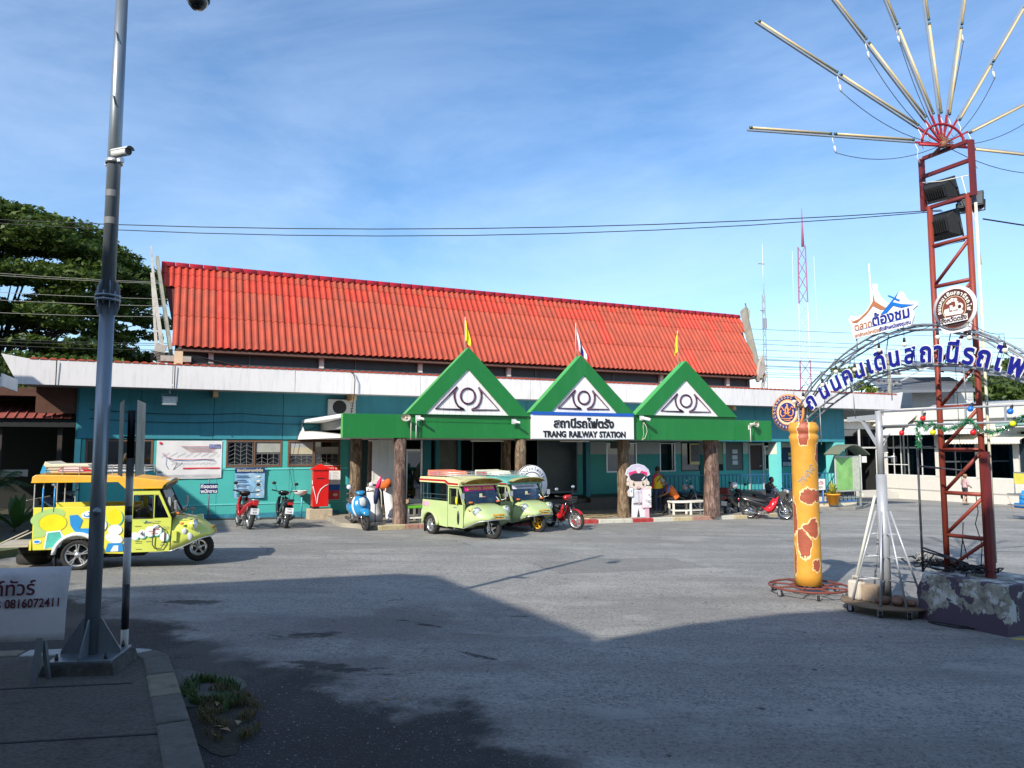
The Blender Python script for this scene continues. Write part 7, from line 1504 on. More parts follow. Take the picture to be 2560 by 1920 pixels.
# flags on the gables
def flag(u, z, label, kind):
    t = thing('flag', label, 'flag', at(u,-.15,z,False), PHI); H_ = 1.0 if kind == 'y' else 1.12
    MB().tube([(0,0,0),(0,0,H_)], .012, 6).build('flagpole', M('pole_white', (.6,.55,.45), .5), t)
    cols = [M('flag_yellow', (.85,.72,.02), .7)] if kind != 't' else [M('flag_red', (.55,.01,.03), .7), M('flag_white', (.75,.74,.74), .7), M('flag_blue', (.01,.015,.20), .7)]
    w, h = (.22,.68) if kind != 't' else (.48,.80); sgn = kind == 'r' and -1 or 1
    seq_ = [(0,1,0)] if kind != 't' else [(0,.18,0),(.18,.36,1),(.36,.64,2),(.64,.82,1),(.82,1,0)]
    for a, b, ci in seq_:
        mb = MB(); secs = []
        for j in range(11):
            f = j/10; zz = H_ - .02 - h*f; row = []
            for i in range(7):
                q = a + (b-a)*i/6; fold = .035*math.sin(q*9+f*3); row.append((sgn*q*w*(.15 + .85*min(1,f*1.3))*(1 if kind == 't' else (1-.25*f)), fold, zz - q*w*.9))
            secs.append(row)
        mb.loft(secs, closed=False, caps=False); mb.build('cloth', cols[ci], t, fix=False)
flag(1.42,4.80,'limp yellow flag on a stick behind the first green gable','y'); flag(5.20,4.76,'limp Thai tricolour flag on a stick behind the middle green gable','t'); flag(9.18,4.78,'limp yellow flag on a stick behind the third green gable','r')
# white corrugated panel, furled umbrella, white boards, orange bag, stool
cpn = MB(); n = 26; cpn.loft([[(-.34+.68*i/n, -.018*(1 if (i//3)%3 == 0 else 0), z) for i in range(n+1)] for z in (0,1.2)], closed=False, caps=False); cpn.box(-.35,.35,-.02,.02,-.10,.0)
tag(cpn.build('corrugated_panel', M('panel_white', (.62,.62,.57), .5, var=.05, dirt=.2), None, loc=at(-.70,-1.35,.92,False), rot=(0,0,PHI-.10), fix=False), 'white ribbed metal panel hanging between the log pillars', 'panel')
um = thing('umbrella', 'furled pink and navy umbrella standing behind the blue scooter', 'umbrella', at(-1.12,-.55,.12), PHI)
mb = MB(); mb.tube([(0,0,.55),(.02,0,.75),(.05,0,.98)], [.045,.075,.06], 10); mb.build('lower_cloth', M('navy_cloth', (.01,.015,.07), .7), um); mb = MB(); mb.tube([(.05,0,.98),(.10,0,1.15),(.17,0,1.33)], [.065,.06,.012], 10); mb.build('upper_cloth', M('pink_cloth', (.70,.02,.13), .7), um); mb = MB(); mb.tube([(0,0,0),(0,0,.6)], .012, 6); mb.build('stick', bplast, um)
def wboard(u, v, w, h, ry, label, pr=False):
    t = thing('leaning_board', label, 'board', at(u,v,.13), PHI + .1); sk = M('board_plastic', (.70,.70,.68), .4, var=.05, dirt=.2, dcol=(.4,.38,.35))
    mb = MB(); mb.loft([[(-w/2 + (.06 if j else 0), -.16 + .2*j*.5 + .03*math.sin(j), h*j/4), (w/2 - .02*j, -.12+.2*j*.5, h*j/4*.97), (w/2-.02*j,-.10+.2*j*.5,h*j/4*.97), (-w/2 + (.06 if j else 0),-.14+.2*j*.5+.03*math.sin(j),h*j/4)] for j in range(5)]); mb.build('sheet', sk, t)
    mb = MB(); mb.tube([(-w/2,-.1,h*.9),(-w/2+.1,.1,h+.02),(w/2-.06,.12,h+.0),(w/2,.1,h*.85),(w/2+.05,.1,0)], .02, 7); mb.build('tube_frame', M('frame_cream', (.6,.58,.5), .4), t)
    if pr: letters('SCOOPY', .13, M('print_crimson', (.5,.02,.05), .5), t, (.05,-.19,.42), 'print', thick=.002, bold=.003, tilt=R(70)).rotation_euler = (R(-18),0,0)
wboard(-1.0,-1.15,.48,.98,0,'white plastic sheet leaning on a tube frame nearest the blue scooter'); wboard(-.52,-1.0,.50,.96,0,'white plastic sheet leaning against the first large log pillar')
mb = MB(); mb.sphere((0,0,0),.13,9,sc=(1.2,.8,1)); mb.sphere((.10,0,.08),.10,8,sc=(1,.8,1.1)); o = mb.build('cloth_bag', M('orange_cloth', (.62,.13,.02), .8, var=.2, bump=.5, bscale=8), None, loc=at(-.72,-1.1,1.18)); tag(o, 'crumpled orange cloth bag lying on top of the white leaning sheets', 'bag')
def bench_(nm_, label, loc, rz, L_, W_, H_, mat, legs, apron=None, curve=0):
    t = thing(nm_, label, 'bench' if L_ > 1 else 'stool', loc, rz); n = 10
    top = [(-L_/2+L_*i/n, -W_/2 - curve*math.sin(math.pi*i/n)) for i in range(n+1)] + [(L_/2-L_*i/n, W_/2 - curve*math.sin(math.pi*(1-i/n))) for i in range(n+1)]
    MB().prism(top, H_-.07, H_, axis='z').build('seat', apron or mat, t, .012)
    for k in range(legs):
        x = -L_/2 + .06 + (L_-.12)*k/(legs-1); cv = -curve*math.sin(math.pi*k/(legs-1))
        for y in (-W_/2+.04+cv, W_/2-.04+cv): MB().box(x-.032,x+.032,y-.03,y+.03,0,H_-.07).build('leg', mat, t, .005)
        if k < legs-1:
            x2 = -L_/2 + .06 + (L_-.12)*(k+1)/(legs-1); cv2 = -curve*math.sin(math.pi*(k+1)/(legs-1))
            for y0_, y1_ in ((-W_/2+.04+cv,-W_/2+.04+cv2),(W_/2-.04+cv,W_/2-.04+cv2)): MB().bar((x+.03,y0_,.16),(x2-.03,y1_,.16),.03,.05).build('stretcher', mat, t)
    return t
wp = M('bench_white', (.74,.72,.66), .5, dirt=.25, dcol=(.45,.4,.33))
bench_('bench', 'white curved wooden bench at the front of the walkway left of the last log pillar', at(10.50,-1.55,.12), PHI-.06, 1.42, .36, .50, wp, 3, None, .10)
sl_ = bench_('stool', 'white stool with a green painted edge beside the first large log pillar', at(-.03,-.42,.12), PHI, .56, .40, .50, wp, 2, M('green_edge', (.12,.42,.03), .5))
bx_ = MB().box(-.14,.14,-.1,.1,0,.13).build('carton_box', M('carton_brown', (.32,.24,.15), .8, dirt=.3), None, .006, loc=at(-.02,-1.4,.62)); tag(bx_, 'brown carton standing behind the green edged stool', 'box')
bench_('bench', 'long grey bench in the shade behind the green edged stool', at(.25,-1.4,.12), PHI, 1.1, .35, .48, M('grey_bench_wood', (.22,.21,.19), .7), 3)
# officer standee
sd0 = thing('officer_standee', 'flat painted standee of a smiling officer in white uniform and pink banded cap', 'standee', at(7.66,-.44,.13), PHI)
sk_ = M('standee_face', (.74,.62,.50), .5); sw = M('standee_white', (.76,.75,.77), .5); ink2 = M('standee_line', (.10,.07,.10), .6); lil = M('standee_lilac', (.60,.54,.68), .5); pk = M('standee_pink', (.75,.03,.16), .5); lp = M('standee_pale_pink', (.70,.42,.50), .5); brw = M('standee_brown', (.18,.12,.10), .6)
q = [0]
def lay(poly, mt, nm2='print', par=sd0):
    q[0] += 1; return MB().prism(poly, -.012 - q[0]*.0015, -.012 - q[0]*.0015 - .001, axis='y').build(nm2, mt, par, fix=False)
body = [(-.25,.02),(-.05,.02),(.02,.33),(.09,.02),(.33,.02),(.30,.34),(.47,.40),(.48,.98),(.36,1.04),(.28,.96),(.36,1.10),(.40,1.22),(.30,1.38),(-.34,1.38),(-.43,1.25),(-.36,1.12),(-.32,.98),(-.40,.86),(-.38,.72),(-.22,.66),(-.24,.42)]
MB().prism(body, -.012, .006, axis='y').build('board', sw, sd0); MB().prism([(-.48,1.42),(-.42,1.60),(-.22,1.74),(.02,1.78),(.26,1.72),(.44,1.58),(.50,1.42),(.36,1.34),(-.34,1.34)], -.011, .007, axis='y').build('board', sw, sd0)
lay(ell(.0,1.17,.37,.25), ink2); lay(ell(.0,1.17,.363,.243), sk_); lay(ell(-.39,1.13,.065,.08), ink2); lay(ell(-.39,1.13,.058,.073), sk_); lay(ell(.40,1.13,.065,.08), ink2); lay(ell(.40,1.13,.058,.073), sk_)
lay([(-.47,1.43),(-.41,1.59),(-.22,1.72),(.02,1.76),(.26,1.70),(.43,1.57),(.49,1.43),(.36,1.50),(.02,1.57),(-.34,1.50)], lil); lay([(-.36,1.38),(-.34,1.50),(.02,1.57),(.36,1.50),(.39,1.38),(.2,1.46),(.02,1.48),(-.18,1.46)], pk); lay([(-.34,1.36),(-.18,1.45),(.02,1.47),(.2,1.45),(.36,1.37),(.30,1.26),(.14,1.20),(-.12,1.20),(-.28,1.26)], M('peak_black', (.02,.02,.035), .3))
lay([(.14,1.24),(.26,1.36),(.29,1.34),(.18,1.22)], sw); lay(ell(.03,1.56,.085,.10), sw); lay(ell(.03,1.56,.05,.06), lp); lay(ell(.03,1.55,.028,.04), sw)
for x in (-.17,.20): lay(ell(x,1.11,.036,.058), ink2); lay(ell(x+.01,1.13,.012,.018), sw)
lay(ell(.02,.98,.085,.045), ink2); lay(ell(.02,.99,.07,.03), lp); lay(ell(-.24,1.02,.05,.03), lp) if False else None
lay([(-.13,.88),(.16,.88),(.22,.50),(-.20,.50)], M('uniform_shade', (.66,.64,.68), .5)); lay([(-.21,.48),(.23,.48),(.23,.455),(-.21,.455)], brw); lay(ell(.02,.467,.03,.02), lp); lay([(.012,.87),(.022,.87),(.022,.5),(.012,.5)], ink2); lay([(-.08,.90),(.02,.83),(.12,.90),(.10,.80),(.02,.84),(-.06,.80)], lil)
lay([(-.37,.70),(-.20,.70),(-.20,1.0),(-.37,1.0)], ink2); lay([(-.36,.71),(-.21,.71),(-.21,.99),(-.36,.99)], pwhite); lay(ell(-.28,.88,.035,.04), M('heart_blue', (.25,.4,.7), .5)); lay(ell(-.38,.80,.045,.07), sk_)
lay([(.13,.32),(.50,.32),(.50,.94),(.13,.94)], pk); lay([(.14,.33),(.49,.33),(.49,.93),(.14,.93)], pwhite)
lay(ell(.43,.98,.09,.06), sk_)
letters('3D', .12, ink2, sd0, (.40,-.12,.52), 'print', thick=.002, bold=.001); letters('=', .14, ink2, sd0, (.38,-.12,.74), 'print', thick=.002, bold=.002); letters('Thai', .10, lp, sd0, (.25,-.12,.60), 'print', thick=.002)
for k in range(3): lay([(.2,.42-.03*k),(.45,.42-.03*k),(.45,.425-.03*k),(.2,.425-.03*k)], lp)
lay([(.24,.0),(.40,.0),(.40,.30),(.24,.30)], lp)
mb = MB(); mb.tube([(.0,.0,1.0),(.0,.35,.0)], .015, 6); mb.box(-.2,.42,-.08,.2,-.01,.01); mb.build('prop', M('grey_prop', (.4,.4,.4), .6), sd0)
# round sign behind the tuk-tuks
rs = thing('round_board', 'large round white board with black rings propped behind the green tuk-tuks', 'board', at(3.52,.04,.02), PHI + R(8))
MB().lathe([(0,-.012),(.60,-.012),(.60,.012),(0,.012)], 56, axis='y', M=Matrix.Translation((0,0,1.22))).build('disc', wout, rs)
for a, b in ((.578,.60),(.36,.385)): MB().lathe([(a,-.016),(b,-.016)], 56, axis='y', M=Matrix.Translation((0,0,1.22))).build('ring', ink, rs, fix=False)
for k, ch in enumerate('สถานีรถไฟตรัง'[::1]):
    pass
for k, ch in enumerate(['ส','ถ','า','นี','ร','ถ','ไ','ฟ','ต','รั','ง']):
    a = R(150 - 12.5*k); letters(ch, .13, ink, rs, (.47*math.cos(a), -.016, 1.22+.47*math.sin(a)), 'print', thick=.002, tilt=a - R(90))
mb = MB(); mb.tube([(-.3,.05,0),(-.1,.03,1.0)], .02, 6); mb.tube([(.3,.05,0),(.1,.03,1.0)], .02, 6); mb.build('prop', gl, rs)

# ================================================================== PEOPLE
def person(label, loc, rz, J, skin, shirt, pants, hairc, shoe=(.03,.03,.03), sleeve='short', hat=None, sc=1.0, vest=None):
    """J: joint positions in metres (x right, y forward, z up). One continuous body; colours follow clothing lines."""
    sk2 = M('skin_%d' % int(skin[0]*1000), skin, .55, var=.06); sm2 = M('cloth_%d_%d_%d' % tuple(int(c*999) for c in shirt), shirt, .8, var=.15, scale=8); pm = M('cloth_%d_%d_%d' % tuple(int(c*999) for c in pants), pants, .8, var=.15, scale=8); shm = M('shoe_%d' % int(shoe[0]*999), shoe, .6)
    names = ['pelvis','belly','chest','neck','head0','hl','kl','al','tl','hr','kr','ar','tr','sl','el','wl','nl','sr','er','wr','nr']
    E_ = [('pelvis','belly'),('belly','chest'),('chest','neck'),('neck','head0'),('pelvis','hl'),('hl','kl'),('kl','al'),('al','tl'),('pelvis','hr'),('hr','kr'),('kr','ar'),('ar','tr'),('chest','sl'),('sl','el'),('el','wl'),('wl','nl'),('chest','sr'),('sr','er'),('er','wr'),('wr','nr')]
    rad = dict(pelvis=(.155,.11),belly=(.14,.105),chest=(.165,.115),neck=(.058,.058),head0=(.05,.05),hl=(.095,.10),kl=(.062,.065),al=(.042,.045),tl=(.035,.045),hr=(.095,.10),kr=(.062,.065),ar=(.042,.045),tr=(.035,.045),sl=(.062,.062),el=(.042,.042),wl=(.028,.03),nl=(.02,.026),sr=(.062,.062),er=(.042,.042),wr=(.028,.03),nr=(.02,.026))
    me = bpy.data.meshes.new('body'); me.from_pydata([tuple(Vector(J[n])) for n in names], [(names.index(a), names.index(b)) for a, b in E_], [])
    o = bpy.data.objects.new('tmpb', me); COL.objects.link(o); m1 = o.modifiers.new('s', 'SKIN'); m1.use_smooth_shade = True; m2 = o.modifiers.new('u', 'SUBSURF'); m2.levels = 2; m2.render_levels = 2
    for i, n in enumerate(names): me.skin_vertices[0].data[i].radius = rad[n]
    me.skin_vertices[0].data[0].use_root = True
    m3 = bpy.data.meshes.new_from_object(o.evaluated_get(bpy.context.evaluated_depsgraph_get())); bpy.data.objects.remove(o); m3.name = 'body'
    for m_ in (sk2, sm2, pm, shm): m3.materials.append(m_) if False else None
    m3.materials.clear()
    for m_ in (sk2, sm2, pm, shm): m3.materials.append(m_)
    segm = []
    for a, b in E_:
        A0, B0 = Vector(J[a]), Vector(J[b]); top = {'pelvis': 1,'belly': 1,'chest': 1,'neck': 1}
        if a in ('pelvis','hl','hr') and b in ('hl','hr','kl','kr'): c0 = (2, 2)
        elif (a, b) in (('kl','al'),('kr','ar')): c0 = (0 if sleeve == 'shorts' else 2,)*2
        elif b in ('tl','tr'): c0 = (3, 3)
        elif b in ('el','er'): c0 = (1, 1)
        elif b in ('wl','wr'): c0 = (1, 1) if sleeve == 'long' else (0, 0)
        elif b in ('nl','nr'): c0 = (0, 0)
        elif b == 'head0': c0 = (0, 0)
        elif b == 'neck': c0 = (1, 0)
        elif (a, b) == ('pelvis','belly'): c0 = (2, 1)
        else: c0 = (1, 1)
        segm.append((A0, B0, c0))
    vc = m3.vertices; idx = []
    for p in m3.polygons:
        c = p.center; best = None
        for A0, B0, c0 in segm:
            d = B0 - A0; tt = max(0, min(1, (c-A0).dot(d)/max(d.length_squared, 1e-9))); dist = (c - (A0 + d*tt)).length
            if best is None or dist < best[0]: best = (dist, c0[0] if tt < .45 else c0[1])
        idx.append(best[1]); p.use_smooth = True
    m3.polygons.foreach_set('material_index', idx)
    t = thing('person', label, 'person', loc, rz); t.scale = (sc, sc, sc)
    b_ = bpy.data.objects.new('body', m3); COL.objects.link(b_); b_.parent = t
    H = Vector(J['head']); fd = Vector(J.get('face', (0,1,0))).normalized(); up = Vector(J.get('up', (0,0,1))).normalized(); rt_ = fd.cross(up).normalized(); up = rt_.cross(fd)
    RM = Matrix(((rt_.x, fd.x, up.x, H.x),(rt_.y, fd.y, up.y, H.y),(rt_.z, fd.z, up.z, H.z),(0,0,0,1)))
    mb = MB(); mb.sphere((0,0,0), .098, 12, sc=(.80,.95,1.18), M=RM); mb.sphere((0,.05,-.055), .05, 8, sc=(.85,.8,.8), M=RM); mb.sphere((0,.097,-.012), .016, 6, sc=(.7,1,1.3), M=RM)
    for s_ in (-1, 1): mb.sphere((s_*.08,-.005,-.01), .022, 6, sc=(.4,.8,1.2), M=RM)
    mb.build('head', sk2, t, fix=False)
    mb = MB()
    for s_ in (-1, 1): mb.sphere((s_*.03,.088,.012), .010, 6, sc=(1.3,.5,.7), M=RM)
    mb.box(-.022,.022,.088,.094,-.062,-.055, M=RM); mb.build('face_features', M('eye_dark', (.02,.012,.01), .5), t, fix=False)
    mb = MB(); mb.sphere((0,-.018,.022), .104, 12, sc=(.86,.95,1.10), M=RM); hr_ = mb.build('hair', M('hair_%d' % int(hairc[0]*999), hairc, .6, var=.3, scale=30), t, fix=False)
    bm = bmesh.new(); bm.from_mesh(hr_.data); inv = RM.inverted(); kill = [v for v in bm.verts if ((inv @ v.co).y > .045 and (inv @ v.co).z < .062) or (inv @ v.co).z < -.055 - (0 if not J.get('long') else .05)]; bmesh.ops.delete(bm, geom=kill, context='VERTS'); bm.to_mesh(hr_.data); bm.free()
    for side in ('l','r'):                                    # hands: palm, four fingers, thumb
        wv, nv = Vector(J['w'+side]), Vector(J['n'+side]); d = (nv-wv).normalized(); sx = d.cross(Vector((0,0,1))); sx = sx.normalized() if sx.length > .05 else Vector((1,0,0)); dn = sx.cross(d)
        mb = MB(); mb.tube([tuple(nv-d*.02), tuple(nv+d*.045)], [.026,.034], 8)
        for k, (off, ln_) in enumerate(((-.027,.062),(-.009,.072),(.009,.068),(.027,.052))):
            p0 = nv + d*.04 + sx*off; p1 = p0 + d*ln_*.55 + dn*-.008; p2 = p1 + d*ln_*.35 + dn*-.026; mb.tube([tuple(p0),tuple(p1),tuple(p2)], [.0095,.009,.007], 6)
        p0 = nv + sx*-.028; mb.tube([tuple(p0), tuple(p0 + sx*-.02 + d*.03), tuple(p0 + sx*-.018 + d*.055)], [.011,.010,.008], 6); mb.build('hand', sk2, t, fix=False)
    if hat:
        mb = MB(); mb.lathe([(0,.16),(.07,.155),(.098,.11),(.102,.05),(.17,.035),(.172,.028),(.10,.04)], 20, M=RM); mb.build('hat', M('hat_cloth', hat, .8), t, fix=False)
    if vest:
        vm = M('vest_%d_%d' % (int(vest[0]*999), int(vest[1]*999)), vest, .7, var=.12, scale=6); C0, P0 = Vector(J['chest']), Vector(J['pelvis']); Nk = Vector(J['neck'])
        sl_v, sr_v = Vector(J['sl']), Vector(J['sr']); xa_ = (sr_v - sl_v).normalized(); secs = []
        for f, w, dp in ((-.02,.205,.155),(.25,.20,.15),(.6,.205,.15),(.95,.215,.145),(1.12,.18,.115),(1.22,.11,.09)):
            c = P0.lerp(C0, f) if f <= 1 else C0.lerp(Nk, min(1,(f-1)*3.0)); ax = (C0-P0).normalized() if f <= 1 else (Nk-C0).normalized(); ya = ax.cross(xa_).normalized()
            secs.append([tuple(c + xa_*w*.98*math.copysign(abs(math.cos(a))**.8, math.cos(a)) + ya*dp*math.copysign(abs(math.sin(a))**.9, math.sin(a))) for a in [2*math.pi*i/18 for i in range(18)]])
        mb = MB(); mb.loft(secs, caps=False); mb.build('vest', vm, t, fix=True)
    return t
def stand(head_z=1.53, lean=0, arms='down'):
    J = dict(pelvis=(0,0,.92),belly=(0,.0,1.08),chest=(0,-.0,1.27),neck=(0,.0,1.42),head0=(0,.01,1.50),head=(0,.03,1.575),hl=(-.09,0,.86),kl=(-.10,.02,.48),al=(-.11,-.02,.08),tl=(-.12,.12,.035),hr=(.09,0,.86),kr=(.10,.02,.48),ar=(.12,-.02,.08),tr=(.14,.12,.035),
             sl=(-.17,0,1.36),el=(-.23,.0,1.10),wl=(-.24,.08,.88),nl=(-.24,.11,.80),sr=(.17,0,1.36),er=(.23,0,1.10),wr=(.24,.08,.88),nr=(.24,.11,.80)); return J
def sit(h=.46, lean=.0, head=(0,.08,0)):
    z = h + .08; J = dict(pelvis=(0,0,z),belly=(0,.02+lean*.25,z+.17),chest=(0,.03+lean*.6,z+.35),neck=(0,.04+lean*.9,z+.49),head0=(0,.05+lean*1.05,z+.56),head=(head[0],.08+lean*1.2+head[1],z+.64+head[2]),hl=(-.09,.06,z-.01),kl=(-.13,.42,h+.06),al=(-.12,.42,.08),tl=(-.12,.55,.035),hr=(.09,.06,z-.01),kr=(.13,.42,h+.06),ar=(.12,.40,.08),tr=(.12,.53,.035),
             sl=(-.17,.02+lean*.8,z+.43),el=(-.22,.12+lean*.8,z+.20),wl=(-.12,.30+lean*.6,z+.10),nl=(-.09,.36+lean*.6,z+.08),sr=(.17,.02+lean*.8,z+.43),er=(.22,.12+lean*.8,z+.20),wr=(.12,.30+lean*.6,z+.10),nr=(.09,.36+lean*.6,z+.08)); return J
F = PHI                         # +y of a figure points into the building when rz = PHI
J = stand(); J['sr'] = (.17,0,1.38); J['er'] = (.30,.18,1.26); J['wr'] = (.30,.36,1.36); J['nr'] = (.29,.42,1.40)
pp1 = person('standing person seen from behind in a yellow vest and blue jeans beside the officer standee', at(9.72,-2.2,.12), F + .1, J, (.30,.17,.11), (.55,.03,.10), (.03,.05,.10), (.012,.010,.010), (.5,.5,.5), sleeve='long', vest=(.72,.50,.01))
MB().tube([(-.18,-.165,1.15),(-.02,-.168,1.30),(.12,-.16,1.42)], .012, 6).build('bag_strap', M('strap_black', (.02,.02,.02), .7), pp1); MB().lathe([(0,-.171),(.05,-.171)], 16, axis='y', M=Matrix.Translation((.03,0,1.27))).build('vest_print', M('print_grey_green', (.35,.38,.25), .6), pp1, fix=False)
person('seated person in a dark red vest over white sleeves facing the yard', at(11.05,-4.0,.12), F + math.pi + .15, sit(.46, .05), (.20,.11,.07), (.62,.62,.64), (.02,.02,.025), (.01,.01,.01), sleeve='long', vest=(.12,.012,.018))
J = sit(.50, .34, (0,.02,-.06)); J['face'] = (0,.8,-.5)
person('grey haired person in an orange vest leaning forward on the white bench', at(10.30,-1.95,.12), F + R(75), J, (.30,.18,.12), (.10,.17,.42), (.03,.03,.035), (.38,.37,.36), sleeve='short', vest=(.80,.17,.02))
J = sit(.62, .0); J['er'] = (.24,.18,.82+.1); J['wr'] = (.05,.28,1.0); J['nr'] = (.0,.30,1.05)
person('seated person in a black long sleeved shirt among the parked motorcycles', at(15.35,-2.6,.0), F + math.pi, J, (.16,.09,.06), (.014,.016,.022), (.25,.25,.26), (.01,.01,.01), sleeve='long')
J = sit(.66, .12)
person('person in a bright red jacket seated on a motorcycle near the yellow column', at(16.7,-1.75,.0), F + R(-25), J, (.35,.2,.14), (.45,.012,.025), (.03,.03,.05), (.012,.01,.01), sleeve='long')
MB()
J = stand(); J.update(dict(kl=(-.09,.14,.50),al=(-.10,.20,.09),tl=(-.10,.34,.04),kr=(.09,-.04,.48),ar=(.10,-.26,.12),tr=(.10,-.16,.05),el=(-.22,.02,1.12),wl=(-.14,.24,1.06),nl=(-.10,.30,1.05),er=(.22,.02,1.12),wr=(.16,.25,1.02),nr=(.12,.31,1.0),chest=(0,.02,1.26),head=(0,.06,1.565)))
wk = person('walking person in a pink shirt, brown sun hat and dark shorts before the white wall', (23.6,38.9,gz(23.6,38.9)), R(-75), J, (.42,.26,.18), (.52,.33,.36), (.02,.02,.025), (.02,.015,.01), sleeve='shorts', hat=(.30,.17,.09), sc=.94)
MB().loft([[(x*k-.22,.0+y*k,z) for x,y in ell(0,0,.07,.03,12)] for z,k in ((.35,.9),(.5,1.2),(.75,.8))]).build('hand_bag', M('black_bag', (.02,.02,.02), .6), wk)

# ================================================================== WHITE SHOP BUILDING AT THE RIGHT (local x towards the camera, y away)
wb_ = thing('white_shop_building', 'white shop building with dark glass fronts and cream awnings at the right', 'building', (23.5, 47.2, 0), AR)
wwall = M('shop_white_wall', (.58,.56,.51), .6, var=.05, dirt=.25, dcol=(.4,.37,.32), dscale=.7, drip=.2)
dg_ = glass('shop_glass', (.06,.10,.09), .02, .6); fr_ = M('shop_frame_white', (.62,.63,.62), .5)
def wp_(nm2, *a, mat=wwall, bev=0): return MB().box(*a).build(nm2, mat, wb_, bevel=bev)
wp_('wall', 0,16,0,.25,-1.6,.20); wp_('wall_ledge', 0,8.3,-.02,0,-.66,-.60, mat=M('ledge_grey', (.35,.34,.32), .7)); wp_('wall', -.05,.28,0,.25,.2,4.3); wp_('wall', 0,14,.0,.25,2.75,4.3)
wp_('room_floor', 0,16,.3,7,-.4,-.3, mat=dark); wp_('room_back', -2,16,5.5,5.6,-1,4.3, mat=M('shop_inside', (.05,.06,.055), .8, var=.5, scale=1)); wp_('room_ceiling', -2,16,.3,6,2.75,2.85, mat=dark)
for a, b in ((3.62,3.86),(6.05,6.25),(8.12,8.42)): wp_('column', a,b,-.03,.26,.2,2.75)
def shopwin(a, b, c, d, nv, hz=()):
    mb = MB(); f = .045; mb.box(a,b,.05,.13,c,c+f); mb.box(a,b,.05,.13,d-f,d)
    for k in range(nv+1): x = a + (b-a)*k/nv; mb.box(x-f/2,x+f/2,.05,.13,c+f,d-f)
    for z in hz: mb.box(a,b,.055,.125,z-f/2,z+f/2)
    w_ = mb.build('window', fr_, wb_); 
    for k in range(nv): MB().box(a+(b-a)*k/nv+f/2,a+(b-a)*(k+1)/nv-f/2,.09,.094,c+f,d-f).build('pane', dg_, w_)
shopwin(.30,1.8,.2,2.7,3,(.85,)); shopwin(1.8,3.62,.2,2.7,2); shopwin(3.86,6.05,.2,2.72,1); shopwin(6.25,8.12,.2,2.1,1)
wp_('curtain', 2.3,3.5,.5,.52,.3,2.6, mat=M('shop_curtain', (.14,.19,.17), .7, var=.4, scale=3)); wp_('wall', 6.25,8.12,.0,.2,2.1,2.75)
wp_('door', 8.42,9.6,.05,.12,-.3,2.1, mat=M('shop_dark', (.02,.03,.04), .3)); wp_('column', 9.6,9.9,-.03,.26,-1.4,2.75)
def awning(nm2, x0, x1, zt, zb, out, mat, drop=.16, label=None):
    mb = MB(); n = int((x1-x0)/.09); top = []; bot = []; fr2 = []
    for i in range(n+1):
        x = x0 + (x1-x0)*i/n; k = .02*(1 if i % 2 else 0); top.append((x,0,zt+k)); bot.append((x,-out,zb+k)); fr2.append((x,-out-.01,zb-drop-.035*(i%2)))
    mb.loft([top,bot,fr2], closed=False, caps=False); o = mb.build('awning', mat, wb_, fix=False); MB().bar((x0,-.05,zt-.12),(x0,-out,zb-.1),.03).build('awning_arm', alu, o); return o
crm = M('awning_cream', (.70,.64,.50), .6, var=.05, dirt=.2); awning('awning', .9, 6.9, 3.45, 2.78, 1.25, M('awning_white', (.60,.60,.57), .6, dirt=.3), .12)
awning('awning', 5.0, 9.1, 2.60, 2.28, 1.0, crm, .16); awning('awning', -1.2, 2.6, 3.9, 3.35, .9, crm, .1)
MB().add([(1.5,-.2,3.5),(12,-.2,3.5),(12,3,4.6),(1.5,3,4.6)], [(0,1,2,3)]).build('sheet_roof', M('sheet_roof_grey', (.46,.46,.44), .5, .3, dirt=.3), wb_, fix=False)
MB().add([(8.0,-1.2,3.15),(16,-1.2,3.15),(16,1,3.5),(8.0,1,3.5),(8.0,-1.2,3.07),(16,-1.2,3.07)], [(0,1,2,3),(0,4,5,1)]).build('green_roof', M('roof_pale_green', (.22,.42,.36), .5, dirt=.3), wb_, fix=False)
MB().box(6.0,16,-1.1,-1.0,2.95,3.05).build('gutter', white, wb_)
# front part towards the station (plane v = -13)
def sp_(nm2, u0, u1, v0, v1, z0, z1, mat, bev=0):
    o = MB().box(u0,u1,-v1,-v0,z0,z1).build(nm2, mat, wb_, bevel=bev); o.matrix_parent_inverse = wb_.matrix_basis.inverted() if False else Matrix.Identity(4)
    o.matrix_parent_inverse = (Matrix.Translation((23.5,47.2,0)) @ Matrix.Rotation(AR,4,'Z')).inverted() @ (Matrix.Translation((O.x,O.y,0)) @ Matrix.Rotation(PHI,4,'Z')); return o
sp_('wall', 22,34.5,-19,-18.8,-1.4,5,dark); sp_('wall', 34.5,34.7,-19,-13.3,-1.4,5,dark); sp_('ceiling', 22,34.5,-19,-13.2,3.1,3.3,dark); sp_('roof', 21.9,35,-19,-12.6,3.5,3.62,wwall); sp_('wall', 21.94,22.1,-19,-13,-1.4,3.5,dark); sp_('lintel', 22,34.6,-13.2,-13.0,3.05,3.5,wwall); sp_('post', 32.55,32.68,-13.1,-13.0,-1,3.05,fr_); sp_('transom', 29,34.5,-13.1,-13.0,1.84,1.94,fr_)
sp_('post', 34.1,34.25,-13.1,-13.0,-1,3.05,fr_); sp_('post', 29.0,29.1,-13.1,-13.0,-1,3.05,fr_); sp_('pane', 29.1,32.55,-13.06,-13.05,1.94,3.05,dg_); sp_('pane', 29.1,32.55,-13.06,-13.05,-.4,1.84,dg_); sp_('pane', 32.68,34.1,-13.06,-13.05,1.94,3.05,dg_)
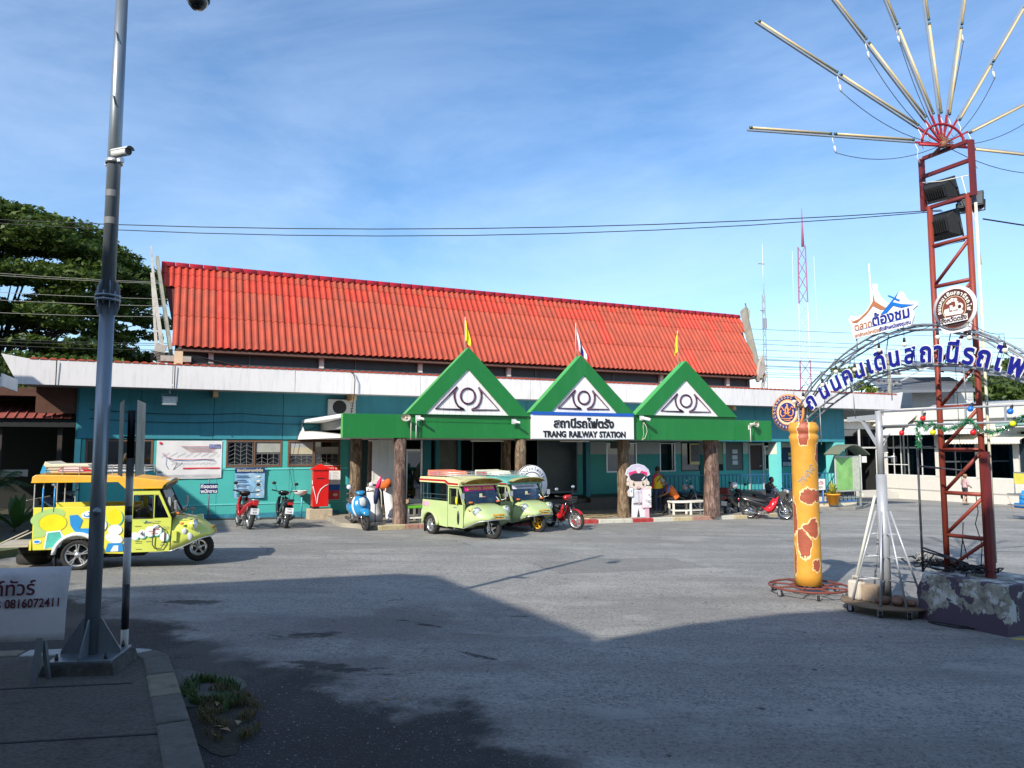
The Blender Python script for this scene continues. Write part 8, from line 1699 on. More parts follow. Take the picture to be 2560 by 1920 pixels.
sp_('transom', 22,29,-13.1,-13.0,.9,1.0,fr_); sp_('post', 25.5,25.6,-13.1,-13.0,-1,3.05,fr_); sp_('post', 27.6,27.7,-13.1,-13.0,-1,3.05,fr_); sp_('pane', 22,29,-13.06,-13.05,-.4,3.0,dg_)
sp_('door_notice', 32.95,33.5,-13.3,-13.28,.95,1.35,pwhite); sp_('white_wall', 24.8,34.5,-12.6,-12.4,-1.3,-.72,wwall); sp_('ramp_wall', 31.5,34.4,-12.2,-11.9,-1.4,-.85,wwall)
# white upper house behind with grey shed roofs
uh = thing('upper_house', 'white two storey house with sloping grey metal roofs behind the shop building', 'house', (31.0, 55.0, 0), 0)
cl = M('clapboard_white', (.50,.52,.54), .6, var=.05, dirt=.2); mg = M('metal_roof_grey', (.20,.215,.235), .45, .4, var=.1)
for k in range(11): MB().box(-1.2,3.35,-.02-.003*(k%2),.0,4.3+.22*k,4.515+.22*k).build('board', cl, uh)
MB().box(-1.2,3.35,.0,6,0,6.8).build('wall', cl, uh)
wd = MB(); wd.box(1.9,2.9,-.06,-.02,5.2,6.15); w0 = wd.build('window', fr_, uh)
for i in range(3):
    for j in range(2): MB().box(1.95+.32*i,2.22+.32*i,-.07,-.061,5.25+.45*j,5.63+.45*j).build('pane', M('pale_pane', (.55,.58,.58), .2), w0)
mb = MB(); mb.add([(-4.6,-2.6,5.95),(1.9,-2.6,6.05),(1.9,.4,7.2),(-4.6,.4,7.1)], [(0,1,2,3)]); mb.add([(-4.6,-2.6,5.75),(1.9,-2.6,5.85),(1.9,-2.6,6.05),(-4.6,-2.6,5.95)], [(0,1,2,3)]); r1 = mb.build('roof', mg, uh, fix=False)
for k in range(4): MB().box(-4.5,1.9,-2.4+.8*k,-2.3+.8*k,5.86+.30*k-.05,5.95+.30*k-.05).build('purlin', M('dark_purlin', (.04,.045,.05), .5), r1)
mb = MB(); mb.add([(-1.5,-1.6,7.75),(6.4,-1.6,7.0),(6.4,2.0,8.0),(-1.5,2.0,8.75)], [(0,1,2,3)]); mb.add([(-1.5,-1.6,7.6),(6.4,-1.6,6.85),(6.4,-1.6,7.0),(-1.5,-1.6,7.75)], [(0,1,2,3)]); r2 = mb.build('roof', mg, uh, fix=False)
for k in range(5): MB().bar((-1.4+1.8*k,-1.4,7.55-.17*k),(-1.4+1.8*k,1.8,8.45-.17*k),.1).build('rafter', M('dark_purlin', (.04,.045,.05), .5), r2)
MB().bar((-5.2,-1.2,5.5),(-.9,-1.8,7.7),.35,.10).build('barge', M('barge_grey', (.45,.47,.5), .5), uh)
MB().add([(-6,-3,4.2),(8,-3,4.6),(8,3,5.6),(-6,3,5.2)], [(0,1,2,3)]).build('lower_roof', M('sheet_roof_grey', (.46,.46,.44), .5, .3, dirt=.3), uh, fix=False)
# information board, planter, small sign, blue bench
ib = thing('map_board', 'green town map board under a small arched roof on the raised walkway', 'map board', at(21.35,-4.05,.20), PHI + R(4)); ib.scale = (.72,.72,.80)
mb = MB()
for x in (-1.05,1.15): mb.bar((x,0,-.1),(x,0,2.1),.09)
mb.build('posts', M('greenish_steel', (.28,.32,.28), .5, .3), ib)['kind'] = 'stuff'
MB().box(-1.15,1.15,-.04,.04,.75,2.75).build('frame', M('board_frame', (.42,.46,.40), .5), ib, .01)
MB().box(-1.05,.42,-.05,-.041,.85,2.65).build('map_print', M('map_green', (.22,.48,.14), .5, var=.3, scale=1.6, dirt=.5, dcol=(.45,.55,.25), dscale=2.5), ib); MB().box(.42,1.05,-.05,-.041,.85,2.65).build('map_print', M('map_text', (.50,.52,.42), .5, var=.4, scale=14), ib)
mb = MB(); secs = [[(-1.45+2.9*i/14, yy, 2.85 + .55*math.sin(math.pi*i/14) + 0) for i in range(15)] for yy in (-.55,.55)]; mb.loft(secs, closed=False, caps=False); mb.loft([[(p[0],p[1],p[2]-.05) for p in q_] for q_ in secs], closed=False, caps=False); mb.loft([secs[0], [(p[0],p[1],p[2]-.05) for p in secs[0]]], closed=False, caps=False); mb.build('arched_roof', M('arch_roof_olive', (.17,.19,.14), .5), ib, fix=False)
mb = MB(); mb.bar((-1.0,0,.42),(1.1,0,.42),.06); mb.tube([(0,0,2.75),(0,0,3.3)],.03,6); mb.build('stretcher', M('greenish_steel', (.28,.32,.28)), ib)
pt_ = thing('potted_plant', 'yellow green leafy plant in a big orange pot at the walkway edge', 'potted plant', at(20.35,-4.0,.22), PHI); pt_.scale = (.72,.72,.72)
MB().lathe([(0,0),(.26,0),(.40,.60),(.44,.60),(.44,.68),(.38,.68),(.36,.62),(0,.6)], 28).build('pot', M('orange_pot', (.78,.32,.02), .5, dirt=.15), pt_, fix=False)
def leafy(parent, n, L_, wd, mats, z0, lean=(.3,1.2), droop=.5, name='leaf', base=.05):
    for m_i in range(min(n, 40)):
        a = rnd.uniform(0, 6.283); ln_ = L_*rnd.uniform(.7,1.15); le = rnd.uniform(*lean); secs = []
        for j in range(6):
            f = j/5; r_ = base + ln_*f*math.sin(le); zz = z0 + ln_*f*math.cos(le) - droop*ln_*f*f*math.sin(le); w_ = wd*math.sin(math.pi*min(.97, .08+f*.92))*.5
            secs.append([(r_*math.cos(a)-w_*math.sin(a), r_*math.sin(a)+w_*math.cos(a), zz + .15*w_), (r_*math.cos(a), r_*math.sin(a), zz - .1*w_), (r_*math.cos(a)+w_*math.sin(a), r_*math.sin(a)-w_*math.cos(a), zz + .15*w_)])
        MB().loft(secs, closed=False, caps=False).build(name, mats[m_i % len(mats)], parent, fix=False)
gl1 = leafmat('variegated_yellow', (.45,.42,.05), (.60,.55,.12), .2); gl2 = leafmat('variegated_green', (.10,.22,.03), (.20,.34,.05), .2)
leafy(pt_, 36, .75, .12, [gl1, gl2, gl1], .62, (.15,1.3), .4)
leafy(pt_, 14, .55, .10, [gl1, gl2], .95, (.1,1.0), .3); MB().tube([(0,0,.6),(0,0,1.0)], .03, 6).build('stem', M('stem_brown', (.15,.12,.06), .8), pt_)
wsn = thing('small_white_sign', 'small white sign with pink Thai lettering behind the orange pot', 'sign', at(19.75,-4.35,.22), PHI); wsn.scale = (.7,.7,.7); MB().box(-.75,.75,-.02,.02,.9,1.6).build('panel', pwhite, wsn, .01); letters('โปรดระวัง', .30, M('print_crimson', (.5,.02,.05), .5), wsn, (0,-.03,1.35), 'print', thick=.003, bold=.004); letters('รถเข้าออก', .24, M('print_dark', (.08,.09,.12), .5), wsn, (0,-.03,1.08), 'print', thick=.003); mb = MB(); mb.tube([(-.6,.02,0),(-.6,.02,.95)],.03,6); mb.tube([(.6,.02,0),(.6,.02,.95)],.03,6); mb.build('legs', gl, wsn)
bb = thing('blue_rail', 'blue painted low railing behind the orange plant pot', 'railing', at(20.9,-4.38,.22), PHI); bb.scale = (.8,.8,.8); mb = MB(); mb.box(-1.6,1.6,-.03,.03,.80,.88); mb.box(-1.6,1.6,-.03,.03,.12,.18)
for k in range(11): mb.box(-1.6+.32*k-.02,-1.6+.32*k+.02,-.02,.02,.18,.8)
mb.build('rail', M('bright_blue_rail', (.02,.16,.50), .4), bb)
# handcart with water bottles at the right edge
hc = thing('water_cart', 'tricycle cart with purple and blue water bottles at the right edge', 'cart', (19.75, 28.0, gz(19.75,28.0)), R(100))
mb = MB(); mb.tube([(-.9,-.5,.95),(.9,-.5,.95),(.9,.5,.95),(-.9,.5,.95),(-.9,-.5,.95)], .02, 7); mb.tube([(-.9,-.5,.55),(.9,-.5,.55)], .02, 7); mb.tube([(-.9,.5,.55),(.9,.5,.55)], .02, 7)
for x, y in ((-.9,-.5),(.9,-.5),(-.9,.5),(.9,.5)): mb.tube([(x,y,.95),(x*.8,y*.95,.4)], .02, 7)
mb.box(-.85,.85,-.48,.48,.38,.44); mb.build('frame', M('cart_frame', (.5,.42,.36), .5, .4), hc); wheel(hc, (-.3,-.45,.27), .27, .07, .2, alu, 6, 'cart_wheel'); wheel(hc, (-.3,.45,.27), .27, .07, .2, alu, 6, 'cart_wheel')
for k, (x, y, c, nm3) in enumerate(((-.5,.25,(.42,.02,.32),'purple'),(.0,.25,(.42,.02,.32),'purple'),(.45,.22,(.02,.25,.6),'blue'),(-.5,-.2,(.02,.25,.6),'blue'))):
    o = MB().lathe([(0,0),(.14,0),(.15,.04),(.14,.12),(.15,.15),(.14,.24),(.15,.28),(.13,.36),(.05,.42),(.05,.48),(0,.48)], 18).build('water_bottle', M('bottle_' + nm3, c, .15, coat=.5), None, fix=False); o.parent = None
    p = Matrix.Translation(hc.location) @ Matrix.Rotation(R(100),4,'Z') @ Vector((x,y,.62 if k < 3 else .44)); o.location = p; tag(o, nm3 + [' water bottle at the front of the cart',' water bottle in the middle of the cart',' water bottle at the back of the cart',' water bottle low on the cart'][k], 'bottle')
MB().box(-.8,.7,.05,.42,.44,.62).build('tray', M('tray_blue', (.03,.2,.5), .5), hc); MB().box(.0,.6,.2,.45,1.35,1.75).build('yellow_panel', M('panel_yellow', (.7,.62,.1), .5), hc); mb = MB(); mb.tube([(-.05,.42,.95),(-.05,.42,1.8)], .02, 6); mb.tube([(.62,.42,.95),(.62,.42,1.8)], .02, 6); mb.box(-.06,.63,.40,.44,1.75,1.8); mb.build('canopy_posts', alu, hc)

# ================================================================== LEFT GARDEN, NEIGHBOURS, BUILDINGS BEHIND THE CAMERA
an = thing('red_roofed_shed', 'dark open shed with a brownish red ribbed metal roof at the left end', 'shed', at(-11.6,-5.0,0,False), PHI)
MB().add([(-2.6,-.1,2.72),(2.5,-.1,2.76),(2.5,1.6,3.35),(-2.6,1.6,3.30)], [(0,1,2,3)]).build('roof_deck', M('shed_roof_red', (.30,.085,.070), .5, dirt=.4, dcol=(.12,.05,.05)), an, fix=False)
for k in range(22): MB().bar((-2.55+.235*k,-.12,2.74+.0018*k),(-2.55+.235*k,1.6,3.34),.03,.035).build('roof_rib', M('shed_rib', (.36,.12,.10), .5), an)
MB().box(-2.6,2.5,.0,.06,2.5,2.72).build('shed_beam', dark, an); MB().box(-3.5,2.5,4.5,4.6,-.8,3.6).build('back_wall', M('shed_inside', (.02,.022,.02), .9), an)
for x in (-1.2,.6,2.1): MB().box(x-.06,x+.06,.2,.32,-.7,2.6).build('shed_post', M('dark_post', (.04,.03,.025), .8), an)
MB().add([(-3,.0,3.4),(2.5,.0,3.4),(2.5,6,3.4),(-3,6,3.4)], [(0,3,2,1)]).build('shed_ceiling', dark, an, fix=False); MB().box(-3.0,2.5,1.6,1.7,3.0,3.75).build('upper_board', M('brown_board', (.09,.035,.02)), an)
MB().box(.3,1.3,.45,.5,1.05,1.25).build('pale_shelf', M('pale_shelf', (.5,.46,.38), .7), an)
palmm = leafmat('palm_green', (.015,.05,.010), (.05,.12,.02), .25); broadm = leafmat('broad_green', (.02,.07,.012), (.06,.14,.02), .3)
def palm(u, v, label, h, n, L_):
    t = thing('palm', label, 'palm', at(u,v,.1), rnd.uniform(0,6)); MB().tube([(0,0,0),(.03,.02,h*.5),(0,.03,h)], [.07,.055,.045], 9).build('trunk', M('palm_trunk', (.10,.085,.06), .9, var=.3, bump=.6), t)
    for k in range(n):
        a = 2*math.pi*k/n + rnd.uniform(-.2,.2); le = rnd.uniform(.35,1.35); ln_ = L_*rnd.uniform(.8,1.1); mb = MB(); pts = []
        for j in range(9): f = j/8; r_ = ln_*f*math.sin(le); pts.append(Vector((r_*math.cos(a), r_*math.sin(a), h + ln_*f*math.cos(le) - .55*ln_*f*f)))
        mb.tube(pts, [.012-.0012*j for j in range(9)], 4)
        for j in range(16):
            f = (j+1)/17; p = pts[0].lerp(pts[0], 0); i0 = min(7, int(f*8)); p = pts[i0].lerp(pts[i0+1], f*8-i0); d = (pts[i0+1]-pts[i0]).normalized(); sd2 = d.cross(Vector((0,0,1))).normalized(); lw2 = .34*L_*math.sin(math.pi*(.12+.85*f))
            for s_ in (-1,1): e = p + sd2*s_*lw2*.85 + d*lw2*.5 - Vector((0,0,.35*lw2)); w_ = d*.016; mb.add([p-w_, p+w_, e], [(0,1,2)])
        mb.build('frond', palmm, t, fix=False)
palm(-10.45,-2.2,'feathery palm under the shed roof behind the yellow tuk-tuk', 1.0, 16, 1.15); palm(-11.6,-1.4,'taller feathery palm at the left edge under the shed roof', 1.3, 14, 1.2)
def broad(u, v, label, n, L_, w): t = thing('broad_leaf_plant', label, 'plant', at(u,v,.1), 0); MB().tube([(0,0,0),(0,0,.3)], .03, 6).build('stem', M('stem_brown', (.15,.12,.06)), t); leafy(t, n, L_, w, [broadm], .1, (.12,.95), .45); return t
broad(-10.6,.2,'upright broad leaved plant at the left edge behind the yellow tuk-tuk', 16, 1.45, .24); broad(-9.75,-.6,'lower broad leaved plant between the palm and the yellow tuk-tuk', 14, 1.05, .20); broad(-11.4,1.4,'large broad leaved plant nearest the left frame edge', 14, 1.3, .22)
blades('ground_cover', lambda: (lambda p: (p.x, p.y, gz(p.x,p.y)+.1))(S(rnd.uniform(-10.4,-8.9), rnd.uniform(2.4,3.4))), 1500, [leafmat('bright_grass', (.08,.18,.02), (.22,.36,.04))], (.05,.14), .012, 'bright green weeds along the mossy verge behind the yellow tuk-tuk', 'weeds')
def crown_mesh(name, clumps, leaf, mat, parent, flat=.5, seed=1, asp=1.9):
    rs_ = np.random.RandomState(seed); V = []; 
    for (c, rx, ry, rz, n) in clumps:
        d = rs_.normal(size=(n,3)); d /= np.linalg.norm(d, axis=1)[:,None]; r_ = rs_.uniform(.35,1.0,(n,1))**.6; d[:,2] = np.where(d[:,2] < -.3, d[:,2]*.4, d[:,2]); V.append(np.array(c) + d*r_*np.array([rx,ry,rz]))
    P_ = np.concatenate(V); n = len(P_); a = rs_.normal(size=(n,3)); a[:,2] *= flat; a /= np.linalg.norm(a,axis=1)[:,None]; b = rs_.normal(size=(n,3)); b[:,2] *= flat; b -= (b*a).sum(1)[:,None]*a; b /= np.linalg.norm(b,axis=1)[:,None]
    s = leaf*rs_.uniform(.6,1.3,(n,1)); q_ = np.stack([P_-a*s, P_+b*s/asp, P_+a*s, P_-b*s/asp], 1).reshape(-1,3)
    me = bpy.data.meshes.new(name); me.vertices.add(4*n); me.vertices.foreach_set('co', q_.ravel()); me.loops.add(4*n); me.loops.foreach_set('vertex_index', np.arange(4*n)); me.polygons.add(n); me.polygons.foreach_set('loop_start', np.arange(0,4*n,4)); me.polygons.foreach_set('loop_total', np.full(n,4)); me.materials.append(mat); me.update(); me.validate()
    o = bpy.data.objects.new(name, me); COL.objects.link(o); o.parent = parent; return o
rain = leafmat('rain_tree_leaf', (.022,.060,.010), (.12,.17,.028), .36); barkt = M('tree_bark', (.030,.024,.018), .9, var=.3, bump=.6, bscale=8)
TX, TY = -34.5, 46.0
tr = thing('rain_tree', 'huge spreading rain tree with flat layered foliage behind the left end of the station', 'tree', (TX, TY, gz(TX,TY)), 0)
prof = [(-24,15.5),(-12,18.9),(-5,19.6),(-1.5,19.2),(1.5,18.1),(3.8,17.0),(6.2,16.5),(7.8,15.5),(9.3,14.4),(10.6,12.9),(11.0,9.0)]
clumps = []; rr = random.Random(11); limbs = MB(); px_ = [p[0] for p in prof]; pz_ = [p[1] for p in prof]; base_h = 6.6
trunk_pts = [(0,0,0),(.4,0,2.2),(1.2,.1,4.6),(1.9,.2,6.2)]; limbs.tube(trunk_pts, [.75,.6,.5,.42], 12)
for k in range(720):
    x = rr.uniform(-20,10.8); top = np.interp(x, px_, pz_); yy = rr.uniform(-7,7)*math.sqrt(max(.15, 1-(abs(x+2)/17)**2)); top2 = top - 1.6*(yy/7)**2
    zz = rr.uniform(4.6, top2 - .4) if rr.random() < .72 else top2 - rr.uniform(.2,.9)
    s = rr.uniform(.8,1.9); clumps.append(((x,yy,zz), s*1.25, s*1.25, s*.34, int(270*s)))
    if k % 9 == 0:
        q0 = Vector((1.9,.2,6.2)) if zz > 6 else Vector((1.2,.1,4.6)); e = Vector((x,yy,zz-.2)); m_ = q0.lerp(e,.5); m_.z += .12*(e-q0).length*.6; limbs.tube([q0, q0.lerp(m_,.55), m_, m_.lerp(e,.6), e], [.15,.10,.07,.045,.02], 6)
crown_mesh('crown', clumps, .19, rain, tr, .42, 5); limbs.build('trunk', barkt, tr, fix=False)
def simple_tree(name, label, x, y, h, rx, rz_, mat, seed, n=22, leaf=.16, dens=300, z0=None):
    t = thing(name, label, 'tree', (x, y, gz(x,y)), 0); r2_ = random.Random(seed); cl_ = []; mb = MB(); mb.tube([(0,0,0),(.1,0,h*.4),(.0,.1,h*.62)], [.22,.16,.1], 8)
    for k in range(n):
        a = r2_.uniform(0,6.283); q_ = r2_.random()**.5; zz = h - rz_ + rz_*r2_.uniform(-1,1)*.85; lim = math.sqrt(max(.05,1-((zz-(h-rz_))/rz_)**2)); c = (rx*q_*lim*math.cos(a), rx*q_*lim*math.sin(a), zz); s = rx*r2_.uniform(.18,.34); cl_.append((c, s, s, s*.7, int(dens*s/1.0)+60)); mb.tube([(0,.05,h*.5),(c[0]*.5,c[1]*.5,(h*.5+zz)/2),c], [.07,.05,.02], 5)
    crown_mesh('crown', cl_, leaf, mat, t, .8, seed); mb.build('trunk', barkt, t, fix=False); return t
g2_ = leafmat('olive_leaf', (.03,.07,.012), (.10,.15,.025), .35); g3_ = leafmat('light_leaf', (.10,.17,.02), (.24,.30,.06), .4)
simple_tree('broadleaf_tree', 'dense dark green tree behind the shop roofs right of the tower', 47.0, 66.0, 11.6, 8.0, 4.6, g2_, 3, 46, .24, 420); simple_tree('broadleaf_tree', 'second dense green tree at the right edge behind the shops', 56.0, 70.0, 13.5, 7.5, 5.5, g2_, 4, 40, .24, 420)
simple_tree('broadleaf_tree', 'light green small tree between the eaves and the blue letters', 27.8, 60.0, 10.6, 2.0, 2.6, g3_, 6, 15, .13, 230)
for i, (x, y, h, lab) in enumerate(((24.9,58,7.9,'sparse bush tops above the white eaves left of the arch'),(22.6,56,7.4,'thin bush tops above the eaves near the roof end'),(30.6,60,8.6,'light green bush right of the small tree behind the arch'))): simple_tree('bush', lab, x, y, h, 1.9, 1.2, g3_, 20+i, 9, .11, 90)
simple_tree('broadleaf_tree', 'low green tree under the rain tree behind the left eaves', -20.3, 40, 7.0, 3.2, 2.4, g2_, 31, 18, .15, 260); simple_tree('broadleaf_tree', 'dark bushy tree behind the shed at the far left', -29, 38, 7.6, 5.0, 3.2, g2_, 32, 26, .18, 300)
# a far green belt closes the horizon
cl_ = [((rnd.uniform(-150,170), rnd.uniform(128,150), rnd.uniform(0,4)), rnd.uniform(5,9), 4, rnd.uniform(3,5.0), 260) for _ in range(120)]
o = crown_mesh('far_treeline', cl_, .7, g2_, None, .8, 9); o['kind'] = 'stuff'; tag(o, 'distant belt of green trees closing the horizon beyond the station', 'trees')
# radio masts
def lattice(name, label, x, y, z0, z1, w0, w1, bands, mats, th):
    t = thing(name, label, 'mast', (x, y, 0), R(20)); hs = np.linspace(z0, z1, bands+1)
    for k in range(bands):
        a, b = hs[k], hs[k+1]; mb = MB(); fa = (a-z0)/(z1-z0); fb2 = (b-z0)/(z1-z0); wa = w0+(w1-w0)*fa; wb2 = w0+(w1-w0)*fb2; c3 = [(math.cos(q), math.sin(q)) for q in (.3,2.4,4.5)]
        for c in c3: mb.tube([(c[0]*wa,c[1]*wa,a),(c[0]*wb2,c[1]*wb2,b)], th, 4)
        n_ = 4
        for j in range(n_):
            z_a = a+(b-a)*j/n_; z_b = a+(b-a)*(j+1)/n_; w_ = wa + (wb2-wa)*j/n_
            for i in range(3): p, q2 = c3[i], c3[(i+1)%3]; mb.tube([(p[0]*w_,p[1]*w_,z_a),(q2[0]*w_,q2[1]*w_,z_b)], th*.6, 3)
        mb.build('mast_section', mats[k % len(mats)], t, fix=False)
    return t
mr, mw_ = M('mast_violet_red', (.34,.10,.20), .6), M('mast_white', (.62,.63,.66), .6)
t = lattice('radio_mast', 'tall red and white lattice radio mast behind the station', 48.1, 120, -3, 35.0, 1.3, .75, 4, [mw_, mr, mw_, mr], .10); MB().tube([(0,0,35),(0,0,41.5)], [.25,.05], 6).build('antenna', mr, t)
mb = MB(); mb.tube([(-2.2,0,34),(-2.3,0,20)], .03, 4); mb.tube([(2.2,0,33.5),(2.4,0,18)], .03, 4); mb.build('guy_wire', mw_, t)
t = lattice('radio_mast', 'slender grey guyed mast left of the red and white mast', 41.4, 120, -3, 27, .35, .25, 4, [M('mast_grey', (.30,.34,.37), .6)], .07); MB().tube([(0,0,27),(0,0,35.5)], [.10,.03], 5).build('antenna', mw_, t); mb = MB(); mb.box(-.9,.3,-.05,.05,32.0,32.15); mb.box(-.8,.2,-.05,.05,24.2,24.35); mb.box(-.3,.3,-.2,.2,21.3,23.0); mb.build('aerial_bar', gl, t)
t = thing('antenna_pole', 'thin leaning antenna pole rising behind the market sign', 'antenna', (29.8, 60, 0), 0); MB().tube([(0,0,4),(-.35,0,17.0)], [.10,.06], 6).build('pole', mw_, t); MB().box(-.15,.25,-.1,.1,13.3,15.3).build('aerial', mw_, t)
# utility pole with insulators and the wires
up_ = thing('utility_pole', 'concrete utility pole with crossarms and insulators behind the arch', 'utility pole', (26.6, 52.0, gz(26.6,52)), R(20)); MB().tube([(0,0,0),(0,0,9.9)], [.17,.11], 8).build('pole', concg, up_)
for k, z_ in enumerate((9.2,8.5,7.8)):
    MB().box(-1.1,1.1,-.06,.06,z_-.06,z_+.06).build('crossarm', M('crossarm_steel', (.25,.25,.25), .6), up_)
    for x in (-.95,-.45,.45,.95): MB().lathe([(0,0),(.08,.02),(.05,.07),(.08,.11),(.04,.16),(0,.2)], 8, M=Matrix.Translation((x,0,z_+.06))).build('insulator', M('insulator_brown', (.08,.04,.03), .3), up_)
def wire(p, q, sag, label, th=.012, mat=None, n=14, grp=None):
    p, q = Vector(p), Vector(q); mb = MB(); mb.tube([tuple(p.lerp(q, i/n) - Vector((0,0,4*sag*(i/n)*(1-i/n)))) for i in range(n+1)], th, 4); o = mb.build('overhead_wire', mat or wirek, None, fix=False); return tag(o, label, 'wire', grp)
fr_z = [6.7,6.95,7.15,7.3,7.45,7.6,7.85,8.0,8.2,8.5,9.0,9.4,9.9]
for i, z_ in enumerate(fr_z): wire((8+i*.2, 50+ (i%3)*.5, z_+.35), (62, 53+(i%4)*.6, z_-.4+.2*(i%3)), .35+.1*(i%3), '%s overhead wire crossing the sky between the roof end and the shops' % ['lowest','second lowest','third lowest','fourth lowest','fifth lowest','lower thick','upper thick','middle','fourth highest','third highest thin','second highest pair','second highest','highest'][i], .014+.006*(i in (5,6)), None, 16, 'overhead wires at the right')
for i, (y0, y1) in enumerate(((672,703),(679,705),(724,745),(745,763),(780,790),(845,862),(853,866),(860,880))):
    zz0 = 1.9 + (1119-y0)/1850*31; zz1 = 1.9 + (1119-y1)/1850*31; wire((-26, 30.6, zz0+.2), (-12.5, 32.6, zz1+.3), .15, ['highest','second highest','third highest','fourth highest','middle','third lowest','second lowest','lowest'][i] + ' thin overhead wire running across the big rain tree', .012, M('wire_grey', (.20,.20,.17), .5) if i < 5 else None, 12, 'overhead wires before the rain tree')
wire((-12,10.4,5.50), A(1.95,.6,5.08), .36, 'upper of the two long cables from the left to the red tower', .0065); wire((-12,10.35,5.55), A(1.97,.6,5.06), .48, 'lower of the two long cables from the left to the red tower', .006); wire(A(2.5,.6,4.80), (12,9.0,4.3), .15, 'cable leaving the red tower to the right', .010)
# drooping cables at the roof ends and on the eaves
def cable(pts, label, th=.012):
    P3 = [S(*p) for p in pts]; out = []
    for i in range(len(P3)-1):
        for k in range(6): f = k/6; out.append(tuple(P3[i].lerp(P3[i+1], f) - Vector((0,0,.06*4*f*(1-f)*(P3[i+1]-P3[i]).length*.3))))
    out.append(tuple(P3[-1])); mb = MB(); mb.tube(out, th, 4); return tag(mb.build('cable', wirek, None, fix=False), label, 'cable')
for k in range(7): cable([(-7.2,-5.9,5.0-.05*k),(-5.8+.1*k,-5.8,4.88-.04*k),(-4.0+.2*k,-5.2,4.52),(-1.5+.4*k,-4.6,4.44),(1.0+.5*k,-4.4,4.50-.02*k)], '%s black cable drooping from the left roof end along the low roof' % ['topmost','second','third','middle','fifth','sixth','lowest'][k], .010)
cable([(-1.6,-4.2,4.5),(-1.2,-3.42,4.30),(-1.15,-3.38,4.1),(-1.17,-3.36,3.6),(-1.25,-3.4,3.0)], 'black cable coming down over the white fascia left of the canopy', .02)
for u, w_ in ((-9.45,'left'),(-6.45,'right')): cable([(u,-3.44,4.32),(u,-3.46,3.63)], 'thin dark downpipe crossing the white fascia %s of the steel pole' % w_, .014)
cable([(-8.7,-4.62,3.02),(-4.5,-4.6,2.98),(-1.1,-4.6,2.98)], 'upper thin cable along the teal wall', .008); cable([(-8.7,-4.62,2.76),(-4.5,-4.6,2.72),(-1.1,-4.6,2.72)], 'lower thin cable along the teal wall', .008)
cable([(-1.15,-4.62,2.7),(-2.1,-4.62,2.62),(-2.75,-4.62,2.3),(-2.95,-4.62,1.2),(-2.85,-4.62,.7),(-2.95,-4.62,.2)], 'thin cable running down the turquoise wall left of the letter box', .007)
mb = MB(); mb.tube([(.28*math.cos(a)*.6,0,.28*math.sin(a)) for a in [2*math.pi*i/20 for i in range(21)]], .03, 5, caps=False); mb.tube([(.25*math.cos(a)*.6,.03,.27*math.sin(a)) for a in [2*math.pi*i/20 for i in range(21)]], .025, 5, caps=False); tag(mb.build('cable_ring', wirek, None, loc=(22.3,46.5,6.95)), 'coiled ring of spare black cable hanging beside the right roof end', 'cable coil')
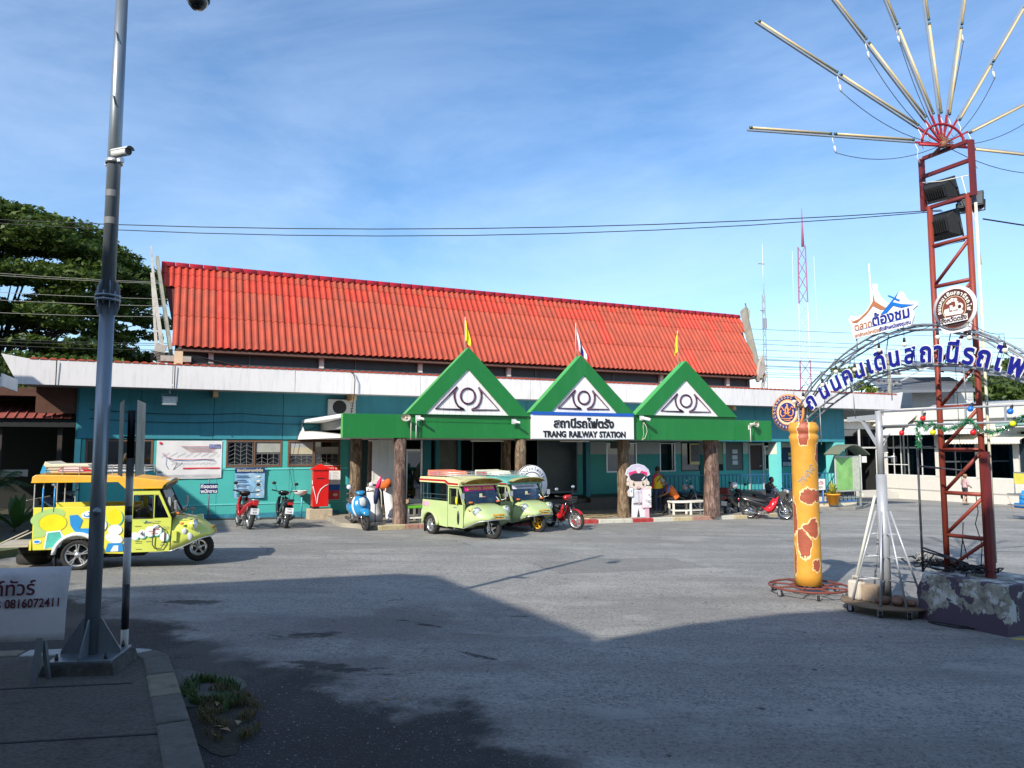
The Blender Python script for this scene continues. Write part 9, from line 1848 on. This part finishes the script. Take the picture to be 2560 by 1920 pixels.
# neighbour whose roof corner shows at the left edge, and whose side shades the wall
nb2 = thing('neighbour_shophouse', 'neighbouring shophouse whose tiled eave corner shows at the left edge', 'shophouse', at(-14.05,6,0,False), PHI)
nw = M('neighbour_wall', (.45,.42,.36), .7, dirt=.3); MB().box(-7,0,0,6.7,-.5,7.1).build('wall', nw, nb2); MB().box(-7.0,0.0,0,6.7,7.1,7.17).build('roof', conc, nb2)
for k in range(3): MB().box(-.001+.0,.03,1.0+1.9*k,2.1+1.9*k,4.6,5.9).build('window', M('dark_window', (.05,.06,.07), .2), nb2)
MB().box(0,3.4,4.9,6.2,-.5,3.1).build('lean_to_wall', nw, nb2); MB().add([(-.1,4.75,4.9),(4.20,4.75,3.47),(4.20,6.3,3.47),(-.1,6.3,4.9),(-.1,4.75,4.8),(4.20,4.75,3.37),(4.20,6.3,3.37),(-.1,6.3,4.8)], [(0,1,2,3),(7,6,5,4),(0,4,5,1),(1,5,6,2),(2,6,7,3)]).build('lean_to_roof', M('dark_tiles', (.05,.045,.04), .8, var=.3), nb2)
MB().box(4.20,4.24,4.7,6.35,3.22,3.50).build('eave_board', white, nb2); MB().add([(-.1,4.74,4.85),(4.22,4.74,3.42),(4.22,4.74,3.20),(-.1,4.74,4.65)], [(0,1,2,3)]).build('barge_board', white, nb2, fix=False)
def block_bldg(name, label, poly, h, col):
    t = thing(name, label, 'building', (0,0,0), 0); slab(poly, 0, 0) if False else None
    mb = MB(); mb.prism(poly, -.6, h, axis='z'); mb.build('walls', M('shop_'+name, col, .7, dirt=.3), t)
    cx = sum(p[0] for p in poly)/len(poly); cy = sum(p[1] for p in poly)/len(poly)
    for i in range(len(poly)):
        a, b = Vector(poly[i]), Vector(poly[(i+1) % len(poly)]); L2 = (b-a).length
        if L2 < 2.5: continue
        d = (b-a)/L2; nrm_ = Vector((d.y,-d.x)); nrm_ = nrm_ if nrm_.dot(Vector((cx,cy))-a) < 0 else -nrm_
        for k in range(int(L2/2.2)):
            for fl_ in range(3):
                c = a + d*(1.2+2.2*k) + nrm_*.03; M_ = Matrix.Translation((c.x,c.y,1.6+3.1*fl_)) @ Matrix.Rotation(math.atan2(d.y,d.x),4,'Z'); MB().box(-.6,.6,-.03,.03,-.6,.7, M=M_).build('window', M('dark_window', (.05,.06,.07), .2), t)
    return t
block_bldg('shophouse_row', 'pale shophouse row behind the camera on the left that shades the foreground', [(-14.5,-2.9),(-13.9,-2.0),(-9.7,-.25),(-9.05,-.45),(-8.1,-2.25),(-6.85,-4.55),(-6.9,-14),(-30,-14),(-30,-6)], 10.0, (.55,.5,.42))
block_bldg('corner_shophouse', 'cream corner shophouse behind the camera that shades the right foreground', [(-6.8,-4.7),(-5.7,-3.9),(-4.3,-3.2),(-3.2,-2.85),(-2.0,-2.4),(.2,-1.7),(7,1.0),(12,-6),(12,-14),(-6.7,-14)], 10.0, (.6,.55,.45))
